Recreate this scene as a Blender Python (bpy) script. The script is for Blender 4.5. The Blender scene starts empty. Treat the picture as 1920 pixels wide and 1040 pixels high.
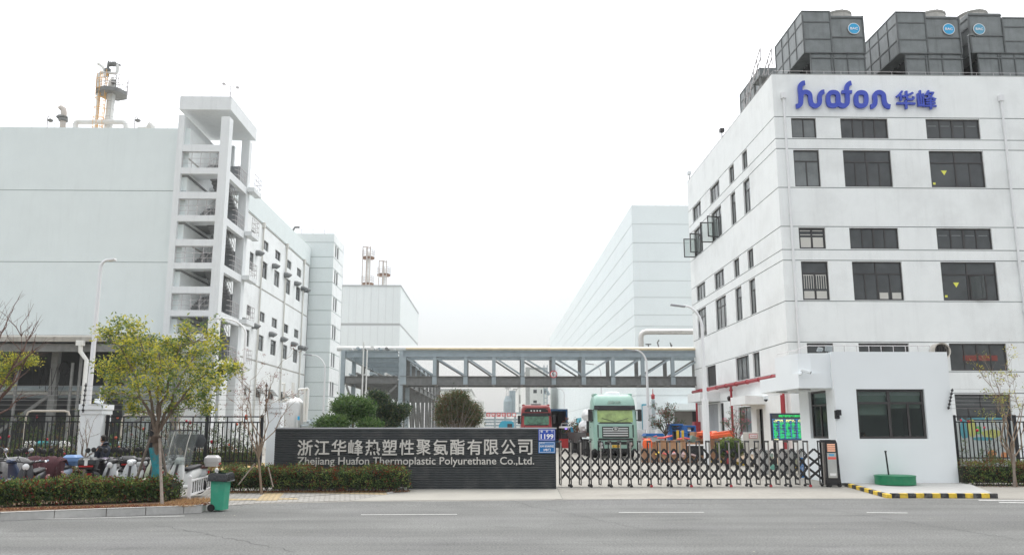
import bpy, math, random
from mathutils import Vector, Matrix
random.seed(7)
S = bpy.context.scene
COL = S.collection
# ---------------------------------------------------------------- camera
F = 1560.0
CAMZ = 1.95
PITCH = math.atan(286.0/F)
YAW = -math.atan(35*math.cos(PITCH)/F)
cd = bpy.data.cameras.new('camera'); cam = bpy.data.objects.new('camera', cd); COL.objects.link(cam)
cd.sensor_width = 36; cd.lens = F/1920*36; cd.clip_start = .1; cd.clip_end = 4000
RM = Matrix.Rotation(YAW, 3, 'Z') @ Matrix.Rotation(math.pi/2+PITCH, 3, 'X')
cam.location = (0, 0, CAMZ); cam.rotation_euler = RM.to_euler()
S.camera = cam
# ---------------------------------------------------------------- world: overcast sky
w = bpy.data.worlds.new('World'); S.world = w; w.use_nodes = True
nt = w.node_tree; nt.nodes.clear(); N = nt.nodes.new; L = nt.links.new
SUN_EL, SUN_AZ = 66, 15
sky = N('ShaderNodeTexSky'); sky.sky_type = 'NISHITA'; sky.sun_disc = False
sky.sun_elevation = math.radians(SUN_EL); sky.sun_rotation = math.radians(SUN_AZ); sky.dust_density = 5; sky.air_density = 1.0
bg1 = N('ShaderNodeBackground'); L(sky.outputs[0], bg1.inputs[0]); bg1.inputs[1].default_value = .05
tc = N('ShaderNodeTexCoord'); sp = N('ShaderNodeSeparateXYZ'); L(tc.outputs['Generated'], sp.inputs[0])
rp = N('ShaderNodeValToRGB'); L(sp.outputs[2], rp.inputs[0])      # cloud deck brightens towards the zenith
e = rp.color_ramp.elements
e[0].position = 0.0; e[0].color = (.93, .95, .95, 1); e[1].position = 1.0; e[1].color = (1, 1, 1, 1)
x = e.new(.12); x.color = (.94, .96, .96, 1); x = e.new(.35); x.color = (.97, .975, .975, 1)
nz = N('ShaderNodeTexNoise'); nz.inputs['Scale'].default_value = 1.6; nz.inputs['Detail'].default_value = 4
mpn = N('ShaderNodeMapping'); mpn.inputs['Scale'].default_value = (1, 1, 3); L(tc.outputs['Generated'], mpn.inputs[0]); L(mpn.outputs[0], nz.inputs[0])
mrn = N('ShaderNodeMapRange'); L(nz.outputs[0], mrn.inputs[0]); mrn.inputs[3].default_value = .965; mrn.inputs[4].default_value = 1.035
vm = N('ShaderNodeVectorMath'); vm.operation = 'SCALE'; L(rp.outputs[0], vm.inputs[0]); L(mrn.outputs[0], vm.inputs['Scale'])
bg2 = N('ShaderNodeBackground'); L(vm.outputs[0], bg2.inputs[0])
mz = N('ShaderNodeFloatCurve'); L(sp.outputs[2], mz.inputs[1]); cv = mz.mapping.curves[0]      # radiance / 3 against sin(elevation)
SKY = [(0, .62), (.08, .66), (.2, .80), (.45, 1.45), (.7, 2.0), (1, 2.35)]
cv.points[0].location = (0, SKY[0][1]/3); cv.points[1].location = (1, SKY[-1][1]/3)
for cx_, cy_ in SKY[1:-1]: cv.points.new(cx_, cy_/3)
mz.mapping.update(); m3 = N('ShaderNodeMath'); m3.operation = 'MULTIPLY'; m3.inputs[1].default_value = 3; L(mz.outputs[0], m3.inputs[0]); 
yz = N('ShaderNodeMath'); yz.operation = 'MULTIPLY'; L(sp.outputs[1], yz.inputs[0]); L(sp.outputs[2], yz.inputs[1])      # the cloud is thinner ahead, round the veiled sun
yk = N('ShaderNodeMath'); yk.operation = 'MULTIPLY_ADD'; L(yz.outputs[0], yk.inputs[0]); yk.inputs[1].default_value = .75; yk.inputs[2].default_value = 1.03
ym_ = N('ShaderNodeMath'); ym_.operation = 'MULTIPLY'; L(m3.outputs[0], ym_.inputs[0]); L(yk.outputs[0], ym_.inputs[1]); L(ym_.outputs[0], bg2.inputs[1])
ad = N('ShaderNodeAddShader'); L(bg1.outputs[0], ad.inputs[0]); L(bg2.outputs[0], ad.inputs[1])
ow = N('ShaderNodeOutputWorld'); L(ad.outputs[0], ow.inputs[0])
sd = bpy.data.lights.new('sun', 'SUN'); sd.energy = .9; sd.angle = math.radians(25); sd.color = (1, .97, .93)
so = bpy.data.objects.new('sun', sd); COL.objects.link(so)
a = math.radians(SUN_AZ); el = math.radians(SUN_EL)
sv = Vector((math.sin(a)*math.cos(el), math.cos(a)*math.cos(el), math.sin(el)))
so.rotation_euler = sv.to_track_quat('Z', 'Y').to_euler(); so.location = (0, -10, 60)
S.view_settings.view_transform = 'Standard'; S.view_settings.look = 'None'; S.view_settings.exposure = 0.0; S.view_settings.gamma = 1
S.cycles.max_bounces = 6; S.cycles.transparent_max_bounces = 12
# ---------------------------------------------------------------- pixel -> world helpers
O = Vector((0, 0, CAMZ))
def ray(px, py): return RM @ Vector(((px-960)/F, -(py-520)/F, -1))
def PY(px, py, y): d = ray(px, py); return O+d*(y/d.y)
def PX(px, py, x): d = ray(px, py); return O+d*(x/d.x)
def PZ(px, py, z): d = ray(px, py); return O+d*((z-CAMZ)/d.z)
BR = [(-60, -.2), (24.3, -.2), (29.3, 0), (47, .4), (2500, .4)]
def gz(y):
    for (a, za), (b, zb) in zip(BR, BR[1:]):
        if y <= b: return za+(zb-za)*(y-a)/(b-a) if y > a else za
    return .4
def G(px, py):
    d = ray(px, py); lo = 5.0
    for i in range(8000):
        y = 5+i*.05; p = O+d*(y/d.y)
        if p.z <= gz(y): return Vector((p.x, p.y, gz(y)))
    return p
def Zat(px, py, y): return PY(px, py, y).z
def Xat(px, py, y): return PY(px, py, y).x
def SC(y): return y/F          # metres per photo pixel, about
# ---------------------------------------------------------------- materials
MT = {}
def mat(name, col, rough=.7, metal=0., var=.0, scale=3., bump=0., bscale=40., streak=0., spec=.4, emit=0., dirt=None, dscale=.4, damt=.5):
    if name in MT: return MT[name]
    m = bpy.data.materials.new(name); m.use_nodes = True; n = m.node_tree; b = n.nodes['Principled BSDF']
    b.inputs['Roughness'].default_value = rough; b.inputs['Metallic'].default_value = metal
    b.inputs['Specular IOR Level'].default_value = spec
    c4 = (*col, 1); b.inputs['Base Color'].default_value = c4
    tcn = n.nodes.new('ShaderNodeTexCoord'); geo = n.nodes.new('ShaderNodeNewGeometry'); last = None
    def noise(s, det=5, vec=None, rgh=.6):
        q = n.nodes.new('ShaderNodeTexNoise'); q.inputs['Scale'].default_value = s; q.inputs['Detail'].default_value = det; q.inputs['Roughness'].default_value = rgh
        n.links.new(vec if vec else geo.outputs['Position'], q.inputs[0]); return q
    def mul(src, fac):
        v = n.nodes.new('ShaderNodeVectorMath'); v.operation = 'SCALE'
        if src is None: v.inputs[0].default_value = col
        else: n.links.new(src, v.inputs[0])
        n.links.new(fac, v.inputs['Scale']); return v.outputs[0]
    if var:
        q = noise(scale); r = n.nodes.new('ShaderNodeMapRange'); n.links.new(q.outputs[0], r.inputs[0])
        r.inputs[1].default_value = .3; r.inputs[2].default_value = .7; r.inputs[3].default_value = 1-var; r.inputs[4].default_value = 1+var*.6
        last = mul(last, r.outputs[0])
    if streak:
        mp = n.nodes.new('ShaderNodeMapping'); mp.inputs['Scale'].default_value = (2.2, 2.2, .16); n.links.new(geo.outputs['Position'], mp.inputs[0])
        q = noise(1.6, 7, mp.outputs[0], .7); r = n.nodes.new('ShaderNodeMapRange'); n.links.new(q.outputs[0], r.inputs[0])
        r.inputs[1].default_value = .5; r.inputs[2].default_value = .75; r.inputs[3].default_value = 1; r.inputs[4].default_value = 1-streak
        last = mul(last, r.outputs[0])
    if dirt:
        q = noise(dscale, 6); r = n.nodes.new('ShaderNodeMapRange'); n.links.new(q.outputs[0], r.inputs[0])
        r.inputs[1].default_value = .5; r.inputs[2].default_value = .68; r.inputs[3].default_value = 0; r.inputs[4].default_value = damt
        mx = n.nodes.new('ShaderNodeMix'); mx.data_type = 'RGBA'
        n.links.new(r.outputs[0], mx.inputs[0])
        if last is None: mx.inputs[6].default_value = c4
        else: n.links.new(last, mx.inputs[6])
        mx.inputs[7].default_value = (*dirt, 1); last = mx.outputs[2]
    if last: n.links.new(last, b.inputs['Base Color'])
    if bump:
        q = noise(bscale, 3); bp = n.nodes.new('ShaderNodeBump'); bp.inputs['Strength'].default_value = bump; bp.inputs['Distance'].default_value = .02
        n.links.new(q.outputs[0], bp.inputs['Height']); n.links.new(bp.outputs[0], b.inputs['Normal'])
    if emit:
        b.inputs['Emission Color'].default_value = c4; b.inputs['Emission Strength'].default_value = emit
    MT[name] = m; return m
def glassmat(name, tint, alpha):
    m = bpy.data.materials.new(name); m.use_nodes = True; n = m.node_tree; b = n.nodes['Principled BSDF']
    b.inputs['Base Color'].default_value = (*tint, 1); b.inputs['Roughness'].default_value = .04; b.inputs['Specular IOR Level'].default_value = .6
    t = n.nodes.new('ShaderNodeBsdfTransparent'); t.inputs[0].default_value = (.85, .9, .88, 1)
    x = n.nodes.new('ShaderNodeMixShader'); x.inputs[0].default_value = alpha
    n.links.new(t.outputs[0], x.inputs[1]); n.links.new(b.outputs[0], x.inputs[2]); n.links.new(x.outputs[0], n.nodes['Material Output'].inputs[0])
    MT[name] = m; return m
white = mat('white_render', (.83, .855, .85), .85, var=.03, scale=1.5, streak=.07, bump=.15, bscale=25, dirt=(.54, .55, .54), dscale=.35, damt=.30)
whiteb = mat('white_render_clean', (.775, .81, .825), .85, var=.02, scale=1, bump=.1)
pale = mat('pale_green_render', (.71, .77, .765), .85, var=.03, scale=.6, streak=.04, bump=.1)
paleb = mat('pale_blue_cladding', (.77, .83, .835), .7, var=.03, scale=.25, streak=.03)
wclad = mat('white_metal_cladding', (.74, .775, .77), .6, var=.02, scale=.5, streak=.05)
groove = mat('joint_line', (.28, .31, .31), .9)
grey = mat('grey_concrete', (.40, .41, .40), .9, var=.15, scale=2, streak=.2)
glass = mat('dark_window_glass', (.060, .066, .068), .10, var=.35, scale=.9, spec=.55)
glassl = mat('light_window_glass', (.17, .185, .185), .10, var=.3, scale=.9, spec=.55)
frame = mat('brown_black_frame', (.045, .042, .042), .45)
interior = mat('dark_interior', (.035, .037, .037), .9)
steelb = mat('bluish_painted_steel', (.34, .40, .43), .55, var=.12, scale=2, streak=.1)
steelg = mat('dark_galvanised_steel', (.20, .205, .20), .6, var=.2, scale=3, streak=.2)
galv = mat('galvanised_sheet', (.19, .207, .207), .45, metal=.35, var=.22, scale=1.3, streak=.3, bump=.05)
galvd = mat('galvanised_trim', (.12, .13, .13), .5, metal=.3, var=.2)
gatesteel = mat('gate_steel', (.33, .31, .29), .35, metal=.6, var=.15)
alu = mat('brushed_steel', (.55, .56, .55), .3, metal=.85, var=.1)
pipew = mat('white_pipe', (.72, .73, .71), .5, var=.08, scale=3, dirt=(.45, .40, .33), dscale=1.5, damt=.3)
black = mat('black_paint', (.014, .015, .018), .45, var=.1)
blackp = mat('black_plastic', (.02, .02, .022), .4)
rubber = mat('tyre_rubber', (.018, .018, .018), .85)
redp = mat('red_pipe_paint', (.36, .035, .045), .5, var=.1)
cream = mat('cream_pipe', (.66, .57, .40), .6, var=.15, scale=2)
railm = mat('rail_steel', (.50, .48, .48), .5)
orange = mat('orange_plastic', (.75, .13, .045), .5, var=.1)
yellow = mat('yellow_paint', (.72, .50, .05), .6, var=.2, scale=6, dirt=(.1, .09, .07), dscale=5, damt=.7)
kerbblack = mat('black_kerb_paint', (.03, .03, .032), .7, var=.3, scale=6, dirt=(.2, .2, .18), dscale=5, damt=.6)
rust = mat('rusty_steel', (.20, .12, .08), .9, var=.3, scale=4)
blue = mat('machine_blue', (.015, .13, .42), .5, var=.1)
# ---------------------------------------------------------------- mesh builder
class MB:
    def __init__(s): s.v = []; s.f = []; s.m = []
    def add(s, vs, fs, m=0):
        o = len(s.v); s.v += [tuple(v) for v in vs]; s.f += [tuple(i+o for i in f) for f in fs]; s.m += [m]*len(fs); return s
    def box(s, x0, x1, y0, y1, z0, z1, m=0):
        return s.add([(x, y, z) for z in (z0, z1) for x, y in ((x0, y0), (x1, y0), (x1, y1), (x0, y1))],
              [(0, 3, 2, 1), (4, 5, 6, 7), (0, 1, 5, 4), (1, 2, 6, 5), (2, 3, 7, 6), (3, 0, 4, 7)], m)
    def obox(s, c, size, rz=0, m=0, rx=0, ry=0):
        R = Matrix.Rotation(rz, 3, 'Z') @ Matrix.Rotation(ry, 3, 'Y') @ Matrix.Rotation(rx, 3, 'X'); c = Vector(c)
        h = [q/2 for q in size]
        vs = [c+R @ Vector((x*h[0], y*h[1], z*h[2])) for z in (-1, 1) for x, y in ((-1, -1), (1, -1), (1, 1), (-1, 1))]
        return s.add(vs, [(0, 3, 2, 1), (4, 5, 6, 7), (0, 1, 5, 4), (1, 2, 6, 5), (2, 3, 7, 6), (3, 0, 4, 7)], m)
    def bar(s, a, b, wd, ht, m=0):     # rectangular bar between two points
        a = Vector(a); b = Vector(b); d = (b-a).normalized()
        up = Vector((0, 0, 1)) if abs(d.z) < .95 else Vector((0, 1, 0))
        sx = d.cross(up).normalized()*wd/2; uz = sx.cross(d).normalized()*ht/2
        vs = [p+q for p in (a, b) for q in (-sx-uz, sx-uz, sx+uz, -sx+uz)]
        return s.add(vs, [(0, 1, 2, 3), (7, 6, 5, 4), (0, 4, 5, 1), (1, 5, 6, 2), (2, 6, 7, 3), (3, 7, 4, 0)], m)
    def path(s, pts, r, n=8, m=0, cap=True):
        pts = [Vector(p) for p in pts]; k = len(pts)
        rs = list(r) if isinstance(r, (list, tuple)) else [r]*k
        vs = []; px = None
        for i, p in enumerate(pts):
            d = (pts[min(i+1, k-1)]-pts[max(i-1, 0)])
            if d.length < 1e-9: d = Vector((0, 0, 1))
            d.normalize()
            if px is None:
                ref = Vector((0, 0, 1)) if abs(d.z) < .9 else Vector((1, 0, 0)); px = ref.cross(d).normalized()
            else:
                px = (px-d*px.dot(d));
                if px.length < 1e-6: px = Vector((1, 0, 0)).cross(d)
                px.normalize()
            py = d.cross(px)
            for j in range(n):
                t = 2*math.pi*j/n; vs.append(p+(px*math.cos(t)+py*math.sin(t))*rs[i])
        fs = [(i*n+j, i*n+(j+1) % n, (i+1)*n+(j+1) % n, (i+1)*n+j) for i in range(k-1) for j in range(n)]
        if cap: fs += [tuple(range(n))[::-1], tuple(range((k-1)*n, k*n))]
        return s.add(vs, fs, m)
    def tube(s, a, b, r, r2=None, n=8, m=0): return s.path([a, b], [r, r if r2 is None else r2], n, m)
    def lathe(s, prof, c, n=16, m=0, axis='z'):
        vs = []
        for r, z in prof:
            for j in range(n):
                t = 2*math.pi*j/n; u, v = r*math.cos(t), r*math.sin(t)
                q = {'z': (u, v, z), 'x': (z, u, v), 'y': (u, z, v)}[axis]; vs.append((c[0]+q[0], c[1]+q[1], c[2]+q[2]))
        k = len(prof)
        fs = [(i*n+j, i*n+(j+1) % n, (i+1)*n+(j+1) % n, (i+1)*n+j) for i in range(k-1) for j in range(n)]
        fs += [tuple(range(n))[::-1], tuple(range((k-1)*n, k*n))]
        return s.add(vs, fs, m)
    def prism(s, poly, a, b, axis='y', m=0):
        def q(p, t): return {'y': (p[0], t, p[1]), 'z': (p[0], p[1], t), 'x': (t, p[0], p[1])}[axis]
        n = len(poly); vs = [q(p, a) for p in poly]+[q(p, b) for p in poly]
        return s.add(vs, [tuple(range(n)), tuple(range(n, 2*n))[::-1]]+[(i, (i+1) % n, n+(i+1) % n, n+i) for i in range(n)], m)
    def rings(s, rs, m=0, cap=True):
        n = len(rs[0]); vs = [p for r in rs for p in r]; k = len(rs)
        fs = [(i*n+j, i*n+(j+1) % n, (i+1)*n+(j+1) % n, (i+1)*n+j) for i in range(k-1) for j in range(n)]
        if cap: fs += [tuple(range(n))[::-1], tuple(range((k-1)*n, k*n))]
        return s.add(vs, fs, m)
    def build(s, name, mats, parent=None, smooth=False, bevel=0, world=False):
        me = bpy.data.meshes.new(name)
        v = s.v
        if world and parent is not None:
            o = Vector((0, 0, 0)); q = parent
            while q: o += q.location; q = q.parent
            v = [(a-o.x, b-o.y, c-o.z) for a, b, c in v]
        me.from_pydata(v, [], s.f)
        mats = mats if isinstance(mats, (list, tuple)) else [mats]
        for k in mats: me.materials.append(k)
        if len(mats) > 1: me.polygons.foreach_set('material_index', s.m)
        if smooth:
            me.polygons.foreach_set('use_smooth', [True]*len(me.polygons))
            me.update()
            try: me.set_sharp_from_angle(angle=math.radians(40))
            except Exception: pass
        me.update()
        ob = bpy.data.objects.new(name, me); COL.objects.link(ob); ob.parent = parent
        if bevel:
            bm = ob.modifiers.new('bevel', 'BEVEL'); bm.width = bevel; bm.segments = 2; bm.limit_method = 'ANGLE'; bm.angle_limit = math.radians(35)
        return ob
def thing(name, label, cat, loc=(0, 0, 0), rz=0, group=None):
    o = bpy.data.objects.new(name, None); COL.objects.link(o); o.location = loc; o.rotation_euler = (0, 0, rz); o.empty_display_size = .3
    o['label'] = label; o['category'] = cat
    if group: o['group'] = group
    return o
def tag(o, label, cat, group=None, kind=None):
    o['label'] = label; o['category'] = cat
    if group: o['group'] = group
    if kind: o['kind'] = kind
    return o
def struct(o, label=None):
    o['kind'] = 'structure'
    if label: o['label'] = label; 
    return o
def copytree(o, parent=None):
    c = o.copy(); COL.objects.link(c); c.parent = parent
    for ch in list(o.children): copytree(ch, c)
    return c
def rr(x0, x1, y0, y1, r, z, n=4):
    pts = []
    for cx, cy, a0 in ((x1-r, y1-r, 0), (x0+r, y1-r, 90), (x0+r, y0+r, 180), (x1-r, y0+r, 270)):
        for i in range(n+1):
            t = math.radians(a0+90*i/n); pts.append((cx+r*math.cos(t), cy+r*math.sin(t), z))
    return pts
def textmesh(name, body, mats, parent, x0, x1, z0, z1, y, ext=.02, face='y', off=0., res=3, spacing=1., keep=False, align='LEFT'):
    """lettering standing in the plane y (facing the road), stretched to the box x0..x1, z0..z1"""
    c = bpy.data.curves.new('t', 'FONT'); c.body = body; c.extrude = .5; c.resolution_u = res; c.offset = off; c.space_character = spacing; c.align_x = align
    o = bpy.data.objects.new('t', c); COL.objects.link(o)
    dg = bpy.context.evaluated_depsgraph_get(); dg.update()
    me = bpy.data.meshes.new_from_object(o.evaluated_get(dg)); bpy.data.objects.remove(o)
    xs = [v.co.x for v in me.vertices]; ys = [v.co.y for v in me.vertices]
    ax, bx, ay, by = min(xs), max(xs), min(ys), max(ys)
    of = Vector((0, 0, 0)); q = parent
    while q: of += q.location; q = q.parent
    for v in me.vertices:
        u = (v.co.x-ax)/(bx-ax); t = (v.co.y-ay)/(by-ay); d = v.co.z
        if face == 'y': p = (x0+u*(x1-x0), y-ext*(d+.5), z0+t*(z1-z0))
        else: p = (y-ext*(d+.5) if face == 'x' else y+ext*(d+.5), x0+u*(x1-x0), z0+t*(z1-z0))
        v.co = Vector(p)-of
    me.materials.clear(); me.materials.append(mats); me.name = name
    ob = bpy.data.objects.new(name, me); COL.objects.link(ob); ob.parent = parent
    return ob
# ---------------------------------------------------------------- facades with real openings
def facade(mb, ax, pos, u0, u1, z0, z1, holes=(), depth=.18, inw=1, grooves=(), gw=.045, m=0, gm=1, rm=0):
    """wall skin in the plane ax=pos; inw is the direction of the inside"""
    def pt(u, z, d): return (u, pos+inw*d, z) if ax == 'y' else (pos+inw*d, u, z)
    us = sorted(set([u0, u1]+[h[0] for h in holes]+[h[1] for h in holes])); us = [u for u in us if u0 <= u <= u1]
    gb = [(g-gw/2, g+gw/2) for g in grooves]
    # nudge opening edges that would cut a joint into slivers
    zs = sorted(set([z0, z1]+[h[2] for h in holes]+[h[3] for h in holes]+[q for g in gb for q in g])); zs = [z for z in zs if z0 <= z <= z1]
    for i in range(len(us)-1):
        for j in range(len(zs)-1):
            a, b, c, d = us[i], us[i+1], zs[j], zs[j+1]; um = (a+b)/2; zm = (c+d)/2
            if any(h[0] < um < h[1] and h[2] < zm < h[3] for h in holes): continue
            ing = any(g[0] < zm < g[1] for g in gb)
            if ing:
                k = .03
                mb.add([pt(a, c, k), pt(b, c, k), pt(b, d, k), pt(a, d, k)], [(0, 1, 2, 3)], gm)
            else: mb.add([pt(a, c, 0), pt(b, c, 0), pt(b, d, 0), pt(a, d, 0)], [(0, 1, 2, 3)], m)
    for g in gb:
        for z in g: mb.add([pt(u0, z, 0), pt(u1, z, 0), pt(u1, z, .03), pt(u0, z, .03)], [(0, 1, 2, 3)], gm)
    for a, b, c, d in holes:
        mb.add([pt(a, c, 0), pt(b, c, 0), pt(b, d, 0), pt(a, d, 0), pt(a, c, depth), pt(b, c, depth), pt(b, d, depth), pt(a, d, depth)],
               [(0, 1, 5, 4), (1, 2, 6, 5), (2, 3, 7, 6), (3, 0, 4, 7)], rm)
def window(parent, ax, pos, a, b, c, d, kind='strip4', inw=1, dep=.15, fm=None, gm=None, fw=.07, name='window', label=None):
    """window filling the opening a..b, c..d of the wall plane; glass pane as its sub-part"""
    fm = fm or frame; gm = gm or glass
    f = MB()
    def bx(u0, u1, z0, z1, d0, d1, mb=f, m=0):
        p0, p1 = sorted((pos+inw*d0, pos+inw*d1))
        if ax == 'y': mb.box(u0, u1, p0, p1, z0, z1, m)
        else: mb.box(p0, p1, u0, u1, z0, z1, m)
    d0, d1 = dep-.05, dep+.02
    bx(a, b, d-fw, d, d0, d1); bx(a, b, c, c+fw, d0, d1); bx(a, a+fw, c+fw, d-fw, d0, d1); bx(b-fw, b, c+fw, d-fw, d0, d1)
    W = b-a; H = d-c; k = fw*.45
    def vb(t, z0, z1, kk=k): u = a+W*t; bx(u-kk, u+kk, z0, z1, d0+.01, d1)
    def hb(t, u0=a+fw, u1=b-fw): z = c+H*t; bx(u0, u1, z-k, z+k, d0+.005, d1+.005)
    lo, hi = c+fw, d-fw
    if kind == 'strip4':
        for t in (.27, .5, .73): vb(t, lo, hi, k if t != .5 else k*1.5)
    elif kind == 'tall4':
        hb(.69); vb(.48, c+H*.69, hi); [vb(t, lo, c+H*.69, k if t != .5 else k*1.5) for t in (.25, .5, .75)]
    elif kind == 'tall3':
        hb(.68); vb(.48, lo, hi, k*1.4); vb(.74, lo, c+H*.68)
    elif kind == 'tall2':
        hb(.7); vb(.5, lo, c+H*.7)
    elif kind == 'two': vb(.5, lo, hi)
    elif kind == 'three': vb(.33, lo, hi); vb(.67, lo, hi)
    elif kind == 'tall3e': hb(.72); vb(.33, lo, hi); vb(.67, lo, hi)
    elif kind == 'guard':
        hb(.72); vb(.485, lo, hi, k*1.3); vb(.76, lo, c+H*.72)
    o = f.build(name, [fm], parent, world=True)
    if label: o['label'] = label
    g = MB()
    if kind == 'louvre':
        nl = max(5, int(H/.14))
        for i in range(nl):
            z = lo+(hi-lo)*i/nl; bx(a+fw, b-fw, z, z+.05, dep-.02, dep+.03, g)
        bx(a+fw, b-fw, lo, hi, dep+.05, dep+.06, g)
        g.build('louvre_slats', [mat('louvre_grey', (.10, .10, .10), .6)], o, world=True)
    else:
        bx(a+fw, b-fw, lo, hi, dep-.01, dep-.004, g); g.build('pane', [gm], o, world=True)
    return o
# ================================================================ GROUND
def clip(poly, a, b, ax=1):
    def cut(P, k, sgn):
        out = []
        for i in range(len(P)):
            p, q = P[i], P[(i+1) % len(P)]; ip = sgn*(p[ax]-k) >= 0; iq = sgn*(q[ax]-k) >= 0
            if ip: out.append(p)
            if ip != iq:
                t = (k-p[ax])/(q[ax]-p[ax]); out.append((p[0]+(q[0]-p[0])*t, p[1]+(q[1]-p[1])*t))
        return out
    P = cut(poly, a, 1); return cut(P, b, -1) if len(P) > 2 else []
def sheet(name, poly, off, mats, label=None):
    m = MB()
    for (a, _), (b, _) in zip(BR, BR[1:]):
        P = clip(poly, a, b)
        if len(P) > 2: m.add([(x, y, gz(y)+off) for x, y in P], [tuple(range(len(P)))])
    o = m.build(name, mats); struct(o, label); return o
yard = mat('yard_concrete', (.31, .297, .265), .9, var=.10, scale=.5, bump=.2, bscale=30, dirt=(.28, .27, .245), dscale=.25, damt=.5)
asph = mat('asphalt', (.150, .153, .147), .92, var=.16, scale=.35, bump=.5, bscale=60, dirt=(.145, .145, .146), dscale=.22, damt=.5)
# fine aggregate speckle in the asphalt
def speckle(m, sc=45, lo=.72, hi=1.28):
    n = m.node_tree; b = n.nodes['Principled BSDF']; src = b.inputs['Base Color'].links[0].from_socket
    q = n.nodes.new('ShaderNodeTexNoise'); q.inputs['Scale'].default_value = sc; q.inputs['Detail'].default_value = 2
    g = n.nodes.new('ShaderNodeNewGeometry'); n.links.new(g.outputs['Position'], q.inputs[0])
    r = n.nodes.new('ShaderNodeMapRange'); n.links.new(q.outputs[0], r.inputs[0]); r.inputs[1].default_value = .3; r.inputs[2].default_value = .7
    r.inputs[3].default_value = lo; r.inputs[4].default_value = hi
    v = n.nodes.new('ShaderNodeVectorMath'); v.operation = 'SCALE'; n.links.new(src, v.inputs[0]); n.links.new(r.outputs[0], v.inputs['Scale'])
    n.links.new(v.outputs[0], b.inputs['Base Color'])
speckle(asph, 26, .62, 1.36)
def tracks(m, sc, lo, hi, vs=(.04, .55, 1), a=.42, b_=.62):
    n = m.node_tree; b = n.nodes['Principled BSDF']; src = b.inputs['Base Color'].links[0].from_socket
    g = n.nodes.new('ShaderNodeNewGeometry'); mp = n.nodes.new('ShaderNodeMapping'); mp.inputs['Scale'].default_value = vs; n.links.new(g.outputs['Position'], mp.inputs[0])
    q = n.nodes.new('ShaderNodeTexNoise'); q.inputs['Scale'].default_value = sc; q.inputs['Detail'].default_value = 5; n.links.new(mp.outputs[0], q.inputs[0])
    r = n.nodes.new('ShaderNodeMapRange'); n.links.new(q.outputs[0], r.inputs[0]); r.inputs[1].default_value = a; r.inputs[2].default_value = b_; r.inputs[3].default_value = lo; r.inputs[4].default_value = hi
    v = n.nodes.new('ShaderNodeVectorMath'); v.operation = 'SCALE'; n.links.new(src, v.inputs[0]); n.links.new(r.outputs[0], v.inputs['Scale']); n.links.new(v.outputs[0], b.inputs['Base Color'])
tracks(asph, 1.6, .84, 1.07); tracks(asph, .9, 1.0, .82, (.5, 1.4, 1), .60, .72); tracks(yard, .8, 1.0, .86, (.6, .9, 1), .52, .7); speckle(yard, 8, .95, 1.05)
m = MB(); ys = [-60]+[b for b, _ in BR[1:]]
for a, b in zip(ys, ys[1:]): m.add([(-1500, a, gz(a)), (1500, a, gz(a)), (1500, b, gz(b)), (-1500, b, gz(b))], [(0, 1, 2, 3)])
struct(m.build('ground', [yard]))
def gp(px, py, z=None):
    p = G(px, py) if z is None else PZ(px, py, z); return (p.x, p.y)
sheet('road', [(-80, -50), (80, -50), (80, 25.9), gp(1920, 936), gp(1600, 934.5), gp(1280, 934.5), gp(1042, 937), gp(850, 939), gp(661, 939.5), gp(480, 944.5), gp(385, 950), (-10.5, 24.2), (-80, 24.2)], .004, [asph])
apron = mat('apron_concrete', (.335, .325, .29), .9, var=.08, scale=.8, bump=.15, dirt=(.30, .29, .265), dscale=.6, damt=.45)
sheet('apron', [gp(655, 939), gp(1055, 936), gp(1043, 912), gp(770, 915)], .008, [apron])
jm = mat('concrete_joint', (.22, .22, .2), .95)
def strip(name, a, b, wd, off, mt, label=None):
    a = Vector(a); b = Vector(b); d = (b-a).normalized(); n = Vector((-d.y, d.x))*wd/2
    return sheet(name, [tuple(a-n), tuple(b-n), tuple(b+n), tuple(a+n)], off, [mt], label)
strip('pavement_joint', gp(1055, 936), gp(1043, 912), .03, .012, jm)
strip('pavement_joint', gp(1042, 935.5), gp(1920, 934), .05, .012, jm)
strip('pavement_joint', gp(1062, 916), gp(1580, 915), .035, .012, jm)
rw = mat('road_paint', (.60, .60, .58), .8, var=.2, scale=8)
for i, (a, b, l) in enumerate([((677, 964.5), (857, 964), 'faint thin white dash on the road before the dark sign wall'), ((1160, 960.5), (1320, 960), 'thin white dash on the road before the gate'),
             ((1625, 960.5), (1702, 961.5), 'short white dash on the road before the striped kerb'), ((0, 974.8), (346, 967), 'long white edge line along the left kerb'),
             ((1835, 937.5), (1990, 939), 'white road line, upper of the two at the right edge'), ((1873, 941.5), (1990, 943.5), 'white road line, lower of the two at the right edge')]):
    strip('road_marking', gp(*a), gp(*b), .14 if i > 3 else .09, .008, rw, l)
cm_r = mat('tar_crack', (.06, .06, .06), .8); rc = random.Random(12)
for (p0, p1, l) in (((960, 938), (1250, 1000), 'dark wandering crack crossing the road before the gate'), ((300, 985), (560, 1035), 'dark crack in the road at the lower left'), ((1500, 945), (1900, 1010), 'dark crack in the road at the lower right')):
    a = Vector(gp(*p0)); b = Vector(gp(*p1)); n_ = 26; P = [a.lerp(b, i/n_)+Vector((rc.gauss(0, .05), rc.gauss(0, .05))) for i in range(n_+1)]; m = MB()
    for i in range(n_):
        d = (P[i+1]-P[i]).normalized(); s_ = Vector((-d.y, d.x))*rc.uniform(.004, .010); z_ = max(gz(P[i].y), gz(P[i+1].y))+.0075; k = 1
        m.add([(*(P[i]-s_), z_), (*(P[i+1]-s_), z_), (*(P[i+1]+s_), z_), (*(P[i]+s_), z_)], [(0, 1, 2, 3)])
    struct(m.build('road_crack', [cm_r]), l)
m = MB(); rc = random.Random(3)
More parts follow.
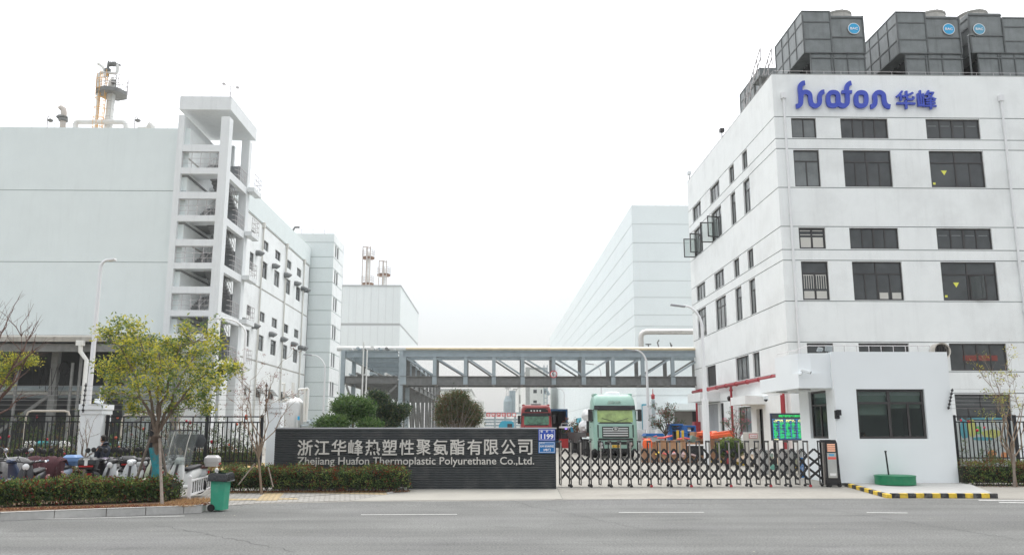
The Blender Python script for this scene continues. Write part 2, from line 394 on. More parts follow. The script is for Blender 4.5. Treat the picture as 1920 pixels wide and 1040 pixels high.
for i in range(120):
    x = rc.uniform(-14, 16); y = rc.choice((rc.uniform(15, 25.5), rc.uniform(20.5, 25))); s_ = rc.uniform(.008, .028); z_ = gz(y)+.012; t_ = rc.uniform(0, 6)
    m.add([(x+s_*math.cos(t_+q), y+s_*math.sin(t_+q), z_+rc.uniform(0, .01)) for q in (0, 1.9, 3.4, 4.9)], [(0, 1, 2, 3)])
tag(m.build('road_litter', [mat('pale_litter', (.30, .28, .23), .9)]), 'tiny pale bits of litter scattered over the asphalt', 'litter', kind='stuff')
# paved ramp with tactile strip
brick = bpy.data.materials.new('paver'); brick.use_nodes = True; n = brick.node_tree; b = n.nodes['Principled BSDF']; b.inputs['Roughness'].default_value = .9
g_ = n.nodes.new('ShaderNodeNewGeometry'); mp = n.nodes.new('ShaderNodeMapping'); mp.inputs['Rotation'].default_value = (0, 0, math.radians(35))
bt = n.nodes.new('ShaderNodeTexBrick'); bt.inputs['Scale'].default_value = 2.3; bt.inputs['Color1'].default_value = (.30, .29, .27, 1); bt.inputs['Color2'].default_value = (.38, .37, .345, 1)
bt.inputs['Mortar'].default_value = (.12, .115, .10, 1); bt.inputs['Mortar Size'].default_value = .03
n.links.new(g_.outputs['Position'], mp.inputs[0]); n.links.new(mp.outputs[0], bt.inputs[0]); n.links.new(bt.outputs[0], b.inputs['Base Color'])
ybrick = brick.copy(); ybrick.name = 'yellow_paver'; q = [k for k in ybrick.node_tree.nodes if k.type == 'TEX_BRICK'][0]
q.inputs['Color1'].default_value = (.46, .36, .20, 1); q.inputs['Color2'].default_value = (.52, .40, .22, 1)
sheet('paved_ramp', [gp(330, 956), gp(395, 950), gp(480, 943.5), gp(661, 938.3), gp(735, 925), gp(778, 912), (PZ(778, 905, 0).x, 29), (-13, 29), (-13, 27)], .010, [brick])
sheet('tactile_strip', [gp(425, 921.5), gp(560, 919), gp(740, 923), gp(722, 927.5), gp(560, 924), gp(425, 925)], .014, [ybrick])
sheet('tactile_strip', [gp(500, 922), gp(535, 922), gp(520, 938.5), gp(478, 939)], .016, [ybrick])
sheet('tactile_strip', [gp(410, 935.5), gp(555, 934), gp(560, 936.5), gp(410, 939)], .018, [ybrick])
# ---- left planting strip with kerb
soil = mat('dry_soil', (.16, .10, .06), .95, var=.35, scale=6, bump=.6, bscale=25)
KL = [gp(-420, 975, 0), gp(0, 960, 0), gp(200, 952.5, 0), gp(345, 947.5, 0), gp(378, 946, 0), gp(390, 941, 0)]
back = [(KL[-1][0]-.6, 24.6), (-10.6, 27.6), (-11, 31.6), (-40, 31.6)]
m = MB(); poly = [(p[0]-.05, p[1]+.09) for p in KL]+back
m.prism([p for p in poly], -.4, -.02, 'z'); struct(m.build('planting_strip', [soil]))
kst = mat('kerb_granite', (.44, .435, .42), .85, var=.12, scale=9, bump=.2, dirt=(.33, .325, .31), dscale=3, damt=.5)
kt = thing('kerb', 'pale granite kerb in long blocks along the left hedge', 'kerb', (KL[1][0], KL[1][1], -.2))
def kerbrun(parent, pts, ln, wd, z0, z1, mats, name='kerb_block', alt=False):
    """blocks of length ln laid along a polyline, outer edge on the line"""
    k = 0
    for a, b in zip(pts, pts[1:]):
        a = Vector(a); b = Vector(b); d = b-a; n = max(1, round(d.length/ln)); d /= n; u = d.normalized(); s = Vector((-u.y, u.x))*wd
        for i in range(n):
            p = a+d*i+u*.006; q = a+d*(i+1)-u*.006; m = MB()
            m.prism([tuple(p), tuple(q), tuple(q+s), tuple(p+s)], z0, z1, 'z')
            m.build(name, [mats[k % len(mats)]], parent, world=True, bevel=.012); k += 1
kerbrun(kt, KL, 1.05, .14, -.4, .0, [kst])
kt = thing('kerb', 'short sloping granite kerb end before the hedge by the sign wall', 'kerb', (*gp(735, 925), -.1))
a0 = gp(727, 926.5); b0 = gp(775, 914)
m = MB(); m.add([(a0[0], a0[1], gz(a0[1])-.1), (b0[0], b0[1], -.1), (b0[0]-.1, b0[1]+.35, -.1), (a0[0]-.1, a0[1]+.3, gz(a0[1])-.1),
                 (a0[0], a0[1], gz(a0[1])+.03), (b0[0], b0[1], .14), (b0[0]-.1, b0[1]+.35, .14), (a0[0]-.1, a0[1]+.3, gz(a0[1])+.03)],
                [(0, 1, 2, 3), (4, 5, 6, 7), (0, 1, 5, 4), (1, 2, 6, 5), (2, 3, 7, 6), (3, 0, 4, 7)])
m.build('kerb_block', [kst], kt, world=True)
drygrass = mat('dry_grass_ground', (.42, .30, .13), .95, var=.4, scale=3, bump=.5)
sheet('grass_verge', [(-30, 33.5), (-8.5, 33.5), (-9.5, 43), (-34, 43)], .03, [drygrass], 'dry yellow lawn seen through the left fence')
sheet('inner_path', [(-30, 36), (-8.8, 36), (-9.1, 37.5), (-31, 37.5)], .036, [yard], 'pale path across the lawn behind the left fence')

# ================================================================ RIGHT BUILDING (office and plant block)
YR = 45.0
XR = (Xat(1444.6, 140, YR)+Xat(1482, 692, YR))/2
ZR = Zat(1446, 140, YR); YRB = PX(1288, 333, XR).y
rb = thing('factory_building', 'white rendered factory building at the right with dark windows and cooling towers on its roof', 'building', (XR, YR, .4))
def fr(tl, br_, y=YR):
    a = PY(*tl, y); b = PY(*br_, y); return (a.x, b.x, b.z, a.z)
FW = [((1483, 221), (1532, 258.5), 'two', 1), ((1575, 222), (1667, 260), 'strip4', 0), ((1735, 223), (1840, 261), 'strip4', 0),
      ((1487, 280), (1540, 349), 'tall2', 1), ((1580, 282), (1675.5, 351), 'tall4', 0), ((1741, 283), (1850, 352.5), 'tall3', 0),
      ((1497, 426), (1549.6, 465), 'two', 2), ((1592, 427), (1687, 467), 'strip4', 0), ((1755, 428), (1863, 468.5), 'strip4', 0),
      ((1501.5, 489.6), (1557, 561.5), 'tall2', 2), ((1597, 490), (1696.5, 562.7), 'tall4', 0), ((1763, 491), (1875, 564.6), 'tall3', 0),
      ((1512.7, 642.6), (1566, 695), 'two', 0), ((1609.5, 642.6), (1708, 694), 'strip4', 0), ((1779, 644), (1891.6, 694), 'strip4', 0),
      ((1789.5, 738.4), (1903, 822), 'tall4', 0)]
# align rows in height
H = [fr(a, b) for a, b, _, _ in FW]
rows = [(0, 3), (3, 6), (6, 9), (9, 12), (12, 15)]
holes = list(H); zr = []
for i, j in rows:
    zl = sum(h[2] for h in H[i:j])/(j-i); zh = sum(h[3] for h in H[i:j])/(j-i); zr.append((zl, zh))
    for k in range(i, j): holes[k] = (H[k][0], H[k][1], zl, zh)
GR = []
for zl, zh in zr: GR += [zl-.06, zh+.06]
GR.append(H[15][3]+.06)
XE = XR+26
m = MB(); facade(m, 'y', YR, XR, XE, .3, ZR, holes, .16, 1, GR)
# side wall openings, read off the photograph; heights shared with the front rows
def sy(px, py): return PX(px, py, XR).y
def s2(x, y): return (1270+x/3.152, 230+y/3.152)
def s3(x, y): return (1270+x/3.25, 540+y/3.25)
SW = [(s2(382, 230), s2(412, 200), 0, 'two'), (s2(305, 310), s2(334, 280), 0, 'two'), (s2(193, 430), s2(248, 380), 0, 'three'), (s2(90, 535), s2(139, 500), 0, 'three'),
      (s2(392, 450), s2(430, 420), 1, 'tall2'), (s2(316, 520), s2(345, 500), 1, 'tall2'), (s2(203, 620), s2(262, 590), 1, 'tall3e'), (s2(100, 710), s2(150, 680), 1, 'tall3e'),
      (s2(415, 800), s2(449, 790), 2, 'two'), (s2(334, 860), s2(366, 850), 2, 'two'), (s2(219, 930), s2(276, 910), 2, 'three'), (s2(114, 1000), s2(165, 980), 2, 'three'),
      (s3(442, 80), s3(480, 80), 3, 'tall2'), (s3(355, 100), s3(395, 100), 3, 'tall2'), (s3(235, 160), s3(300, 150), 3, 'tall3e'), (s3(125, 220), s3(178, 210), 3, 'tall3e'),
      (s3(462, 470), s3(503, 460), 4, 'two'), (s3(358, 500), s3(438, 490), 4, 'three'), (s3(180, 545), s3(236, 540), 4, 'louvre')]
sh = []
for a, b, r, k in SW: sh.append((sy(*b), sy(*a), zr[r][0], zr[r][1]))
def zx(px, py): return PX(px, py, XR).z
door1 = (sy(1347, 790), sy(1325, 790), .42, zx(1336, 757)); lou2 = (sy(1358, 790), sy(1351, 790), .42, zx(1354, 755))
win2 = (sy(1409, 790), sy(1385, 790), zx(1397, 814), zx(1397, 762)); door2 = (sy(1431, 790), sy(1419, 790), .42, zx(1425, 766))
sh2 = sh+[door1, lou2, win2, door2]
facade(m, 'x', XR, YR, YRB, .3, ZR, sh2, .2, 1, GR)
# roof, back, inner dark box, parapet cap
m.box(XR, XR+.25, YR, YRB, ZR, ZR+.06, 2); m.box(XR+.25, XE, YR, YR+.25, ZR, ZR+.06, 2)
m.box(XR+.3, XE, YR+.3, YRB, ZR-1.0, ZR-.8, 2)
m.box(XR+.5, XR+.6, YR+.5, YRB, .3, ZR-1.05, 3); m.box(XR+.6, XE, YR+.5, YR+.6, .3, ZR-1.05, 3)
m.box(XR+.3, XE, YRB-.2, YRB-.001, .3, ZR-.01, 0); m.box(XE-.2, XE-.001, YR+.3, YRB-.2, .3, ZR-.01, 0)
m.build('wall', [white, groove, grey, interior], rb, world=True)
def sheer(parent, a, b, c, d):  # pale blinds behind a pane
    q = MB(); q.box(a+.1, b-.1, YR+.185, YR+.19, c+.1, d-.1); q.build('blind', [mat('white_blind', (.45, .45, .43), .9)], parent, world=True)
for k, (h, (a, b, kind, tp)) in enumerate(zip(holes, FW)):
    o = window(rb, 'y', YR, *h, kind=kind, gm=glassl if tp == 1 else glass)
    c = MB()
    if tp == 2:    # white boards and bars behind the glass of the small windows
        x0, x1, z0, z1 = h; W = x1-x0; Hh = z1-z0
        for t in (.08, .54):
            c.box(x0+W*t, x0+W*(t+.38), YR+.118, YR+.135, z0+.1, z0+Hh*(.55 if kind == 'two' else .24))
            if kind == 'two': [c.box(x0+W*t, x0+W*(t+.38), YR+.118, YR+.130, z0+Hh*q, z0+Hh*q+.04) for q in (.66, .85)]
            else:
                for i in range(5): u = x0+W*(t+.02+i*.085); c.box(u, u+.035, YR+.118, YR+.135, z0+Hh*.3, z0+Hh*.64)
                c.box(x0+W*t, x0+W*(t+.38), YR+.118, YR+.132, z0+Hh*.64, z0+Hh*.66)
        c.build('window_board', [mat('white_board', (.55, .54, .50), .8)], o, world=True)
    if k in (5, 11):
        x0, x1, z0, z1 = h; cx = x0+(x1-x0)*.27; cz = z0+(z1-z0)*.42
        c.prism([(cx-.17, cz+.12), (cx+.17, cz+.12), (cx, cz-.16)], YR+.125, YR+.135); c.box(x0+.16, x0+.3, YR+.125, YR+.135, z0+.2, z0+.32)
        c.build('warning_sticker', [mat('sticker_yellow', (.75, .75, .12), .5)], o, world=True)
    if k == 10:
        x0, x1, z0, z1 = h; W = x1-x0
        c.box(x0+W*.53, x0+W*.70, YR+.125, YR+.135, z0+.1, z0+.45); c.box(x0+W*.78, x0+W*.96, YR+.125, YR+.135, z0+.1, z0+.45)
        c.build('window_board', [MT['white_board']], o, world=True)
    if kind == 'strip4' and k in (2, 8):
        x0, x1, z0, z1 = h; W = x1-x0; Hh = z1-z0
        for q in (.05, .29, .54, .78): c = MB(); c.box(x0+W*q, x0+W*(q+.16), YR+.128, YR+.135, z0+Hh*.66, z0+Hh*.69); c.build('painted_reflection', [mat('faint_reflection', (.22, .24, .24), .6)], o, world=True)  # pale bars painted on the glass as ceiling light reflections
        c = MB()
    if k == 14:
        x0, x1, z0, z1 = h; W = x1-x0; c.box(x0+W*.25, x0+W*.85, YR+.125, YR+.135, z0+.55, z0+.85)
        c.build('red_beam', [mat('red_beam', (.20, .05, .04), .7)], o, world=True)
    if k == 11:   # casement standing open
        x0, x1, z0, z1 = h; W = x1-x0; f2 = MB(); u = x0+W*.52; zt = z0+(z1-z0)*.66
        R = [(u, YR+.1), (u+.6, YR-.35)]
        for (pa, pb, za, zb_) in ((R[0], R[1], z0+.02, z0+.09), (R[0], R[1], zt-.07, zt)): f2.bar((*pa, (za+zb_)/2), (*pb, (za+zb_)/2), .05, .07)
        for p_ in R: f2.bar((*p_, z0+.02), (*p_, zt), .07, .05)
        s_ = f2.build('open_sash', [frame], o, world=True, )
        g2 = MB(); g2.add([(*R[0], z0+.05), (*R[1], z0+.05), (*R[1], zt-.04), (*R[0], zt-.04)], [(0, 1, 2, 3)]); g2.build('sash_pane', [glassmat('see_through_glass', (.1, .11, .11), .45)], o, world=True)
for h, (a, b, r, kind) in zip(sh, SW):
    o = window(rb, 'x', XR, *h, kind=kind, gm=glassl, fw=.06)
    if kind == 'tall3e' and r == 1:     # both wide windows of the top tall row have open sashes
        y0, y1, z0, z1 = h; zt = z0+(z1-z0)*.7; f2 = MB(); g2 = MB()
        for (ya, dx, dy) in ((y1-.1, -.85, .0), (y0+.95, -.8, -.25)):
            A = Vector((XR+.05, ya, 0)); B = Vector((XR+dx, ya+dy, 0))
            for z in (z0+.03, zt-.03): f2.bar((A.x, A.y, z), (B.x, B.y, z), .07, .07)
            for p_ in (A, B): f2.bar((p_.x, p_.y, z0), (p_.x, p_.y, zt), .07, .07)
            g2.add([(A.x, A.y, z0+.05), (B.x, B.y, z0+.05), (B.x, B.y, zt-.05), (A.x, A.y, zt-.05)], [(0, 1, 2, 3)])
            s_ = f2.build('open_sash', [frame], o, world=True); g2.build('sash_pane', [MT.get('see_through_glass2') or glassmat('see_through_glass2', (.3, .32, .32), .25)], o, world=True); f2 = MB(); g2 = MB()
# doors and canopies on the side wall
dm = mat('grey_door_panel', (.42, .45, .48), .6)
d = MB(); d.box(XR+.12, XR+.16, door1[0]+.02, door1[1]-.02, .42, door1[3]-.02); y_ = (door1[0]+door1[1])/2
d.box(XR+.10, XR+.13, y_-.03, y_+.03, .42, door1[3]-.05); d.box(XR+.10, XR+.13, door1[0]+.02, door1[1]-.02, 2.2, 2.26); dd = d.build('door', [dm], rb, world=True)
window(rb, 'x', XR, *lou2, kind='louvre'); window(rb, 'x', XR, *win2, kind='two', gm=glassl)
d = MB(); d.box(XR+.18, XR+.2, door2[0]+.02, door2[1]-.4, .42, door2[3]-.02); d.bar((XR+.1, door2[1]-.4, 2), (XR+.1, door2[0], 2), .04, .06); d.build('door', [frame], rb, world=True)
for (pa, pb, zt, zb_) in (((1350, 750), (1289.5, 750), 739, 755), ((1435, 752), (1370, 752), 745, 760)):
    xo = XR-1.4 if pa[0] < 1400 else XR-1.2
    ya = PX(pa[0]-18, pa[1], XR-.7).y; c = MB()
    ya = PX(pa[0], pa[1], XR).y; yb = PX(pb[0], pb[1], xo).y
    za = PX(pb[0], zt, xo).z; zb2 = PX(pb[0], zb_, xo).z
    c.box(xo, XR-.002, ya, yb, zb2, za); c.build('canopy', [white], rb, world=True)
# red sprinkler main along the side wall
rp_ = thing('fire_main', 'red fire main running along the side of the white factory with three drops', 'pipe', (XR-.2, YR+1, 4))
z_ = PX(1340, 727, XR-.25).z; y1_ = PX(1299, 736, XR-.25).y
m = MB(); m.tube((XR-.25, y1_, z_), (XR-.25, YR+.5, z_), .11, n=10)
for yy in [YR+2+i*2.4 for i in range(8)]: m.lathe([(.15, -.05), (.15, .05)], (XR-.25, min(yy, y1_-.1), z_), 10, axis='y')
m.build('main_pipe', [redp], rp_, world=True, smooth=True)
for px in (1307, 1373, 1457):
    yy = PX(px, 780, XR-.25).y if px < 1450 else YR+.6; m = MB(); m.tube((XR-.25, yy, z_), (XR-.25, yy, .42), .08 if px < 1450 else .13); m.lathe([(.13, 0), (.13, .1)], (XR-.25, yy, z_-.4), 10); m.build('drop_pipe', [redp], rp_, world=True, smooth=True)
m = MB(); m.box(XR-.5, XR-.02, sy(1313, 800)-.2, sy(1313, 800)+.5, .42, 2.6); m.build('hydrant_cabinet', [redp], rp_, world=True)
# downpipes on the front
dpw = mat('white_downpipe', (.74, .75, .76), .5)
for p0, p1 in (((1468, 183), (1502, 700)), ((1875, 188), (1930, 700))):
    x0 = Xat(*p0, YR); z0 = Zat(*p0, YR); m = MB(); m.tube((x0, YR-.1, z0), (x0, YR-.1, .4), .065, n=10)
    m.box(x0-.13, x0+.13, YR-.22, YR-.01, z0-.1, z0+.25)
    for i in range(7): m.lathe([(.085, 0), (.085, .18)], (x0, YR-.1, z0-1.6-i*2.7), 10)
    m.build('downpipe', [dpw], rb, world=True, smooth=True)
# round duct outlet above the guardhouse
c0 = PY(1757, 656, YR); m = MB(); m.lathe([(.38, -.2), (.40, -.52), (.46, -.55), (.46, 0)], (c0.x, YR, c0.z-.1), 20, axis='y'); 
m.build('duct_outlet', [mat('duct_beige', (.55, .52, .47), .6)], rb, world=True, smooth=True)
m = MB()
for i in range(5): m.bar((c0.x-.3+i*.15, YR-.5, c0.z-.45), (c0.x-.3+i*.15, YR-.5, c0.z+.22), .03, .03)
m.build('duct_grille', [frame], rb, world=True); m = MB(); m.lathe([(.37, -.26), (.37, -.24)], (c0.x, YR, c0.z-.1), 20, axis='y'); m.build('duct_throat', [interior], rb, world=True)
# lightning rail around the parapet
m = MB(); zt = ZR+.06
for i in range(27): m.tube((XR+.12+i, YR+.12, zt), (XR+.12+i, YR+.12, zt+.22), .012, n=4)
for i in range(20): m.tube((XR+.12, YR+.12+i, zt), (XR+.12, YR+.12+i, zt+.22), .012, n=4)
m.tube((XR+.12, YR+.12, zt+.22), (XE, YR+.12, zt+.22), .012, n=4); m.tube((XR+.12, YR+.12, zt+.22), (XR+.12, YRB, zt+.22), .012, n=4)
m.build('lightning_rail', [railm], rb, world=True)
# ---- huge blue lettering
sg = thing('facade_sign', 'large blue company lettering and two characters near the top of the right factory', 'sign', (Xat(1490, 200, YR), YR, Zat(1490, 205, YR)))
bl = mat('sign_blue', (.04, .075, .47), .35, var=.08, scale=1)
def lw(x, y): p = PY(1480+x/6.4, 140+y/6.4, YR); return (p.x, p.z)
def smoothline(P, closed=False, k=6):
    n = len(P); out = []
    rng = range(n) if closed else range(n-1)
    for i in rng:
        p = [P[(i+j) % n] if closed else P[min(max(i+j, 0), n-1)] for j in (-1, 0, 1, 2)]
        for s in range(k):
            t = s/k; out.append(tuple(.5*((2*p[1][a])+(-p[0][a]+p[2][a])*t+(2*p[0][a]-5*p[1][a]+4*p[2][a]-p[3][a])*t*t+(-p[0][a]+3*p[1][a]-3*p[2][a]+p[3][a])*t**3) for a in (0, 1)))
    if not closed: out.append(P[-1])
    return out
def ribbon(mb, P, wpx, closed=False, y0=YR-.18, y1=YR-.04):
    Q = smoothline(P, closed); n = len(Q); Lf, Rt = [], []
    for i in range(n):
        a = Q[(i-1) % n] if closed else Q[max(i-1, 0)]; b = Q[(i+1) % n] if closed else Q[min(i+1, n-1)]
        dx, dy = b[0]-a[0], b[1]-a[1]; l = math.hypot(dx, dy) or 1; nx, ny = -dy/l*wpx/2, dx/l*wpx/2
        Lf.append(lw(Q[i][0]+nx, Q[i][1]+ny)); Rt.append(lw(Q[i][0]-nx, Q[i][1]-ny))
    vs = [(x, y0, z) for x, z in Lf]+[(x, y0, z) for x, z in Rt]+[(x, y1, z) for x, z in Lf]+[(x, y1, z) for x, z in Rt]; fs = []
    for i in range(n if closed else n-1):
        j = (i+1) % n; fs += [(i, j, n+j, n+i), (2*n+i, 2*n+j, 3*n+j, 3*n+i), (i, j, 2*n+j, 2*n+i), (n+i, n+j, 3*n+j, 3*n+i)]
    if not closed: fs += [(0, n, 3*n, 2*n), (n-1, 2*n-1, 4*n-1, 3*n-1)]
    mb.add(vs, fs)
LT = [[([(73, 392), (104, 386), (124, 362), (129, 320), (125, 240), (119, 180), (126, 140), (148, 118), (176, 112)], 58),
       ([(131, 300), (136, 255), (158, 228), (188, 222), (220, 235), (238, 265), (243, 320), (256, 362), (285, 386), (315, 386), (345, 364), (354, 325), (352, 280), (362, 243), (382, 224), (408, 220)], 56)],
      [('o', 515, 305, 61, 80, 52), ([(572, 290), (576, 345), (598, 376), (636, 387), (668, 374), (685, 340), (684, 260), (675, 190), (686, 142), (705, 122), (730, 114)], 58), ([(615, 222), (738, 222)], 42)],
      [('o', 850, 308, 61, 80, 52)],
      [([(963, 397), (993, 390), (1013, 362), (1018, 320), (1012, 275), (1026, 240), (1062, 226), (1098, 238), (1118, 265), (1124, 315), (1136, 362), (1163, 390), (1197, 398)], 58)]]
for let in LT:
    for k, st in enumerate(let):
        m = MB(); off = k*.004
        if st[0] == 'o':
            _, cx, cy, rx, ry, wd = st; P = []
            for i in range(16):
                t = 2*math.pi*i/16; c_, s_ = math.cos(t), math.sin(t); P.append((cx+rx*math.copysign(abs(c_)**.75, c_), cy+ry*math.copysign(abs(s_)**.75, s_)))
            ribbon(m, P, wd, True, YR-.18-off)
        else: ribbon(m, st[0], st[1]-5, False, YR-.18-off)
        m.build('letter_stroke', [bl], sg, world=True)
a = lw(1256, 205); b = lw(1500, 425); c = lw(1510, 200); d = lw(1760, 428)
textmesh('character', '华', bl, sg, a[0], b[0], b[1], a[1], YR-.06, .14, off=.014)
textmesh('character', '峰', bl, sg, c[0], d[0], d[1], c[1], YR-.06, .14, off=.010)
# ================================================================ COOLING TOWERS
bac = mat('badge_blue', (.03, .36, .66), .4); wp = mat('white_paint', (.8, .8, .8), .5)
def cooling(label, px0, pxm, px1, ytop, ytop2, ybase, Y0, dep, badge=True, flip=False, fan=True):
    """px0..px1 front face; pxm splits the taller louvre side from the fan side"""
    T = PY(px0, ytop, Y0); x0 = T.x; x1 = Xat(px1, ytop2, Y0); xm = Xat(pxm, ytop, Y0); z1 = T.z; z2 = Zat(px1, ytop2, Y0); z0 = Zat(px0, ybase, Y0); zb_ = ZR-.75
    t = thing('cooling_tower', label, 'cooling tower', ((x0+x1)/2, Y0+dep/2, zb_), group='cooling towers on the roof')
    hi, lo = ((x0, xm), (xm, x1)) if not flip else ((xm, x1), (x0, xm))
    m = MB(); m.box(*hi, Y0, Y0+dep, z0, z1, 0); m.box(lo[0]+.02, lo[1]-.02, Y0+.03, Y0+dep-.03, z0+.01, z2, 0)
    m.build('upper_casing', [galv], t, world=True)
    m = MB(); xi = .35; m.box(x0+xi, x1-.03, Y0+.06, Y0+.12, zb_, z0); m.box(x1-.1, x1-.03, Y0+.12, Y0+dep, zb_, z0); m.box(x0+xi, x1-.03, Y0+dep-.12, Y0+dep, zb_, z0)
    m.build('basin_panel', [galv], t, world=True)
    m = MB(); m.box(x0+xi+.5, x0+xi+.55, Y0+.12, Y0+dep-.12, zb_, z0-.01); 
    for i in range(8): y = Y0+.3+i*(dep-.6)/7; m.bar((x0+xi+.42, y, zb_), (x0+xi+.42, y, z0), .06, .06)
    m.build('air_inlet', [interior], t, world=True)
    m = MB()       # flanges, ribs
    Hh = z1-z0
    for q in (0, .33, .74, 1):
        z = z0+Hh*q; m.box(x0-.03, x0, Y0-.03, Y0+dep, z-.04, z+.04); m.box(x0, hi[1] if not flip else x1, Y0-.035, Y0, z-.035, z+.035) if not flip else m.box(hi[0], hi[1], Y0-.035, Y0, z-.035, z+.035)
    H2 = z2-z0
    for q in (0, .42, .94): z = z0+.01+H2*q; m.box(lo[0], lo[1], Y0-.03, Y0+.02, z-.035, z+.035)
    for x in (x0+.03, xm, x1-.04): m.box(x-.04, x+.04, Y0-.04, Y0, z0, min(z1, z2) if x != xm else z1)
    for i in range(5): y = Y0+dep*i/4; m.box(x0-.035, x0, y-.04, y+.04, z0, z1)
    for x in (x0+xi+.04, x0+xi+1.3, x0+xi+1.45, x0+xi+2.3, x1-.08): m.box(x-.03, x+.03, Y0+.01, Y0+.06, zb_, z0)
    m.box(x0+xi, x1, Y0-.0, Y0+.06, z0-.35, z0-.28)
    m.build('flange', [galvd], t, world=True)
    if fan:
        R = (lo[1]-lo[0])*.40; c = ((lo[0]+lo[1])/2-.1, Y0+R+.25, z2); zf_ = max(.35, Zat((px0+px1)/2, 19, Y0+.3)-z2); m = MB()
        m.lathe([(R*1.04, 0), (R, .15), (R*.99, zf_-.15), (R*1.04, zf_-.1), (R*1.04, zf_), (R*.97, zf_), (R*.95, .1)], c, 28)
        m.build('fan_shroud', [mat('fan_shroud_beige', (.42, .41, .38), .6, var=.2, streak=.4)], t, world=True, smooth=True)
        m = MB(); m.bar((c[0]-R, c[1], c[2]+zf_+.02), (c[0]+R, c[1], c[2]+zf_+.02), .05, .05); m.bar((c[0], c[1]-R, c[2]+zf_+.02), (c[0], c[1]+R, c[2]+zf_+.02), .05, .05)
        m.tube((c[0], c[1]-.3, c[2]+zf_), (c[0]+.15, c[1]-.3, c[2]+zf_+.3), .03); m.tube((c[0]+.15, c[1]-.3, c[2]+zf_+.3), (c[0]+.15, c[1]-.3, c[2]+zf_-.1), .02)
        m.build('fan_guard', [galvd], t, world=True)
    if badge:
        bp_ = PY(badge[0], badge[1], Y0-.04); m = MB(); m.lathe([(.37, 0), (.37, -.015)], (bp_.x, Y0-.03, bp_.z), 32, axis='y'); bo = m.build('badge', [wp], t, world=True)
        m = MB(); m.lathe([(.33, 0), (.33, -.012)], (bp_.x, Y0-.047, bp_.z), 32, axis='y'); m.build('badge_disc', [bac if badge[0] < 1800 else mat('badge_faded', (.10, .34, .50), .4)], bo, world=True)
        textmesh('badge_text', 'BAC', wp, bo, bp_.x-.23, bp_.x+.23, bp_.z-.08, bp_.z+.08, Y0-.062, .01, off=.02)
    return t
YC = 47.0
cooling('grey cooling tower nearest the left end of the roof, blue badge and open underside', 1503, 1555, 1618, 21.5, 30, 99, YC, 4.9, (1601, 54))
cooling('grey cooling tower between two others, bright blue badge at its upper right', 1679, 1733, 1798, 23, 31, 100, YC, 4.9, (1779, 55))
cooling('grey cooling tower at the right edge with a faded badge and stained fan ring', 1815, 1878, 1950, 33, 26, 99, YC, 4.9, (1836, 55), flip=True)
q0_ = PY(1503, 21.5, YC).x; t = thing('cooling_tower', 'grey cooling tower farthest back, seen past the left end of the roof', 'cooling tower', (q0_+1.8, 57.5, ZR-.75), group='cooling towers on the roof'); z1_ = Zat(1503, 21.5, YC); z0_ = Zat(1503, 99, YC)
m = MB(); m.box(q0_, q0_+3.6, 55.1, 60, z0_, z1_); m.build('upper_casing', [galv], t, world=True); m = MB(); m.box(q0_+.35, q0_+3.5, 55.2, 59.9, ZR-.75, z0_-.001); m.build('basin_panel', [galv], t, world=True)
m = MB()
for q in (0, .33, .74, 1): z = z0_+(z1_-z0_)*q; m.box(q0_-.03, q0_, 55.07, 60, z-.04, z+.04)
for i in range(5): y = 55.1+4.9*i/4; m.box(q0_-.035, q0_, y-.04, y+.04, z0_, z1_)
m.build('flange', [galvd], t, world=True)
# pipe standing before the third tower and roof camera posts
q = PY(1822, 140, 46.4); zt_ = Zat(1817, 66, 46.4); m = MB(); m.path([(q.x, 46.4, ZR), (q.x, 46.4, zt_-.1), (q.x+.1, 46.4, zt_), (q.x+.4, 46.4, zt_), (q.x+.45, 46.4, zt_-.12)], .05)
tag(m.build('vent_pipe', [galvd], None), 'thin dark vent pipe with hooked top before the right cooling tower', 'pipe')
st = thing('access_stair', 'steel access stair with railings at the left end of the cooling towers', 'stair', (XR+.6, 52, ZR))
m = MB()
p0 = PX(1424, 150, XR+.5); p1 = PX(1447, 90, XR+.5)
ya_ = PX(1420, 140, XR+.5).y; yb_ = 53.0; zs_ = PX(1424, 138, XR+.5).z-.2
for dx in (0, .7):
    for z in (.5, 1.1): m.tube((XR+.5+dx, ya_+3, zs_+z-1.4), (XR+.5+dx, ya_-.8, zs_+z+.6), .035, n=5)
    for i in range(6): y = ya_+3-i*.76; m.tube((XR+.5+dx, y, zs_-1.4+.4*i), (XR+.5+dx, y, zs_-.3+.4*i), .035, n=5)
m.build('railing', [railm], st, world=True)
m = MB(); m.box(XR+.4, XR+1.3, ya_-.6, ya_+.8, zs_-.1, zs_); [m.bar((XR+.5, y, ZR-.7), (XR+.5, y, zs_-.1), .1, .1) for y in (ya_-.5, ya_+.7)]
m.build('platform', [steelg], st, world=True)
for px, py, l in ((1353, 243, 'small black camera post on the white factory parapet, higher one'), (1292, 323, 'small pale camera post at the far end of the white factory parapet')):
    p = PX(px, py, XR+.15); zz = ZR+.06; t = thing('roof_camera', l, 'camera', (p.x, p.y, zz)); m = MB(); m.tube((p.x, p.y, zz), (p.x, p.y, zz+.6), .03, n=6); m.build('post', [frame], t, world=True)
    m = MB(); m.box(p.x-.15, p.x+.15, p.y-.2, p.y+.15, zz+.55, zz+.8); m.build('camera_head', [frame if px > 1300 else whiteb], t, world=True)

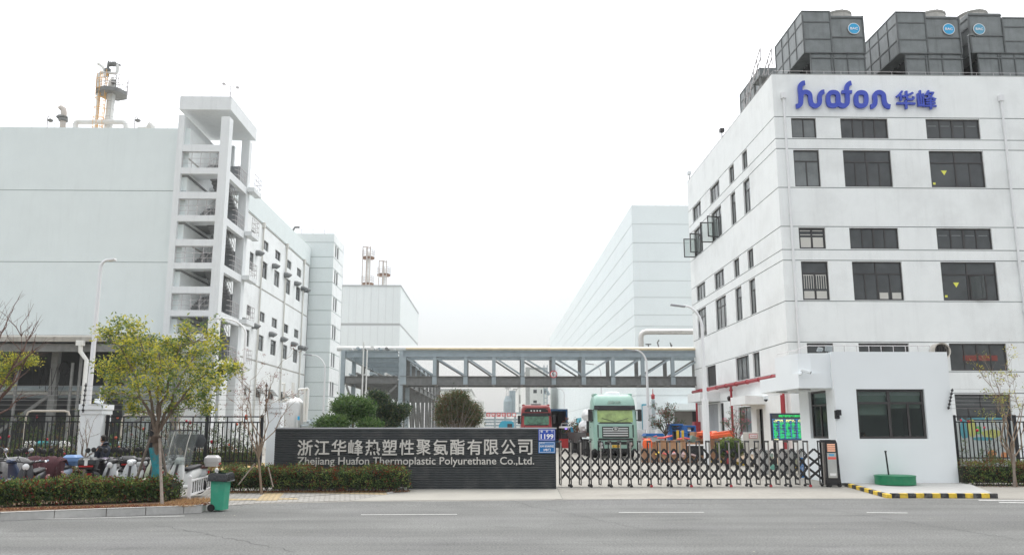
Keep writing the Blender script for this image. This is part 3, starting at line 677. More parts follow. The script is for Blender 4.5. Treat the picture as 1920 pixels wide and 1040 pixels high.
# ================================================================ GUARDHOUSE
YG = 30.3
gx0 = Xat(1571, 850, YG); gx1 = Xat(1796, 880, YG); gzt = Zat(1600, 660.5, YG); GB = YG+3.5
gh = thing('guardhouse', 'white flat roofed guardhouse beside the gate with one wide dark window', 'guardhouse', ((gx0+gx1)/2, YG, 0))
a = PY(1605, 729, YG); b = PY(1741, 822, YG); gw = (a.x, b.x, b.z, a.z)
swy = (PX(1551, 780, gx0).y, PX(1518, 780, gx0).y, PX(1520, 821, gx0).z, PX(1520, 734, gx0).z)
m = MB(); facade(m, 'y', YG, gx0, gx1, -.3, gzt, [gw], .2); facade(m, 'x', gx0, YG, GB, -.3, gzt, [swy], .2)
m.box(gx1-.2, gx1, YG+.2, GB, -.3, gzt-.001); m.box(gx0+.2, gx1-.2, GB-.2, GB, -.3, gzt-.001); m.box(gx0+.201, gx1-.201, YG+.2, GB-.2, 3.2, 3.35)
# inner face of walls so the room is closed
m.box(gx0+.21, gx0+.24, YG+.21, swy[0], 0, 3.2, 1); m.box(gx0+.21, gx0+.24, swy[1], GB-.2, 0, 3.2, 1); m.box(gx0+.2, gx1-.2, GB-.25, GB-.205, 0, 3.2, 1); m.box(gx1-.25, gx1-.205, YG+.2, GB-.25, 0, 3.2, 1)
m.box(gx0, gx1, YG, YG+.2, gzt, gzt+.03); m.box(gx0, gx0+.2, YG+.2, GB, gzt, gzt+.03)
m.build('wall', [whiteb, mat('room_wall', (.6, .63, .65), .9)], gh, world=True)
m = MB(); m.box(gx0+.2, gx1-.2, YG+.2, GB-.26, -.02, .03); m.build('floor', [grey], gh, world=True)
gg = glassmat('guard_glass', (.02, .025, .025), .28)
window(gh, 'y', YG, *gw, kind='guard', gm=gg, fw=.09, name='window')
window(gh, 'x', gx0, *swy, kind='tall2', gm=gg, fw=.08, name='window')
m = MB(); W = gw[1]-gw[0]; zt = gw[3]-.08
m.box(gw[0]+.1, gw[0]+W*.46, YG+.24, YG+.25, zt-.55, zt+.05); m.box(gw[0]+W*.5, gw[1]-.1, YG+.24, YG+.25, zt-.6, zt+.05); m.box(gw[0]+.1, gw[0]+W*.46, YG+.33, YG+.34, zt-.85, zt)
m.build('roller_blind', [mat('grey_green_blind', (.50, .58, .54), .9)], gh, world=True)
# canopy over the passage and block above it
cx0 = Xat(1497, 712, YG+.15); cz0 = Zat(1530, 727, YG+.15); cz1 = Zat(1530, 699, YG+.15); cyb = PX(1425, 722, cx0).y; pz1 = Zat(1540, 661.5, YG+.15)
m = MB(); m.box(cx0, gx0-.001, YG+.12, cyb, cz0, cz1); m.build('canopy', [whiteb], gh, world=True)
m = MB(); m.prism([(cx0, YG+.75), (cx0+.12, YG+.4), (cx0+.5, YG+.18), (cx0+.9, YG+.14), (gx0-.001, YG+.13), (gx0-.001, YG+2.6), (cx0, YG+2.6)], cz1+.001, pz1, 'z'); m.build('parapet', [whiteb], gh, world=True)
m = MB(); m.lathe([(.22, 0), (.22, -.04)], (cx0+.45, YG+.8, cz0), 16); m.lathe([(.22, 0), (.22, -.04)], (cx0+.35, YG+3.0, cz0), 16); m.build('ceiling_lamp', [mat('lamp_glass_grey', (.35, .35, .35), .4)], gh, world=True)
# roof rail
m = MB(); zr_ = gzt+.03
for i in range(9): x = gx0+.3+i*(gx1-gx0-.6)/8; m.tube((x, YG+.6, zr_), (x, YG+.6, zr_+.28), .015, n=5)
for k_ in (.28,): m.tube((gx0-.6, YG+.6, zr_+k_), (gx1-.3, YG+.6, zr_+k_), .016, n=5)
m.path([(gx0-.6, YG+.6, zr_+.28), (cx0+.3, YG+1, zr_+.15), (cx0+.05, YG+2.4, zr_+.12)], .015, n=5)
m.build('roof_rail', [railm], gh, world=True)
# fittings
p = PY(1570, 775, YG-.1); m = MB(); m.box(p.x-.07, p.x+.07, YG-.12, YG-.002, p.z-.18, p.z+.12); m.box(p.x-.03, p.x+.11, YG-.2, YG-.1, p.z-.06, p.z+.14); tag(m.build('intercom', [blackp]), 'small black box on the guardhouse wall left of its window', 'intercom')
m = MB(); m.path([(p.x-.02, YG-.02, p.z+.12), (p.x-.03, YG-.02, p.z+.8), (p.x-.07, YG-.02, gzt-.1)], .016, n=6); m.build('cable_conduit', [dpw], gh, world=True)
def bulletcam(p, lab, flip=1, mt=None):
    t = thing('security_camera', lab, 'camera', p); m = MB(); m.path([(p[0]-.12*flip, p[1]+.14, p[2]-.08), (p[0]-.1*flip, p[1]+.02, p[2]-.08), (p[0]-.03*flip, p[1], p[2])], .025); m.build('bracket', [whiteb], t, world=True)
    m = MB(); m.obox((p[0]+.05*flip, p[1]-.05, p[2]+.03), (.34, .12, .11), math.radians(-15)*flip, ry=math.radians(18)*flip); m.build('camera_housing', [mt or whiteb], t, world=True, bevel=.02)
    m = MB(); m.obox((p[0]+.225*flip, p[1]-.095, p[2]-.027), (.02, .09, .09), math.radians(-15)*flip, ry=math.radians(18)*flip); m.build('lens', [blackp], t, world=True)
p = PY(1507, 697, YG-.02); bulletcam((p.x, YG-.02, p.z), 'white bullet camera on the corner of the guardhouse canopy')
t = thing('floodlight', 'pair of floodlights on the roof edge of the guardhouse', 'lamp', (gx0-.3, YG+.2, gzt)); p = PY(1553, 653, YG+.3)
m = MB(); m.obox((p.x, YG+.25, p.z), (.26, .08, .2), .2, rx=.3); m.obox((p.x-.3, YG+.35, p.z-.04), (.24, .08, .16), .6, rx=.5); m.build('lamp_head', [mat('lamp_grey', (.3, .33, .34), .3)], t, world=True); m = MB(); m.tube((p.x, YG+.3, p.z-.1), (p.x-.05, YG+.3, gzt-.02), .02); m.tube((p.x-.3, YG+.4, p.z-.1), (p.x-.2, YG+.3, gzt), .02); m.build('bracket', [frame], t, world=True)
# insulator arm of the electric fence at the guardhouse corner
def insul(p0, p1, lab, k=6):
    t = thing('insulator_arm', lab, 'insulator arm', p0); m = MB(); m.tube(p0, p1, .02, n=6); m.build('arm', [frame], t, world=True)
    a_, b_ = Vector(p0), Vector(p1)
    for i in range(k):
        c = a_.lerp(b_, (i+.5)/k); m = MB(); m.lathe([(.03, -.04), (.055, 0), (.03, .04)], c, 8); m.build('insulator', [blackp], t, world=True, smooth=True)
    return t
a = PY(1778, 767, YG-.1); b = PY(1786, 728, YG-.1); insul(a, b, 'slanted black insulator arm at the right corner of the guardhouse')
# ---- island and striped kerb before the guardhouse
ik = mat('island_concrete', (.40, .40, .385), .9, var=.1, scale=2, bump=.2)
I0 = gp(1583, 911); I1 = gp(1663, 933.5); I2 = gp(1872, 934); I3 = (I2[0]+.1, I2[1]+.5)
kt = thing('striped_kerb', 'black and yellow painted kerb around the island before the guardhouse', 'kerb', (*I1, -.1))
def kr2(parent, a, b, n, z0, ztop, h):
    a = Vector(a); b = Vector(b); d = (b-a)/n; u = d.normalized(); s = Vector((-u.y, u.x))*.16
    for i in range(n):
        p = a+d*i; q = a+d*(i+1); m = MB(); g0, g1 = gz(p.y), gz(q.y)
        vs = [(p.x, p.y, g0-.05), (q.x, q.y, g1-.05), (q.x+s.x, q.y+s.y, g1-.05), (p.x+s.x, p.y+s.y, g0-.05), (p.x, p.y, g0+h), (q.x, q.y, g1+h), (q.x+s.x, q.y+s.y, g1+h), (p.x+s.x, p.y+s.y, g0+h)]
        m.add(vs, [(0, 1, 2, 3), (4, 5, 6, 7), (0, 1, 5, 4), (1, 2, 6, 5), (2, 3, 7, 6), (3, 0, 4, 7)]); m.build('kerb_block', [kerbblack if i % 2 == 0 else yellow], parent, world=True, bevel=.015)
kr2(kt, I0, I1, 10, 0, 0, .12); kr2(kt, (I1[0]+.16, I1[1]), I2, 13, 0, 0, .15)
m = MB(); m.add([(I0[0]+.15, I0[1]+.1, gz(I0[1])+.10), (I1[0]+.2, I1[1]+.15, gz(I1[1])+.12), (I2[0], I2[1]+.15, gz(I2[1])+.12), (gx1+.3, YG, .1), (gx0, YG, .1)], [(0, 1, 2, 3, 4)]); struct(m.build('traffic_island', [ik]))
gm_ = mat('green_drum_paint', (.015, .20, .09), .45, var=.15, scale=4, dirt=(.05, .16, .09), dscale=6, damt=.4)
gpx = G(1678, 916); t = thing('pole_base', 'low round green drum base with a thin leaning black pole on the island', 'pole base', (gpx.x, gpx.y+.6, .08))
m = MB(); R = SC(27.5)*38; c = (Xat(1679, 908, gpx.y+.75), gpx.y+.75, .09); zt = Zat(1678, 898, c[1]-R*.4); m.lathe([(R, 0), (R, .27), (R*1.02, .272), (R*1.02, .31), (R*.98, .315), (R*.3, .325)], c, 40); m.build('drum', [gm_], t, world=True, smooth=True)
p = PY(1667, 897, c[1]); q = PY(1662, 847, c[1]); m = MB(); m.tube((p.x, c[1], .35), (q.x-.03, c[1], q.z), .03, n=8); m.lathe([(.04, 0), (.045, .05)], (q.x-.03, c[1], q.z), 8); m.build('pole', [black], t, world=True)
q = G(1660, 942.5); m = MB(); m.lathe([(.5, -.02), (.5, .008)], (q.x, q.y, -.19), 24); tag(m.build('manhole_cover', [mat('cast_iron', (.07, .07, .07), .7, var=.3, scale=9)]), 'dark round manhole cover in the road before the green drum', 'manhole cover')
# ================================================================ LEFT PLANT BUILDING
YL = 57.0
XS = (PY(464, 354, 71).x+PY(582, 473, 96.6).x)/2       # plane of the long side wall
ZL = Zat(200, 241, YL); YLE = PX(582, 473, XS).y
lb = thing('plant_building', 'pale green windowless front and white windowed side of the long plant building at the left', 'building', (XS, YL, .4))
m = MB()
zsh = Zat(100, 629, YL)
j1 = Zat(150, 357, YL); j2 = Zat(150, 491, YL)
facade(m, 'y', YL, -70, XS, .3, ZL, [], .1, 1, [j1, j2], m=0)
def c3(x, y): return (300+x/2.889, 160+y/2.889)
def c4(x, y): return (320+x/2.889, 500+y/2.889)
def py_(p): return PX(p[0], p[1], XS).y
def pz_(p): return PX(p[0], p[1], XS).z
cols = [c4(435, 230), c4(510, 270), c4(577, 305), c4(637, 340), c4(692, 370)]
cl = [c4(412, 230), c4(478, 270), c4(547, 305), c4(611, 340), c4(668, 370)]
SP = [(py_(a), py_(b)) for a, b in zip(cl, cols)]
dY = SP[1][0]-SP[0][0]; SP = [(SP[0][0]-dY*.86, SP[0][1]-dY*.86)]+SP
def lev(p): return pz_(p)
rowsL = [(lev(c3(516, 850)), lev(c3(516, 795)), 'two'), (lev(c3(508, 1008)), lev(c3(508, 912)), 'tall2'),
         (lev(c4(510, 305)), lev(c4(510, 252)), 'two'), (lev(c4(502, 460)), lev(c4(502, 375)), 'tall2'), (lev(c4(490, 708)), lev(c4(490, 655)), 'two')]
hl = []
for r, (za, zb_, kd) in enumerate(rowsL):
    for k, (ya, yb) in enumerate(SP): hl.append((ya, yb, za, zb_, kd, r, k))
gl = [lev(c4(480, 113)), lev(c4(480, 515)), ZL-2.2]
facade(m, 'x', XS, YL, YLE, .3, ZL, [h[:4] for h in hl], .2, -1, gl, gw=.14, m=4, rm=4, gm=2)
m.box(-69, XS-.3, YL+.3, YLE, ZL-1, ZL-.8, 2); m.box(-70, XS, YLE-.2, YLE, .3, ZL, 4); m.box(XS-.7, XS-.6, YL+.3, YLE-.3, .3, ZL-1.2, 3)
m.box(-70, XS, YL, YL+.25, ZL, ZL+.05, 0); m.box(XS-.25, XS, YL+.25, YLE, ZL, ZL+.05, 4)
m.build('wall', [pale, mat('soft_joint', (.38, .43, .43), .9), mat('beige_joint', (.42, .41, .38), .9), interior, white], lb, world=True)
m = MB(); m.box(XS, XS+.06, YL+6.3, YLE, ZL-2.05, ZL+.02); m.build('parapet_band', [pale], lb, world=True)
for ya, yb, za, zb_, kd, r, k in hl:
    o = window(lb, 'x', XS, ya, yb, za, zb_, kind=kd, inw=-1, gm=glassl if (r+k) % 3 else glass, fw=.08)
    if r == 4 and k > 0:
        g = MB(); zm = zb_-.1; g.add([(XS+.05, ya+.1, zm), (XS+.05, yb-.1, zm), (XS+.55, yb-.1, za+.25), (XS+.55, ya+.1, za+.25)], [(0, 1, 2, 3)]); g.build('open_sash', [glassl], o, world=True)
hood = mat('grey_vent_hood', (.17, .18, .18), .5, metal=.4)
VC = [c4(300, 248), c4(388, 290), c4(451, 320), c4(543, 365), c4(606, 392), c4(662, 418), c4(700, 437), c4(717, 441), c4(625, 45), c4(680, 90), c4(716, 118), c4(732, 127), c3(385, 790), c3(530, 908), c3(618, 978), c3(682, 1025)]
for c in VC:
    p = PX(c[0]-3, c[1], XS); m = MB(); n = 12; R = .27; rgs = []
    for (dx, dz, tl) in ((0, 0, 0), (.3, 0, 0), (.52, -.08, -.5), (.56, -.14, -.9)):
        rgs.append([(p.x+dx+R*math.sin(2*math.pi*i/n)*math.sin(-tl)*1., p.y+R*math.cos(2*math.pi*i/n), p.z+dz+R*math.sin(2*math.pi*i/n)*math.cos(tl)) for i in range(n)])
    m.rings(rgs); m.build('vent_hood', [hood], lb, world=True, smooth=True)
for c in (c4(470, 300), c4(605, 300), c4(705, 300)):
    p = PX(*c, XS); m = MB(); m.tube((XS+.12, p.y, .4), (XS+.12, p.y, ZL-2.2), .08, n=8); m.box(XS, XS+.25, p.y-.18, p.y+.18, ZL-2.5, ZL-2.0); m.build('downpipe', [mat('beige_downpipe', (.62, .61, .57), .6)], lb, world=True, smooth=True)
# lightning rail
m = MB(); 
for i in range(30): m.tube((XS-.1-i*1.6, YL+.1, ZL+.05), (XS-.1-i*1.6, YL+.1, ZL+.4), .015, n=4)
m.tube((-55, YL+.1, ZL+.4), (XS-.6, YL+.1, ZL+.4), .015, n=4); m.build('lightning_rail', [railm], lb, world=True)
# ---- stair tower
YT = YL-.35
tx0 = (Xat(336, 183, YT)+Xat(318, 620, YT))/2-.2; tx1 = (Xat(435, 183, YT)+Xat(411, 520, YT))/2
tzt = Zat(385, 181, YT); tyb = PX(482, 232, tx1).y
tw = thing('stair_tower', 'open white concrete stair tower with steel railings at the corner of the plant building', 'stair tower', ((tx0+tx1)/2, YT, .4))
tw_w = mat('white_render_tower', (.74, .765, .77), .85, var=.03, scale=1.5, streak=.10, bump=.1)
px_post = tx1-(Xat(435, 190, YT)-Xat(419, 190, YT))*1.0
lx = tx0+(Xat(347, 205, YT)-Xat(336, 205, YT))
m = MB(); m.box(px_post, tx1, YT, YT+.75, .3, tzt-1.5); m.build('column', [tw_w], tw, world=True)
m = MB(); m.box(px_post, tx1, tyb-.7-.9, tyb-.9, .3, tzt-1.5); m.build('column', [tw_w], tw, world=True)
m = MB(); m.box(tx0, lx, YT, tyb, .3, tzt-1.4); m.build('side_wall', [tw_w], tw, world=True)
zt_b = Zat(385, 206, YT); cfl = mat('shaded_stair_concrete', (.26, .265, .265), .9, var=.1, scale=2)  # flights and slabs coloured grey to deepen the shade inside the tower
m = MB(); m.box(tx0, tx1+.03, YT-.03, tyb, zt_b, tzt); m.build('roof_slab', [tw_w], tw, world=True)
m = MB(); m.box(lx, XS+.02, tyb-.3, tyb, .3, tzt-1.5); 
m.box(XS+.02, XS+1.3, tyb-.3, tyb, .3, tzt-1.5); m.build('back_wall', [tw_w], tw, world=True)
zA = [Zat(380, 271+88.6*k, YT) for k in range(6)]; zAb = [Zat(380, 283.5+88.6*k, YT) for k in range(6)]
zB = [Zat(380, 314.3+88.9*k, YT) for k in range(6)]; zBb = [Zat(380, 325.5+88.9*k, YT) for k in range(6)]
for k in range(5):
    m = MB(); m.box(lx, px_post, YT+.02, YT+.32, zAb[k], zA[k]); m.build('beam', [tw_w], tw, world=True)
for k in range(5):
    m = MB(); m.box(lx, px_post, YT+.02, YT+.32, zBb[k], zB[k]); m.build('beam', [tw_w], tw, world=True)
    # landing slab at the B level reaching the side, with overhang
    m = MB(); m.box(lx, px_post, YT+.321, YT+2.2, zB[k]-.22, zB[k]-.03); m.box(tx1-.35, tx1-.02, YT+.75, tyb-1.6, zBb[k]-.1, zB[k]); m.build('landing', [tw_w], tw, world=True)
    m = MB(); m.box(lx, tx1+.05, tyb-1.55, tyb-.31, zB[k]-.25, zB[k]-.02); m.box(tx1+.05, tx1+.55, tyb-1.6, tyb+.4, zB[k]-.3, zB[k]+.03); m.build('landing', [tw_w], tw, world=True)
    # railing in the front opening
    z0 = zB[k]; H_ = min(1.15, zAb[k]-z0-.05); m = MB()
    for q in (.3, .62, 1): m.tube((lx, YT+.12, z0+H_*q), (px_post, YT+.12, z0+H_*q), .028 if q == 1 else .018, n=5)
    nb = 5
    for i in range(nb): x = lx+.05+(px_post-lx-.1)*i/(nb-1); m.tube((x, YT+.12, z0), (x, YT+.12, z0+H_), .025, n=5)
    m.build('railing', [railm], tw, world=True)
    m = MB(); xa = tx1+.02; 
    for q in (.33, .66, 1):
        m.path([(xa-.3, YT+2.6, z0+1.1*q), (xa-.1, YT+2.9, z0+1.1*q), (xa-.1, tyb-1.7, z0+1.1*q)], .022, n=5)
        m.path([(xa+.0, tyb+.35, z0+1.1*q), (xa+.5, tyb+.35, z0+1.1*q), (xa+.5, tyb-1.5, z0+1.1*q)], .022, n=5)
    for i in range(6): y = YT+2.9+(tyb-1.7-YT-2.9)*i/5; m.tube((xa-.1, y, z0), (xa-.1, y, z0+1.1), .018, n=5)
    for i in range(5): y = tyb-1.5+1.85*i/4; m.tube((xa+.5, y, z0), (xa+.5, y, z0+1.1), .018, n=5)
    m.build('side_railing', [railm], tw, world=True)
    m = MB(); m.box(lx, px_post+.35, YT+2.21, tyb-1.56, zB[k]-.2, zB[k]-.03) if k else None; m.box(lx, XS+.1, YT+.34, tyb-.31, zBb[k]-.16, zBb[k]-.04); m.build('shading_slab', [cfl], tw, world=True)  # extra slabs added to cut the light inside the tower
    # flights between landings
    zn = zB[k-1] if k else zB[0]+ (zB[0]-zB[1]); zm = (z0+zn)/2
    for (ya, za, yb, zb_, xa, xb) in ((YT+2.0, z0, tyb-1.5, zm, lx+.1, (lx+px_post)/2-.1), (tyb-1.5, zm, YT+2.0, zn, (lx+px_post)/2+.1, px_post-.1)):
        if k == 0 and za > z0: continue
        m = MB(); ns = 9
        for i in range(ns):
            y0_, y1_ = ya+(yb-ya)*i/ns, ya+(yb-ya)*(i+1)/ns; z_ = za+(zb_-za)*(i+1)/ns; m.box(xa, xb, min(y0_, y1_), max(y0_, y1_), z_-.32, z_)
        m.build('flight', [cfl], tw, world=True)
        m = MB(); 
        for xx in (xb-.04,):
            for q in (.5, 1): m.tube((xx, ya, za+1.0*q), (xx, yb, zb_+1.0*q), .022, n=5)
            for i in range(6): t_ = i/5; m.tube((xx, ya+(yb-ya)*t_, za+(zb_-za)*t_), (xx, ya+(yb-ya)*t_, za+(zb_-za)*t_+1), .018, n=5)
        m.build('stair_railing', [railm], tw, world=True)
# dark doorways on the back wall and lamp, pipes on the wall of each landing
for k in range(5):
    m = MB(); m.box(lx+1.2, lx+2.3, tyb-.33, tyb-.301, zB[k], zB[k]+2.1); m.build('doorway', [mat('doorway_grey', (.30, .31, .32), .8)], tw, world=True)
    m = MB(); m.tube((lx+.06, YT+1.4, zB[k]), (lx+.06, YT+1.4, zB[k]+2.0), .025, n=5); m.lathe([(.1, 0), (.1, .22)], (lx+.12, YT+1.4, zB[k]+2.0), 8); m.build('wall_lamp', [frame], tw, world=True)
m = MB(); z_ = tzt
for i in range(6): m.tube((tx0+.1+(tx1-tx0-.2)*i/5, YT+.1, z_), (tx0+.1+(tx1-tx0-.2)*i/5, YT+.1, z_+.35), .015, n=4); m.tube((tx1-.1, YT+.1+(tyb-YT-.2)*i/5, z_), (tx1-.1, YT+.1+(tyb-YT-.2)*i/5, z_+.35), .015, n=4)
m.path([(tx0+.1, YT+.1, z_+.35), (tx1-.1, YT+.1, z_+.35), (tx1-.1, tyb-.1, z_+.35)], .015, n=4)
p = PY(432, 172, YT+.4); m.tube((p.x, YT+.4, z_), (p.x, YT+.4, z_+1), .03, n=5); m.tube((p.x-.5, YT+.4, z_+1.1), (p.x+.5, YT+.4, z_+.85), .03, n=5); m.box(p.x-.6, p.x-.4, YT+.3, YT+.5, z_+1.05, z_+1.2); m.box(p.x+.4, p.x+.6, YT+.3, YT+.5, z_+.8, z_+.92)
m.build('lightning_rail', [railm], tw, world=True)
# ground storey of the tower
m = MB(); m.box(lx, px_post, YT+.02, YT+.3, zB[4]-5.6, zB[4]-4.9); m.build('beam', [tw_w], tw, world=True); m = MB(); m.box(lx, XS+.5, tyb-1.6, tyb-.31, zB[4]-5.3, zB[4]-5.05); m.build('beam', [tw_w], tw, world=True)
# ---- lean-to shelter against the front
sh_ = thing('process_shelter', 'dark open steel lean-to full of pipes under the pale green wall', 'shelter', (-36, 47, .35))
YH = 49.0; zf = Zat(60, 640, YH); zf2 = Zat(60, 631, YH)
xr_ = Xat(182, 640, YH)
m = MB(); m.add([(-60, YH, zf), (xr_, YH, zf), (xr_, YH, zf2), (-60, YH, zf2), (-60, YL-.02, zf2+1.0), (xr_, YL-.02, zf2+1.0), (-60, YL-.02, zf2+.8), (xr_, YL-.02, zf2+.8)], [(0, 1, 2, 3), (3, 2, 5, 4), (0, 1, 7, 6), (1, 2, 5, 7)])
m.build('roof', [mat('weathered_fascia', (.36, .345, .31), .9, var=.2, scale=.8, streak=.4, dirt=(.7, .7, .68), dscale=.5, damt=.4)], sh_, world=True)
x2_ = Xat(335, 655, YH+1)
m = MB(); m.add([(xr_, YH+1.5, zf-.3), (x2_, YH+1.5, zf-.5), (x2_, YL-.02, zf+.6), (xr_, YL-.02, zf+.8), (xr_, YH+1.5, zf-.45), (x2_, YH+1.5, zf-.65)], [(0, 1, 2, 3), (0, 1, 5, 4)]); m.build('side_roof', [steelg], sh_, world=True)
m = MB(); m.box(-60, x2_, YH+.3, YH+.5, zf-.55, zf-.1); m.build('header_beam', [steelg], sh_, world=True)
dk = mat('shelter_back_shade', (.075, .08, .083), .9, var=.2, scale=.5)  # panel colour darkened to carry the shade under the lean-to
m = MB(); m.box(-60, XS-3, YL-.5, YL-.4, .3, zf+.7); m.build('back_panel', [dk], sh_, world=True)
for px in (100, 330, -60, -200):
    x = Xat(px, 700, YH+2); m = MB(); m.box(x-.2, x+.2, YH+2, YH+2.35, .3, zf); m.bar((x-.2, YH+2.2, zf-3), (x-3, YH+2.2, zf-5.2), .15, .2); m.build('column', [steelg], sh_, world=True)
x = Xat(172, 660, YH); m = MB(); m.path([(x-.6, YH-.2, zf), (x-.55, YH-.2, zf-.6), (x-.15, YH-.2, zf-1.1), (x-.15, YH-.2, .4)], .13); m.box(x-.8, x-.4, YH-.35, YH-.05, zf-.25, zf+.05); m.build('downpipe', [pipew], sh_, world=True, smooth=True)
for i, (py, r_) in enumerate(((728, .16), (735, .12), (742, .1))):
    z_ = Zat(60, py, YH+3); m = MB(); m.tube((-60, YH+3+i*.4, z_), (x2_, YH+3+i*.4, z_), r_); m.build('pipe', [pipew if i == 1 else steelb], sh_, world=True, smooth=True)
for px0, px1, py in ((50, 132, 770), (230, 300, 777)):
    z_ = Zat(px0, py, YH-2); a_ = Xat(px0, py, YH-2); b_ = Xat(px1, py, YH-2); m = MB(); m.path([(a_, YH-2, .4), (a_, YH-2, z_-.3), (a_+.1, YH-2, z_-.05), (a_+.3, YH-2, z_), (b_-.3, YH-2, z_), (b_-.1, YH-2, z_-.05), (b_, YH-2, z_-.3), (b_, YH-2, .4)], .055, n=8)
    m.build('pipe', [mat('beige_pipe', (.42, .39, .34), .6)], sh_, world=True, smooth=True)
tqm = mat('pump_teal', (.03, .28, .30), .5); 
for i, px in enumerate((62, 85, 108, 125, 200, 235)):
    y = YH-1; c = PY(px, 790, y); m = MB(); m.lathe([(.1, -.3), (.22, -.25), (.23, .15), (.15, .25), (.08, .3)], (c.x, y, 1.15), 12, axis='x'); m.box(c.x-.25, c.x+.25, y-.2, y+.2, .4, .95)
    tag(m.build('pump', [(pipew, tqm, steelb)[i % 3]], smooth=False), ['white pump leftmost in the dark shelter', 'teal pump second from the left in the shelter', 'bluish pump third from the left in the shelter', 'white pump left of the lamp pole in the shelter', 'teal pump behind the yellow green tree', 'bluish pump behind the yellow green tree, right of the teal one'][i], 'pump', 'pumps in the shelter')
# tall dark vertical members and loose hoses
for px, py0 in ((133, 680), (148, 650), (200, 700), (30, 690)):
    m = MB(); x = Xat(px, 720, YH+1); m.tube((x, YH+1, .4), (x, YH+1, Zat(px, py0, YH+1)), .09); m.build('standpipe', [steelg], sh_, world=True, smooth=True)
m = MB()
for k in range(5):
    x = Xat(60+k*12, 700, YH+2); z_ = Zat(60, 690, YH+2); m.path([(x, YH+2, z_), (x+.15, YH+2, z_-1-.2*k), (x+.5, YH+2, z_-.9), (x+.7, YH+2, z_+.1)], .02, n=4)
x = Xat(120, 690, YH+1.9); z_ = Zat(120, 690, YH+1.9)
for k in range(3): m.path([(x+.28*math.cos(t*math.pi/5), YH+1.9+.05*k, z_+(.4+.03*k)*math.sin(t*math.pi/5)) for t in range(11)], .03, n=5)
m.build('hose', [blackp], sh_, world=True)
# ---- roof equipment of the left building
YK = YL+6
def col_tower(lab, px, pw, ybase, ytop, Y0, plats, ladder=True, mt=None, zbase=None):
    c = PY(px, ybase, Y0); zt = Zat(px, ytop, Y0); R = pw*SC(Y0)/2*1.0; zb0 = zbase if zbase is not None else c.z-1
    t = thing('distillation_column', lab, 'column', (c.x, Y0, zb0))
    m = MB(); m.lathe([(R, zb0), (R, zt-.3), (R*.8, zt), (R*.35, zt+R*.5), (R*.3, zt+R*.7)], (c.x, Y0, 0), 20); m.build('vessel', [pipew], t, world=True, smooth=True)
    m = MB()
    for i in range(8): z = zb0+(zt-zb0)*i/8; m.lathe([(R*1.02, z), (R*1.02, z+.05)], (c.x, Y0, 0), 20)
    m.build('seam_band', [mat('seam_grey', (.5, .51, .5), .6)], t, world=True)
    for pyp, rr_ in plats:
        z = Zat(px, pyp, Y0); n = 8; Rp = R*rr_; m = MB()
        m.lathe([(R*1.05, z-.25), (Rp*.95, z-.3), (Rp, z-.3), (Rp, z), (R*1.05, z)], (c.x, Y0, 0), n); m.build('platform', [rust if not ladder else steelg], t, world=True)
        m = MB()
        for q in (.4, .75, 1.1): m.path([(c.x+Rp*math.cos(2*math.pi*i/n), Y0+Rp*math.sin(2*math.pi*i/n), z+q) for i in range(n+1)], .03, n=4)
        for i in range(n): m.tube((c.x+Rp*math.cos(2*math.pi*i/n), Y0+Rp*math.sin(2*math.pi*i/n), z), (c.x+Rp*math.cos(2*math.pi*i/n), Y0+Rp*math.sin(2*math.pi*i/n), z+1.1), .03, n=4)
        m.build('railing', [railm], t, world=True)
    return t, c, zt, R
t, c, zt, R = col_tower('tall white process column with octagonal platform and orange caged ladder on the left roof', 203, 15, 241, 150, YK, [(172, 4.0)])
m = MB(); lx_ = c.x-R*1.5; om = mat('ladder_orange', (.75, .42, .12), .6)
zb0 = c.z-1
for q in (-.22, .22): m.tube((lx_+q, YK-R-.1, zb0), (lx_+q, YK-R-.1, zt+.5), .035, n=5)
i = 0; z = zb0
while z < zt+.4: m.tube((lx_-.22, YK-R-.1, z), (lx_+.22, YK-R-.1, z), .02, n=4); z += .35
z = zb0
while z < zt+.4: m.path([(lx_-.35, YK-R-.1, z), (lx_-.35, YK-R-.6, z), (lx_, YK-R-.8, z), (lx_+.35, YK-R-.6, z), (lx_+.35, YK-R-.1, z)], .025, n=4); z += .8
for q in (-.35, 0, .35): m.tube((lx_+q, YK-R-.6-.2*(q == 0), zb0), (lx_+q, YK-R-.6-.2*(q == 0), zt+.5), .02, n=4)
m.build('caged_ladder', [om], t, world=True)
m = MB()
def pk(px, py): p = PY(px, py, YK-R); return (p.x, YK-R, p.z)
m.tube(pk(211, 175), pk(205, 245), .05); m.path([pk(180, 245), pk(186, 141), pk(188, 137), pk(192, 136), pk(217, 138), pk(220, 134), pk(221, 121)], .13)
m.path([pk(197, 145), pk(196, 133), pk(193, 126), pk(187, 121), pk(183.5, 120)], .12); m.build('pipe', [pipew], t, world=True, smooth=True)
m = MB(); m.path([pk(202, 145), pk(202.5, 130), pk(203, 114)], [.10, .12, .05]); m.path([pk(203, 121), pk(221, 120.5), pk(226, 123)], .075)
for q in (131, 134): m.lathe([(.25, -.06), (.25, .06)], pk(202, q), 8)
for q in (207, 212, 216): m.lathe([(.22, -.05), (.22, .05)], pk(q, 120.5), 8, axis='x')
m.tube(pk(218, 141), pk(217, 165), .04); m.lathe([(.2, -.12), (.2, .12)], pk(213, 154), 8, axis='x')
m.build('valve_piping', [steelg], t, world=True, smooth=True)
t = thing('vent_stack', 'short beige curved vent stack with flange on the left roof', 'vent', pk(118, 241)); m = MB()
YK0 = YK; m.path([pk(117, 250), pk(118, 228), pk(120, 212), pk(119, 205), pk(115, 202), pk(111.5, 205)], .22, n=12); m.build('stack', [mat('vent_beige', (.50, .46, .42), .6)], t, world=True, smooth=True)
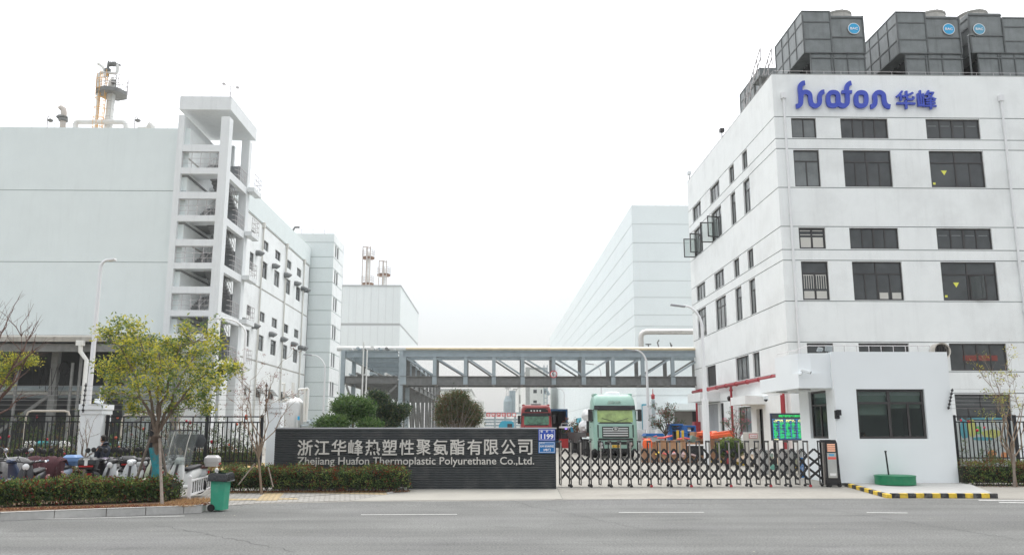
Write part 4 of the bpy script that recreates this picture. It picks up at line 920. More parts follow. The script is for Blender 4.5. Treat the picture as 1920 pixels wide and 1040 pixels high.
m = MB(); [m.lathe([(.34, -.06), (.34, .06)], pk(118.5, q), 12) for q in (220, 224, 226)]; m.path([pk(117, 218), pk(111, 218), pk(107, 221)], .15); m.build('flange', [steelg], t, world=True, smooth=True)
t = MB().path([pk(142, 245), pk(142, 233), pk(143.5, 229.5), pk(147, 228.5), pk(230, 229), pk(234, 230), pk(236, 234), pk(237, 245)], .2, n=10).build('roof_pipe', [pipew], smooth=True); tag(t, 'thick white horizontal pipe loop on the left roof before the column', 'pipe')
for px, l in ((88, 'small hooked lamp left of the beige vent on the left roof'), (252, 'small hooked lamp right of the column on the left roof')):
    t = thing('roof_lamp', l, 'lamp', pk(px, 241)); m = MB(); m.path([pk(px, 245), pk(px+1, 222), pk(px+3.5, 218), pk(px+6, 221), pk(px+6.5, 225)], .035, n=5); m.build('post', [railm], t, world=True); m = MB(); a = pk(px+6.5, 225); m.lathe([(.05, .1), (.22, 0), (.2, -.1), (.08, -.18)], a, 10); m.build('lamp_head', [steelg], t, world=True)
t = MB().path([pk(258, 240), pk(275, 239.5), pk(282, 234), pk(285, 238), pk(285, 245)], [.08, .1, .3, .25, .2], n=8).build('roof_valve', [pipew], smooth=True); tag(t, 'white valve assembly near the stair tower on the left roof', 'valve')
p = PX(549, 425, XS-1); q = PX(549, 445, XS-1); m = MB(); m.path([(XS-1, q.y, ZL-1), (XS-1, q.y, p.z-.3), (XS-.8, q.y, p.z), (XS-.3, q.y, p.z)], .12); tag(m.build('vent_pipe', [steelg], smooth=True), 'dark hooked vent pipe on the far roof edge of the plant building', 'pipe')
# ================================================================ BLOCK AT THE END OF THE LEFT BUILDING
Y2 = YLE+.3; x2r = Xat(627, 438, Y2); z2t = Zat(590, 438, Y2); y2e = PX(645, 456, x2r).y
b2 = thing('annex_building', 'pale green end block with narrow paired windows beyond the long plant building', 'building', (x2r, Y2, .4))
grv = [Zat(*c4(800, y), Y2) for y in (83, 153, 236, 313, 388, 463, 543, 625, 700, 775)]+[Zat(*c3(880, y), Y2) for y in (850, 929, 989)]
m = MB(); door = (Xat(578, 800, Y2), x2r-2.2, .42, Zat(590, 776, Y2)); facade(m, 'y', Y2, XS-9, x2r, .3, z2t, [door], .5, 1, grv, gw=.10)
nw = []
for ya_, yb_ in ((862, 948),):
    for (xa, xb) in ((948, 957), (961, 970)): a = PX(*c3(xa, 900), x2r); b_ = PX(*c3(xb, 900), x2r); nw.append((a.y, b_.y, pz2, pz3)) if 0 else None
def x2p(c): return PX(c[0], c[1], x2r)
yw1 = (x2p(c4(886, 60)).y, x2p(c4(893, 60)).y); yw2 = (x2p(c4(897, 60)).y, x2p(c4(905, 60)).y)
zs2 = [(x2p(c3(955, 935)).z, x2p(c3(955, 868)).z)]+[(x2p(c4(890, b)).z, x2p(c4(890, a)).z) for a, b in ((20, 92), (168, 243), (320, 398), (470, 548), (628, 706))]
h2 = [(y[0], y[1], z[0], z[1]) for z in zs2 for y in (yw1, yw2)]
facade(m, 'x', x2r, Y2, y2e, .3, z2t, h2, .2, -1, grv, gw=.10, m=4, rm=4); m.box(XS-9, x2r, y2e-.1, y2e, .3, z2t, 4); m.box(XS-9, x2r-.3, Y2+.3, y2e-.2, z2t-.8, z2t-.6, 2)
m.build('wall', [pale, mat('annex_joint', (.50, .56, .55), .9), grey, interior, white], b2, world=True)
for h in h2: window(b2, 'x', x2r, *h, kind='plain', inw=-1, fw=.06)
m = MB(); m.box(door[0], door[1], Y2+.51, Y2+.55, .4, door[3]); m.build('door', [mat('annex_door_grey', (.22, .23, .24), .7)], b2, world=True)  # recessed door in one even dark grey
m = MB()
for i in range(9): m.tube((XS-8+i*1.35, Y2+.2, z2t), (XS-8+i*1.35, Y2+.2, z2t+.5), .03, n=4)
m.tube((XS-8, Y2+.2, z2t+.5), (x2r-.1, Y2+.2, z2t+.5), .02, n=4); m.build('lightning_rail', [railm], b2, world=True)
# ================================================================ WHITE CLAD BUILDING
Y3 = 122.0; x3 = Xat(751.5, 536, Y3); z3 = Zat(700, 536, Y3); y3e = PX(784.4, 590, x3).y
b3 = thing('clad_building', 'white metal clad building behind the pipe rack at the left', 'building', (x3, Y3, .4))
zg = Zat(700, 608, Y3); m = MB(); facade(m, 'y', Y3, x3-20, x3, .3, z3, [], .1, 1, [zg], gw=.35); facade(m, 'x', x3, Y3, y3e, .3, z3, [], .1, -1, [zg], gw=.35)
m.box(x3-20, x3, y3e-.1, y3e, .3, z3); m.box(x3-20, x3-.01, Y3+.01, y3e-.12, z3-.2, z3-.02)
for i in range(1, 19): m.box(x3-i*1.08-.025, x3-i*1.08+.025, Y3-.02, Y3, .4, zg-.2, 2); m.box(x3-i*1.08-.025, x3-i*1.08+.025, Y3-.02, Y3, zg+.2, z3-.1, 2)
m.build('wall', [wclad, mat('cladding_joint', (.45, .46, .46), .8), mat('cladding_seam', (.62, .64, .64), .8)], b3, world=True)
m = MB(); m.box(x3-20, x3+.06, Y3-.06, Y3, z3-.1, z3+.15); m.box(x3, x3+.06, Y3, y3e, z3-.1, z3+.15); m.build('roof_flashing', [mat('cladding_joint', (.5, .5, .5))], b3, world=True)
col_tower('left of two slim rusty-platformed columns above the white clad building', 689, 9, 536, 474, Y3+8, [(531, 2.6), (482, 2.6)], False)
t, c, zt, R = col_tower('right and lower of two slim rusty-platformed columns above the white clad building', 719, 7, 536, 502, Y3+12, [(514, 3.6)], False)
for px, Yk, yt, w_ in ((689, Y3+8, 465, 6), (719, Y3+12, 491, 6)):
    t = thing('column_piping', 'thin overhead piping on the %s slim column' % ('left' if px == 689 else 'right'), 'pipe', (Xat(px, 520, Yk), Yk-1.2, Zat(px, 536, Yk))); m = MB(); a = Xat(px-w_, yt, Yk); b = Xat(px+w_+2, yt, Yk); z0 = Zat(px, 540, Yk); z1 = Zat(px, yt, Yk)
    for (p_, q_) in ((a, a), (b, b), ((a+b)/2, (a+b)/2), (b-.5, b-.5)): m.tube((p_, Yk-1.2, z0), (q_, Yk-1.2, z1), .08, n=5)
    m.tube((a, Yk-1.2, z1), (b, Yk-1.2, z1-.2), .1, n=5); m.build('pipe_frame', [mat('pipe_warm_grey', (.45, .40, .37), .7)], t, world=True)
# ================================================================ WAREHOUSE AT THE RIGHT
Y5 = 95.0; x5 = Xat(1187, 500, Y5); z5 = Zat(1185, 385, Y5); y5e = PX(1031, 623, x5).y
wh = thing('warehouse', 'huge pale blue windowless warehouse receding behind the pipe bridge', 'warehouse', (x5, Y5, .4))
def c8(x, y): return (1000+x/3.25, 360+y/3.25)
grv = [Zat(*c8(700, y), Y5) for y in (196, 310, 424, 540, 641, 748, 818)]+[Zat(1230, 741, Y5)]
dr = (Xat(1265, 800, Y5), Xat(1330, 800, Y5), .42, Zat(1290, 770, Y5))
m = MB(); facade(m, 'y', Y5, x5, x5+40, .3, z5, [dr], 1.0, 1, grv, gw=.09); facade(m, 'x', x5, Y5, y5e, .3, z5, [], .1, 1, grv, gw=.09)
m.box(x5, x5+40, y5e-.1, y5e, .3, z5); m.box(x5+.05, x5+39, Y5+.1, y5e-.2, z5-1.2, z5-1); m.box(x5+40, x5+40.1, Y5, y5e, .3, z5)
m.build('wall', [paleb, mat('faint_joint', (.60, .65, .65), .9)], wh, world=True)
m = MB(); m.box(dr[0], dr[0]+(dr[1]-dr[0])*.55, Y5+.5, Y5+.6, .4, dr[3]); [m.box(dr[0]+(dr[1]-dr[0])*q, dr[0]+(dr[1]-dr[0])*q+.1, Y5+.45, Y5+.5, .4, dr[3]) for q in (.0, .27, .5)]; m.build('sliding_door', [mat('brown_door', (.19, .17, .15), .7)], wh, world=True)
m = MB(); m.box(dr[0], dr[1], Y5+1.0, Y5+1.1, .4, dr[3]); m.build('door_opening', [interior], wh, world=True)
m = MB(); a = Xat(1254, 765, Y5); m.box(a, dr[1]+1, Y5-1.2, Y5-.002, dr[3]+.1, dr[3]+.8); m.build('canopy', [paleb], wh, world=True)
m = MB()
for i in range(14): m.tube((x5+.2+i*.9, Y5+.2, z5), (x5+.2+i*.9, Y5+.2, z5+.5), .025, n=4)
m.tube((x5+.2, Y5+.2, z5+.5), (x5+12, Y5+.2, z5+.5), .02, n=4); m.build('lightning_rail', [railm], wh, world=True)
tqb = mat('teal_banner', (.06, .34, .44), .7)
def banner(pl, pr, pt, pb, Yb, lab):
    a = PY(pl, pt, Yb); b = PY(pr, pb, Yb); t = thing('wall_banner', lab, 'banner', ((a.x+b.x)/2, Yb, b.z), group='teal banners on the warehouse'); m = MB(); m.box(a.x, b.x, Yb-.08, Yb-.01, b.z, a.z); m.build('panel', [tqb], t, world=True)
    for q in (.42, .66):
        textmesh('banner_text', '\n'.join('安全生产以人为本质量第一' if q > .5 else '科学管理环境和谐'), wp, t, a.x+(b.x-a.x)*(q-.06), a.x+(b.x-a.x)*(q+.06), b.z+(a.z-b.z)*(.15 if q > .5 else .3), a.z-(a.z-b.z)*.07, Yb-.09, .01, res=1)
banner(1203, 1214, 757, 807, Y5, 'teal banner with small white writing on the warehouse front corner')
yb2 = PX(1086, 790, x5).y
t = thing('wall_banner', 'teal banner on the receding warehouse wall left of the green truck', 'banner', (x5, yb2, 2), group='teal banners on the warehouse'); m = MB(); y0_ = PX(1090, 790, x5).y; y1_ = PX(1081, 790, x5).y; m.box(x5-.1, x5-.01, y0_, y1_, PX(1086, 800, x5).z, PX(1086, 783, x5).z); m.build('panel', [tqb], t, world=True)
# red lantern-like alarm on grey post and small annex wall
p = PY(1226, 800, 90); m = MB(); t = thing('alarm_post', 'grey post with red alarm head before the warehouse', 'alarm', (p.x, 90, .4)); zt = Zat(1225, 755, 90); m.box(p.x-.17, p.x+.17, 89.9, 90.1, .4, Zat(1225, 749, 90)); m.build('post', [steelb], t, world=True)
m = MB(); z0 = Zat(1225, 748, 90); m.lathe([(.13, z0), (.2, z0+.08), (.19, z0+.38), (.26, z0+.42), (.13, z0+.52), (.05, z0+.6), (.03, z0+1.1)], (p.x, 90, 0), 10); m.build('alarm_head', [redp], t, world=True)
m = MB(); a = Xat(1213, 790, 92); b = Xat(1231, 790, 92); m.box(a, b, 92, 94.5, .4, Zat(1220, 759, 92)); tag(m.build('lift_shaft', [mat('pale_grey_wall', (.56, .58, .61), .8)]), 'pale grey box projecting from the warehouse beside the teal banner', 'wall')
# ================================================================ PIPE BRIDGE AND RACK
YB = 66.0; YB2 = 69.0
xb0 = Xat(757, 690, YB); xb1 = Xat(1330, 690, YB)
zbt = Zat(1000, 657, YB); zbt2 = Zat(1000, 669, YB); zbb = Zat(1000, 722, YB); zbb2 = Zat(1000, 705, YB)
br = thing('pipe_bridge', 'long steel truss pipe bridge crossing between the buildings', 'bridge', ((xb0+xb1)/2, YB, 5.5))
def ibeam(m, x0, x1, y, z0, z1, w=.3):
    m.box(x0, x1, y-w/2, y+w/2, z0, z0+.05); m.box(x0, x1, y-w/2, y+w/2, z1-.05, z1); m.box(x0, x1, y-.03, y+.03, z0+.05, z1-.05)
step = None
vx = [Xat(p, 690, YB) for p in (758, 815, 873, 926, 980, 1038, 1094, 1149, 1205, 1261, 1318)]
for k, y in enumerate((YB, YB2)):
    m = MB(); ibeam(m, vx[0]-.3, xb1, y, zbt2, zbt); m.build('top_chord', [steelb], br, world=True)
    m = MB(); ibeam(m, vx[0]-.3, xb1, y, zbb, zbb2, .35); m.build('bottom_chord', [steelg], br, world=True)
    for i, x in enumerate(vx):
        m = MB(); m.box(x-.14, x+.14, y-.12, y-.08, zbb2, zbt2); m.box(x-.03, x+.03, y-.08, y+.08, zbb2, zbt2); m.box(x-.14, x+.14, y+.08, y+.12, zbb2, zbt2); m.box(x-.17, x+.17, y-.17, y-.05, zbb+.06, zbb2-.06) ; m.build('post', [steelb if k == 0 else steelg], br, world=True)
        if i < len(vx)-1:
            a, b = (x+.15, vx[i+1]-.15); m = MB(); 
            if i < 6: m.bar((a, y, zbt2-.1), (b, y, zbb2+.12), .11, .13)
            else: m.bar((a, y, zbb2+.12), (b, y, zbt2-.1), .11, .13)
            m.build('diagonal', [steelb if k == 0 else steelg], br, world=True)
for i, x in enumerate(vx):
    m = MB(); m.box(x-.1, x+.1, YB+.2, YB2-.2, zbb+.05, zbb+.3); m.build('cross_beam', [steelg], br, world=True)
    m = MB(); m.box(x-.1, x+.1, YB+.2, YB2-.2, zbt-.3, zbt-.06); m.build('cross_beam', [steelg], br, world=True)
m = MB()
for i in range(len(vx)-1):
    m.bar((vx[i], YB+.2, zbb+.15), (vx[i+1], YB2-.2, zbb+.15), .08, .08); m.bar((vx[i], YB2-.2, zbb+.19), (vx[i+1], YB+.2, zbb+.19), .08, .08)
m.build('wind_bracing', [steelg], br, world=True)
xc0 = Xat(780, 655, YB)
m = MB(); m.tube((xc0-.8, YB-.05, zbt+.12), (xb1, YB-.05, zbt+.12), .11, n=10); tag(m.build('yellow_pipe', [cream], smooth=True), 'cream yellow pipe lying along the top of the pipe bridge', 'pipe')
m = MB(); m.tube((vx[0]-5.5, YB+1.0, zbt+.22), (xb1, YB+1.0, zbt+.22), .2, n=10); tag(m.build('insulated_pipe', [pipew], smooth=True), 'white insulated pipe lying behind the cream pipe on the bridge', 'pipe')
for zz, yy, r_ in ((zbb2+.13, YB+.6, .12), (zbb2+.1, YB+1.1, .1), (zbb2+.13, YB+1.7, .13)):
    m = MB(); m.tube((vx[0], yy, zz-.2), (xb1, yy, zz-.2), r_, n=8); m.build('inner_pipe', [rust if yy < YB+.8 else steelg], br, world=True, smooth=True)
# height limit sign
sc_ = PY(1038, 701, YB-.3); t = thing('height_limit_sign', 'round red bordered 5 m height limit sign on the pipe bridge', 'sign', (sc_.x, YB-.25, sc_.z), )
R = 6.9*SC(YB); m = MB(); m.lathe([(R, -.02), (R, .02)], (sc_.x, YB-.26, sc_.z), 28, axis='y'); m.build('disc', [mat('sign_red', (.55, .04, .06), .5)], t, world=True)
m = MB(); m.lathe([(R*.78, -.01), (R*.78, .01)], (sc_.x, YB-.29, sc_.z), 28, axis='y'); m.build('face', [wp], t, world=True)
textmesh('numeral', '5', black, t, sc_.x-.15, sc_.x+.04, sc_.z-.12, sc_.z+.12, YB-.302, .01, off=.02); textmesh('numeral', 'm', black, t, sc_.x+.06, sc_.x+.18, sc_.z-.1, sc_.z-.01, YB-.302, .01)
m = MB(); m.prism([(sc_.x-.1, sc_.z+.2), (sc_.x+.1, sc_.z+.2), (sc_.x, sc_.z+.14)], YB-.31, YB-.302); m.build('arrow_mark', [black], t, world=True); m = MB(); m.prism([(sc_.x-.1, sc_.z-.2), (sc_.x+.1, sc_.z-.2), (sc_.x, sc_.z-.14)], YB-.31, YB-.302); m.build('arrow_mark', [black], t, world=True)
# receding rack
rk = thing('pipe_rack', 'two level steel pipe rack receding behind the left end of the bridge', 'pipe rack', (Xat(700, 700, YB), YB, .4))
xa = Xat(643, 690, YB); xbk = Xat(752, 690, YB); bays = [YB+i*5.2 for i in range(10)]
for i, y in enumerate(bays):
    for x in (xa, xbk):
        m = MB(); m.box(x-.16, x+.16, y-.14, y-.11, .4, zbt-.02); m.box(x-.03, x+.03, y-.11, y+.11, .4, zbt-.02); m.box(x-.16, x+.16, y+.11, y+.14, .4, zbt-.02); m.build('column', [steelb if i < 2 else steelg], rk, world=True)
    for (z0, z1) in ((zbt2-.05, zbt-.05), (zbb+.15, zbb2)):
        m = MB(); ibeam(m, xa+.25, xbk-.25, y, z0, z1); m.build('beam', [steelb if z1 > 7 else steelg], rk, world=True)
for x in (xa, xbk):
    for z0, z1, mm in ((zbt2, zbt-.05, steelb), (zbb+.15, zbb2-.05, steelg)):
        m = MB(); m.box(x-.15, x+.15, bays[0]+.2, bays[-1]-.2, z0, z0+.05); m.box(x-.03, x+.03, bays[0]+.2, bays[-1]-.2, z0+.05, z1); m.box(x-.15, x+.15, bays[0]+.2, bays[-1]-.2, z1, z1+.05); m.build('side_beam', [mm], rk, world=True)
m = MB()
for i in range(3):
    y = bays[0]; 
m.bar((xa+.3, YB, zbb), (xa+2.2, YB, .6), .15, .15); m.bar((xbk-.3, YB, zbb), (xbk-2.6, YB, 3.2), .15, .15); m.build('brace', [steelg], rk, world=True)
for i in (1, 2, 3, 5):
    m = MB(); m.bar((xbk, bays[i]+.2, zbb), (xbk, bays[i+1]-.2, 1), .15, .15); m.build('brace', [steelg], rk, world=True)
k = 0
for lvl, zz in ((0, zbt+.0), (1, zbb2+.02)):
    for i in range(7):
        x = xa+.6+i*(xbk-xa-1.2)/6; r_ = (.09, .13, .07, .16, .1, .12, .08)[i]; m = MB(); m.tube((x, YB-.3, zz+r_), (x, bays[-1], zz+r_), r_, n=8); m.build('pipe', [(pipew, steelb, steelg)[(i+lvl) % 3]], rk, world=True, smooth=True)
m = MB()
for i in range(24): y = YB+.6+i*1.95; m.box(xa+.3, xbk-.3, y-.05, y+.05, zbt2-.05, zbt2+.08)
m.build('upper_joist', [steelb], rk, world=True)
m = MB()
for i in range(36): y = YB+.4+i*1.3; m.box(xa+.3, xbk-.3, y-.05, y+.05, zbb+.2, zbb+.3)
m.build('lower_joist', [steelg], rk, world=True)
m = MB(); [m.tube((Xat(px, 740, YB-.4), YB-.4, 1.0), (Xat(px, 740, YB-.4), YB-.4, zbt+(.6 if px == 679 else 0)), .06, n=6) for px in (679, 686)]; m.build('riser_pipe', [pipew], rk, world=True)
# silver elbow pipe at the right, running into the factory
def pb(px, py): p = PY(px, py, YB+2.2); return (p.x, YB+2.2, p.z)
m = MB(); m.path([pb(1202, 668), pb(1202, 632), pb(1203, 626), pb(1207, 623), pb(1213, 622), pb(1330, 622)], .22, n=12); tag(m.build('steam_pipe', [mat('insulation_aluminium', (.62, .60, .57), .35, metal=.5, var=.15, scale=3)], smooth=True), 'thick silver elbow pipe above the bridge entering the factory', 'pipe')
for px, l in ((1216, 'small grey actuated valve standing on the bridge beside the elbow pipe'), (1233, 'thin dark gauge pipe on the bridge, left one'), (1257, 'thin dark gauge pipe on the bridge, right one')):
    c = pb(px, 657); m = MB()
    if px == 1216: m.lathe([(.25, 0), (.25, .4), (.05, .45), (.05, .6), (.25, .62), (.25, .68)], (c[0], c[1], zbt+.1), 10)
    else: m.path([(c[0], c[1], zbt+.1), (c[0]+.1, c[1], zbt+.5), (c[0], c[1], zbt+.9), (c[0]+.15, c[1], zbt+1.1 if px < 1240 else zbt+.6)], .06, n=5)
    tag(m.build('valve', [steelg], smooth=True), l, 'valve')
# ---- silver tank and piping behind the left pier of the sign
YV = 44.0; c = PY(549, 800, YV); zt = Zat(549, 757, YV); R = 18.5*SC(YV)
t = thing('storage_tank', 'stainless steel vertical tank behind the fence end beside the sign wall', 'tank', (c.x, YV, .3)); m = MB(); m.lathe([(R, .3), (R, zt), (R*.93, zt+.12), (R*.6, zt+.28), (R*.15, zt+.36)], (c.x, YV, 0), 28); m.build('vessel', [mat('tank_steel', (.55, .555, .54), .28, metal=.7, var=.08)], t, world=True, smooth=True)
m = MB()
def pv(px, py): p = PY(px, py, YV-.2); return (p.x, YV-.2, p.z)
m.path([pv(528, 757), pv(530, 750), pv(540, 748.5), pv(543, 755)], .05); m.path([pv(549, 757), pv(550, 717)], .09); m.path([pv(532, 745), pv(534, 718), pv(529, 719)], .06)
m.path([pv(560, 730), pv(572, 728), pv(570, 790)], .07); m.path([pv(566, 730), pv(577, 728), pv(578, 731), pv(574, 790)], .07); m.build('pipe', [pipew], t, world=True, smooth=True)
m = MB(); m.box(*sorted((pv(563, 783)[0], pv(567, 783)[0])), YV-R-.3, YV-R-.28, pv(563, 787)[2], pv(563, 780)[2]); m.build('tank_plate', [bac], t, world=True)
m = MB()
for i, (px0, px1, py) in enumerate(((565, 600, 798), (575, 600, 790), (580, 603, 794))): m.tube(pv(px0, py), pv(px1, py), .07)
for px in (582, 590, 598): m.lathe([(.14, -.05), (.14, .05)], pv(px, 794), 8, axis='x')
m.tube(pv(584, 785), pv(584, 802), .06); m.tube(pv(600, 788), pv(600, 805), .07)
tag(m.build('manifold', [steelb], smooth=True), 'low pipe manifold between the steel tank and the round pine', 'pipe')
# ================================================================ SIGN WALL
YS = 29.0
sx0 = Xat(514, 860, YS); sx1 = Xat(1042.5, 860, YS); sz0 = -.02; sz1 = Zat(780, 803.5, YS); szc = Zat(780, 800.8, YS)
sw = thing('sign_wall', 'long dark grey ribbed wall with the company name in two lines beside the gate', 'sign wall', ((sx0+sx1)/2, YS, 0))
ribm = mat('anthracite_ribbed_panel', (.046, .051, .054), .55, var=.15, scale=1.2, streak=.25, dirt=(.13, .13, .125), dscale=1.5, damt=.35)
n = 26; h_ = (sz1-sz0)/n; prof = []
for i in range(n):
    z = sz0+i*h_; prof += [(YS-.0, z), (YS-.028, z+h_*.18), (YS-.028, z+h_*.72), (YS-.0, z+h_*.95)]
prof += [(YS, sz1), (YS+.45, sz1), (YS+.45, sz0)]
m = MB(); m.prism([(a, b) for a, b in prof], sx0, sx1, 'x'); m.build('ribbed_panel', [ribm], sw, world=True)
m = MB(); m.box(sx0-.03, sx1+.03, YS-.05, YS+.48, sz1+.001, szc); m.build('coping', [mat('coping_grey', (.42, .43, .45), .6)], sw, world=True)
let = mat('brushed_letter', (.60, .58, .54), .45, metal=.25, var=.1)
def sp(x, y): p = PY(480+x/3.3103, 780+y/3.3103, YS-.1); return p.x, p.z
cn = '浙江华峰热塑性聚氨酯有限公司'; X0 = 256; X1 = 1716
cw = (X1-X0+14)/14
for i, ch in enumerate(cn):
    a = sp(X0+i*cw+2, 143+3*(i < 7)*(1-i/7)); b = sp(X0+(i+1)*cw-14, 243-i*.4)
    textmesh('character', ch, let, sw, a[0], b[0], b[1], a[1], YS-.035, .05, off=.013)
a = sp(256, 252); b = sp(1727, 313); c_ = sp(256, 262); d_ = sp(256, 303)
textmesh('english_lettering', 'Zhejiang Huafon Thermoplastic Polyurethane Co.,Ltd.', let, sw, a[0], b[0], b[1], a[1], YS-.035, .04, off=.008)
pb1 = mat('plate_blue_deep', (.02, .07, .42), .35); pb2 = mat('plate_blue', (.01, .15, .42), .35)
def plate(nm, lab, xa, ya, xb, yb, mm):
    A = sp(xa, ya); B = sp(xb, yb); t = thing(nm, lab, 'plate', ((A[0]+B[0])/2, YS-.05, B[1]))
    m = MB(); m.box(A[0], B[0], YS-.06, YS-.03, B[1], A[1]); m.build('plate', [mm], t, world=True)
    m = MB(); k = .012; g = .025; x0, x1, z0, z1 = A[0]+g, B[0]-g, B[1]+g, A[1]-g
    m.box(x0, x1, YS-.063, YS-.0605, z0, z0+k); m.box(x0, x1, YS-.063, YS-.0605, z1-k, z1); m.box(x0, x0+k, YS-.063, YS-.0605, z0+k, z1-k); m.box(x1-k, x1, YS-.063, YS-.0605, z0+k, z1-k); m.build('border', [wp], t, world=True)
    return t
def sp2(x, y): p = PY(980+x/14.858, 790+y/14.858, YS-.06); return p.x, p.z
t = plate('street_number_plate', 'deep blue street number plate 1199, upper of two plates on the sign wall', 1753, 79, 1858, 151, pb1)
for i, ch in enumerate('临湖路'): a = sp2(500+i*145, 240); b = sp2(562+i*145, 300); textmesh('plate_character', ch, wp, t, a[0], b[0], b[1], a[1], YS-.061, .006, off=.025, res=2)
a = sp2(500, 340); b = sp2(858, 482); textmesh('number', '1199', wp, t, a[0], b[0], b[1], a[1], YS-.061, .008, off=.03)
t = plate('gate_name_plate', 'lighter blue gate name plate, lower of two plates on the sign wall', 1753, 156, 1858, 228, pb2)
a = sp2(480, 570); b = sp2(610, 602); textmesh('plate_lettering', 'huafon 华峰', wp, t, a[0], b[0], b[1], a[1], YS-.061, .006, off=.01, res=2)
a = sp2(478, 652); b = sp2(872, 715); textmesh('plate_lettering', '华峰滨海园区', wp, t, a[0], b[0], b[1], a[1], YS-.061, .006, off=.03, res=2)
a = sp2(580, 745); b = sp2(775, 820); textmesh('plate_lettering', '5号门', wp, t, a[0], b[0], b[1], a[1], YS-.061, .006, off=.03, res=2)
m = MB(); a = sp2(460, 612); b = sp2(895, 617); m.box(a[0], b[0], YS-.063, YS-.0605, b[1], a[1]); m.build('divider_line', [wp], t, world=True)
# ================================================================ PILLARS AND FENCES
YF = 31.0
def pillar(pl, pr, pt, lab, Y0):
    x0 = Xat(pl, 830, Y0); x1 = Xat(pr, 830, Y0); zt = Zat((pl+pr)/2, pt, Y0); g = gz(Y0)
    t = thing('gate_pillar', lab, 'pillar', ((x0+x1)/2, Y0+.3, g), group='white fence pillars'); m = MB(); m.box(x0, x1, Y0, Y0+(x1-x0), g-.2, zt-.22); m.build('shaft', [whiteb], t, world=True)
    m = MB(); m.box(x0-.06, x1+.06, Y0-.06, Y0+(x1-x0)+.06, zt-.2, zt); m.box(x0-.03, x1+.03, Y0-.03, Y0+(x1-x0)+.03, zt-.36, zt-.201); m.build('cap', [whiteb], t, world=True); return x0, x1, zt
L0, L1, Lz = pillar(146, 186, 757, 'white rendered pillar with stepped cap between the two left fence runs', YF-.3)
R0, R1, Rz = pillar(499, 524, 754, 'white rendered pillar with stepped cap at the left end of the sign wall', YF-.6)
insul(((L0+L0+.2)/2, YF-.35, Lz-.3), ((L0+L0)/2+.12, YF-.35, Lz+.75), 'black insulator arm on the pillar by the left lamp', 6)
a = PY(499, 757, YF-.7); insul((a.x, YF-.7, a.z-.3), (a.x-.02, YF-.7, a.z+.75), 'black insulator arm on the pillar at the sign wall end', 6)
def camdome(px, py, Y0, lab):
    p = PY(px, py, Y0); t = thing('security_camera', lab, 'camera', (p.x, Y0, p.z)); m = MB(); m.obox((p.x, Y0, p.z), (.32, .16, .14), .5, ry=.2); m.build('camera_housing', [whiteb], t, world=True, bevel=.02); m = MB(); m.tube((p.x, Y0+.1, p.z-.1), (p.x, Y0+.1, p.z-.2), .04); m.tube((p.x+.02, Y0, p.z+.05), (p.x+.04, Y0, p.z+.55), .015); m.build('bracket', [whiteb], t, world=True)
camdome(185, 752, YF-.1, 'small white camera on top of the left fence pillar'); 
def fence(x0, x1, Y0, zt, zb_, g, lab, pit=.155, posts=()):
    t = thing('fence', lab, 'fence', ((x0+x1)/2, Y0, g), group='black railing fences'); m = MB(); m.box(x0, x1, Y0-.1, Y0+.1, g-.2, g+.25); m.build('plinth', [grey], t, world=True)
    for z in (zt, zt-.2, zb_): m = MB(); m.box(x0, x1, Y0-.02, Y0+.02, z-.035, z+.01); m.build('rail', [black], t, world=True)
    n = int((x1-x0)/pit); m = MB()
    for i in range(n+1):
        x = x0+.03+i*(x1-x0-.06)/n
        top = zt-.036 if (i % 4 == 0) else zt-.236
        m.box(x-.019, x+.019, Y0-.014, Y0+.014, zb_+.011, top); 
        if i % 4 == 0: pass
        m.box(x-.012, x+.012, Y0-.012, Y0+.012, g+.25, zb_-.036)
    o = m.build('bars', [black], t, world=True)
    for x in posts: m = MB(); m.box(x-.05, x+.05, Y0-.05, Y0+.05, g+.25, zt+.05); m.build('post', [black], t, world=True)
    return t
fz = Zat(300, 780, YF); fb = Zat(300, 863, YF)
fence(-26, L0-.02, YF, fz+.02, fb, .03, 'black railing fence at the far left behind the parked scooters', posts=(-26, -22, -18.6))
fence(L1+.02, Xat(492, 800, YF), YF, fz, fb, .03, 'black railing fence between the two white pillars', posts=(L1+.1, Xat(285, 800, YF), Xat(388, 800, YF), Xat(491, 800, YF)))
fx0 = Xat(1790, 800, YF+1.2); fx1 = Xat(1892, 800, YF+1.2); zt = Zat(1840, 780, YF+1.2); zb_ = Zat(1840, 857, YF+1.2)
fence(fx0, fx1, YF+1.2, zt, zb_, .05, 'black railing fence just right of the guardhouse', posts=(fx0, fx1))
fx2 = Xat(1903, 800, YF+.9); fence(fx2, fx2+8, YF+.9, zt, zb_, .05, 'black railing fence at the far right edge', posts=(fx2,))
wires = MB()
for k in range(6): z = Lz-.2+k*.17; wires.tube((-26, YF-.35, z), (L0+.12, YF-.35, z), .006, n=3)
for k in range(6): z = Lz-.2+k*.17; wires.tube((L0+.12, YF-.35, z), (R0, YF-.7, z), .006, n=3)
w1 = wires.build('electric_wire', [mat('thin_wire', (.35, .35, .35), .5)]); tag(w1, 'thin electric fence wires strung above the left fence', 'wire', kind='stuff')
m = MB()
for k in range(6): a = PY(1779+k*1.4, 765-k*7.3, YG-.05); m.tube((a.x, YG-.05, a.z), (a.x+9, YF+1.2, a.z), .006, n=3)
tag(m.build('electric_wire', [MT['thin_wire']]), 'thin electric fence wires strung right of the guardhouse', 'wire', kind='stuff')
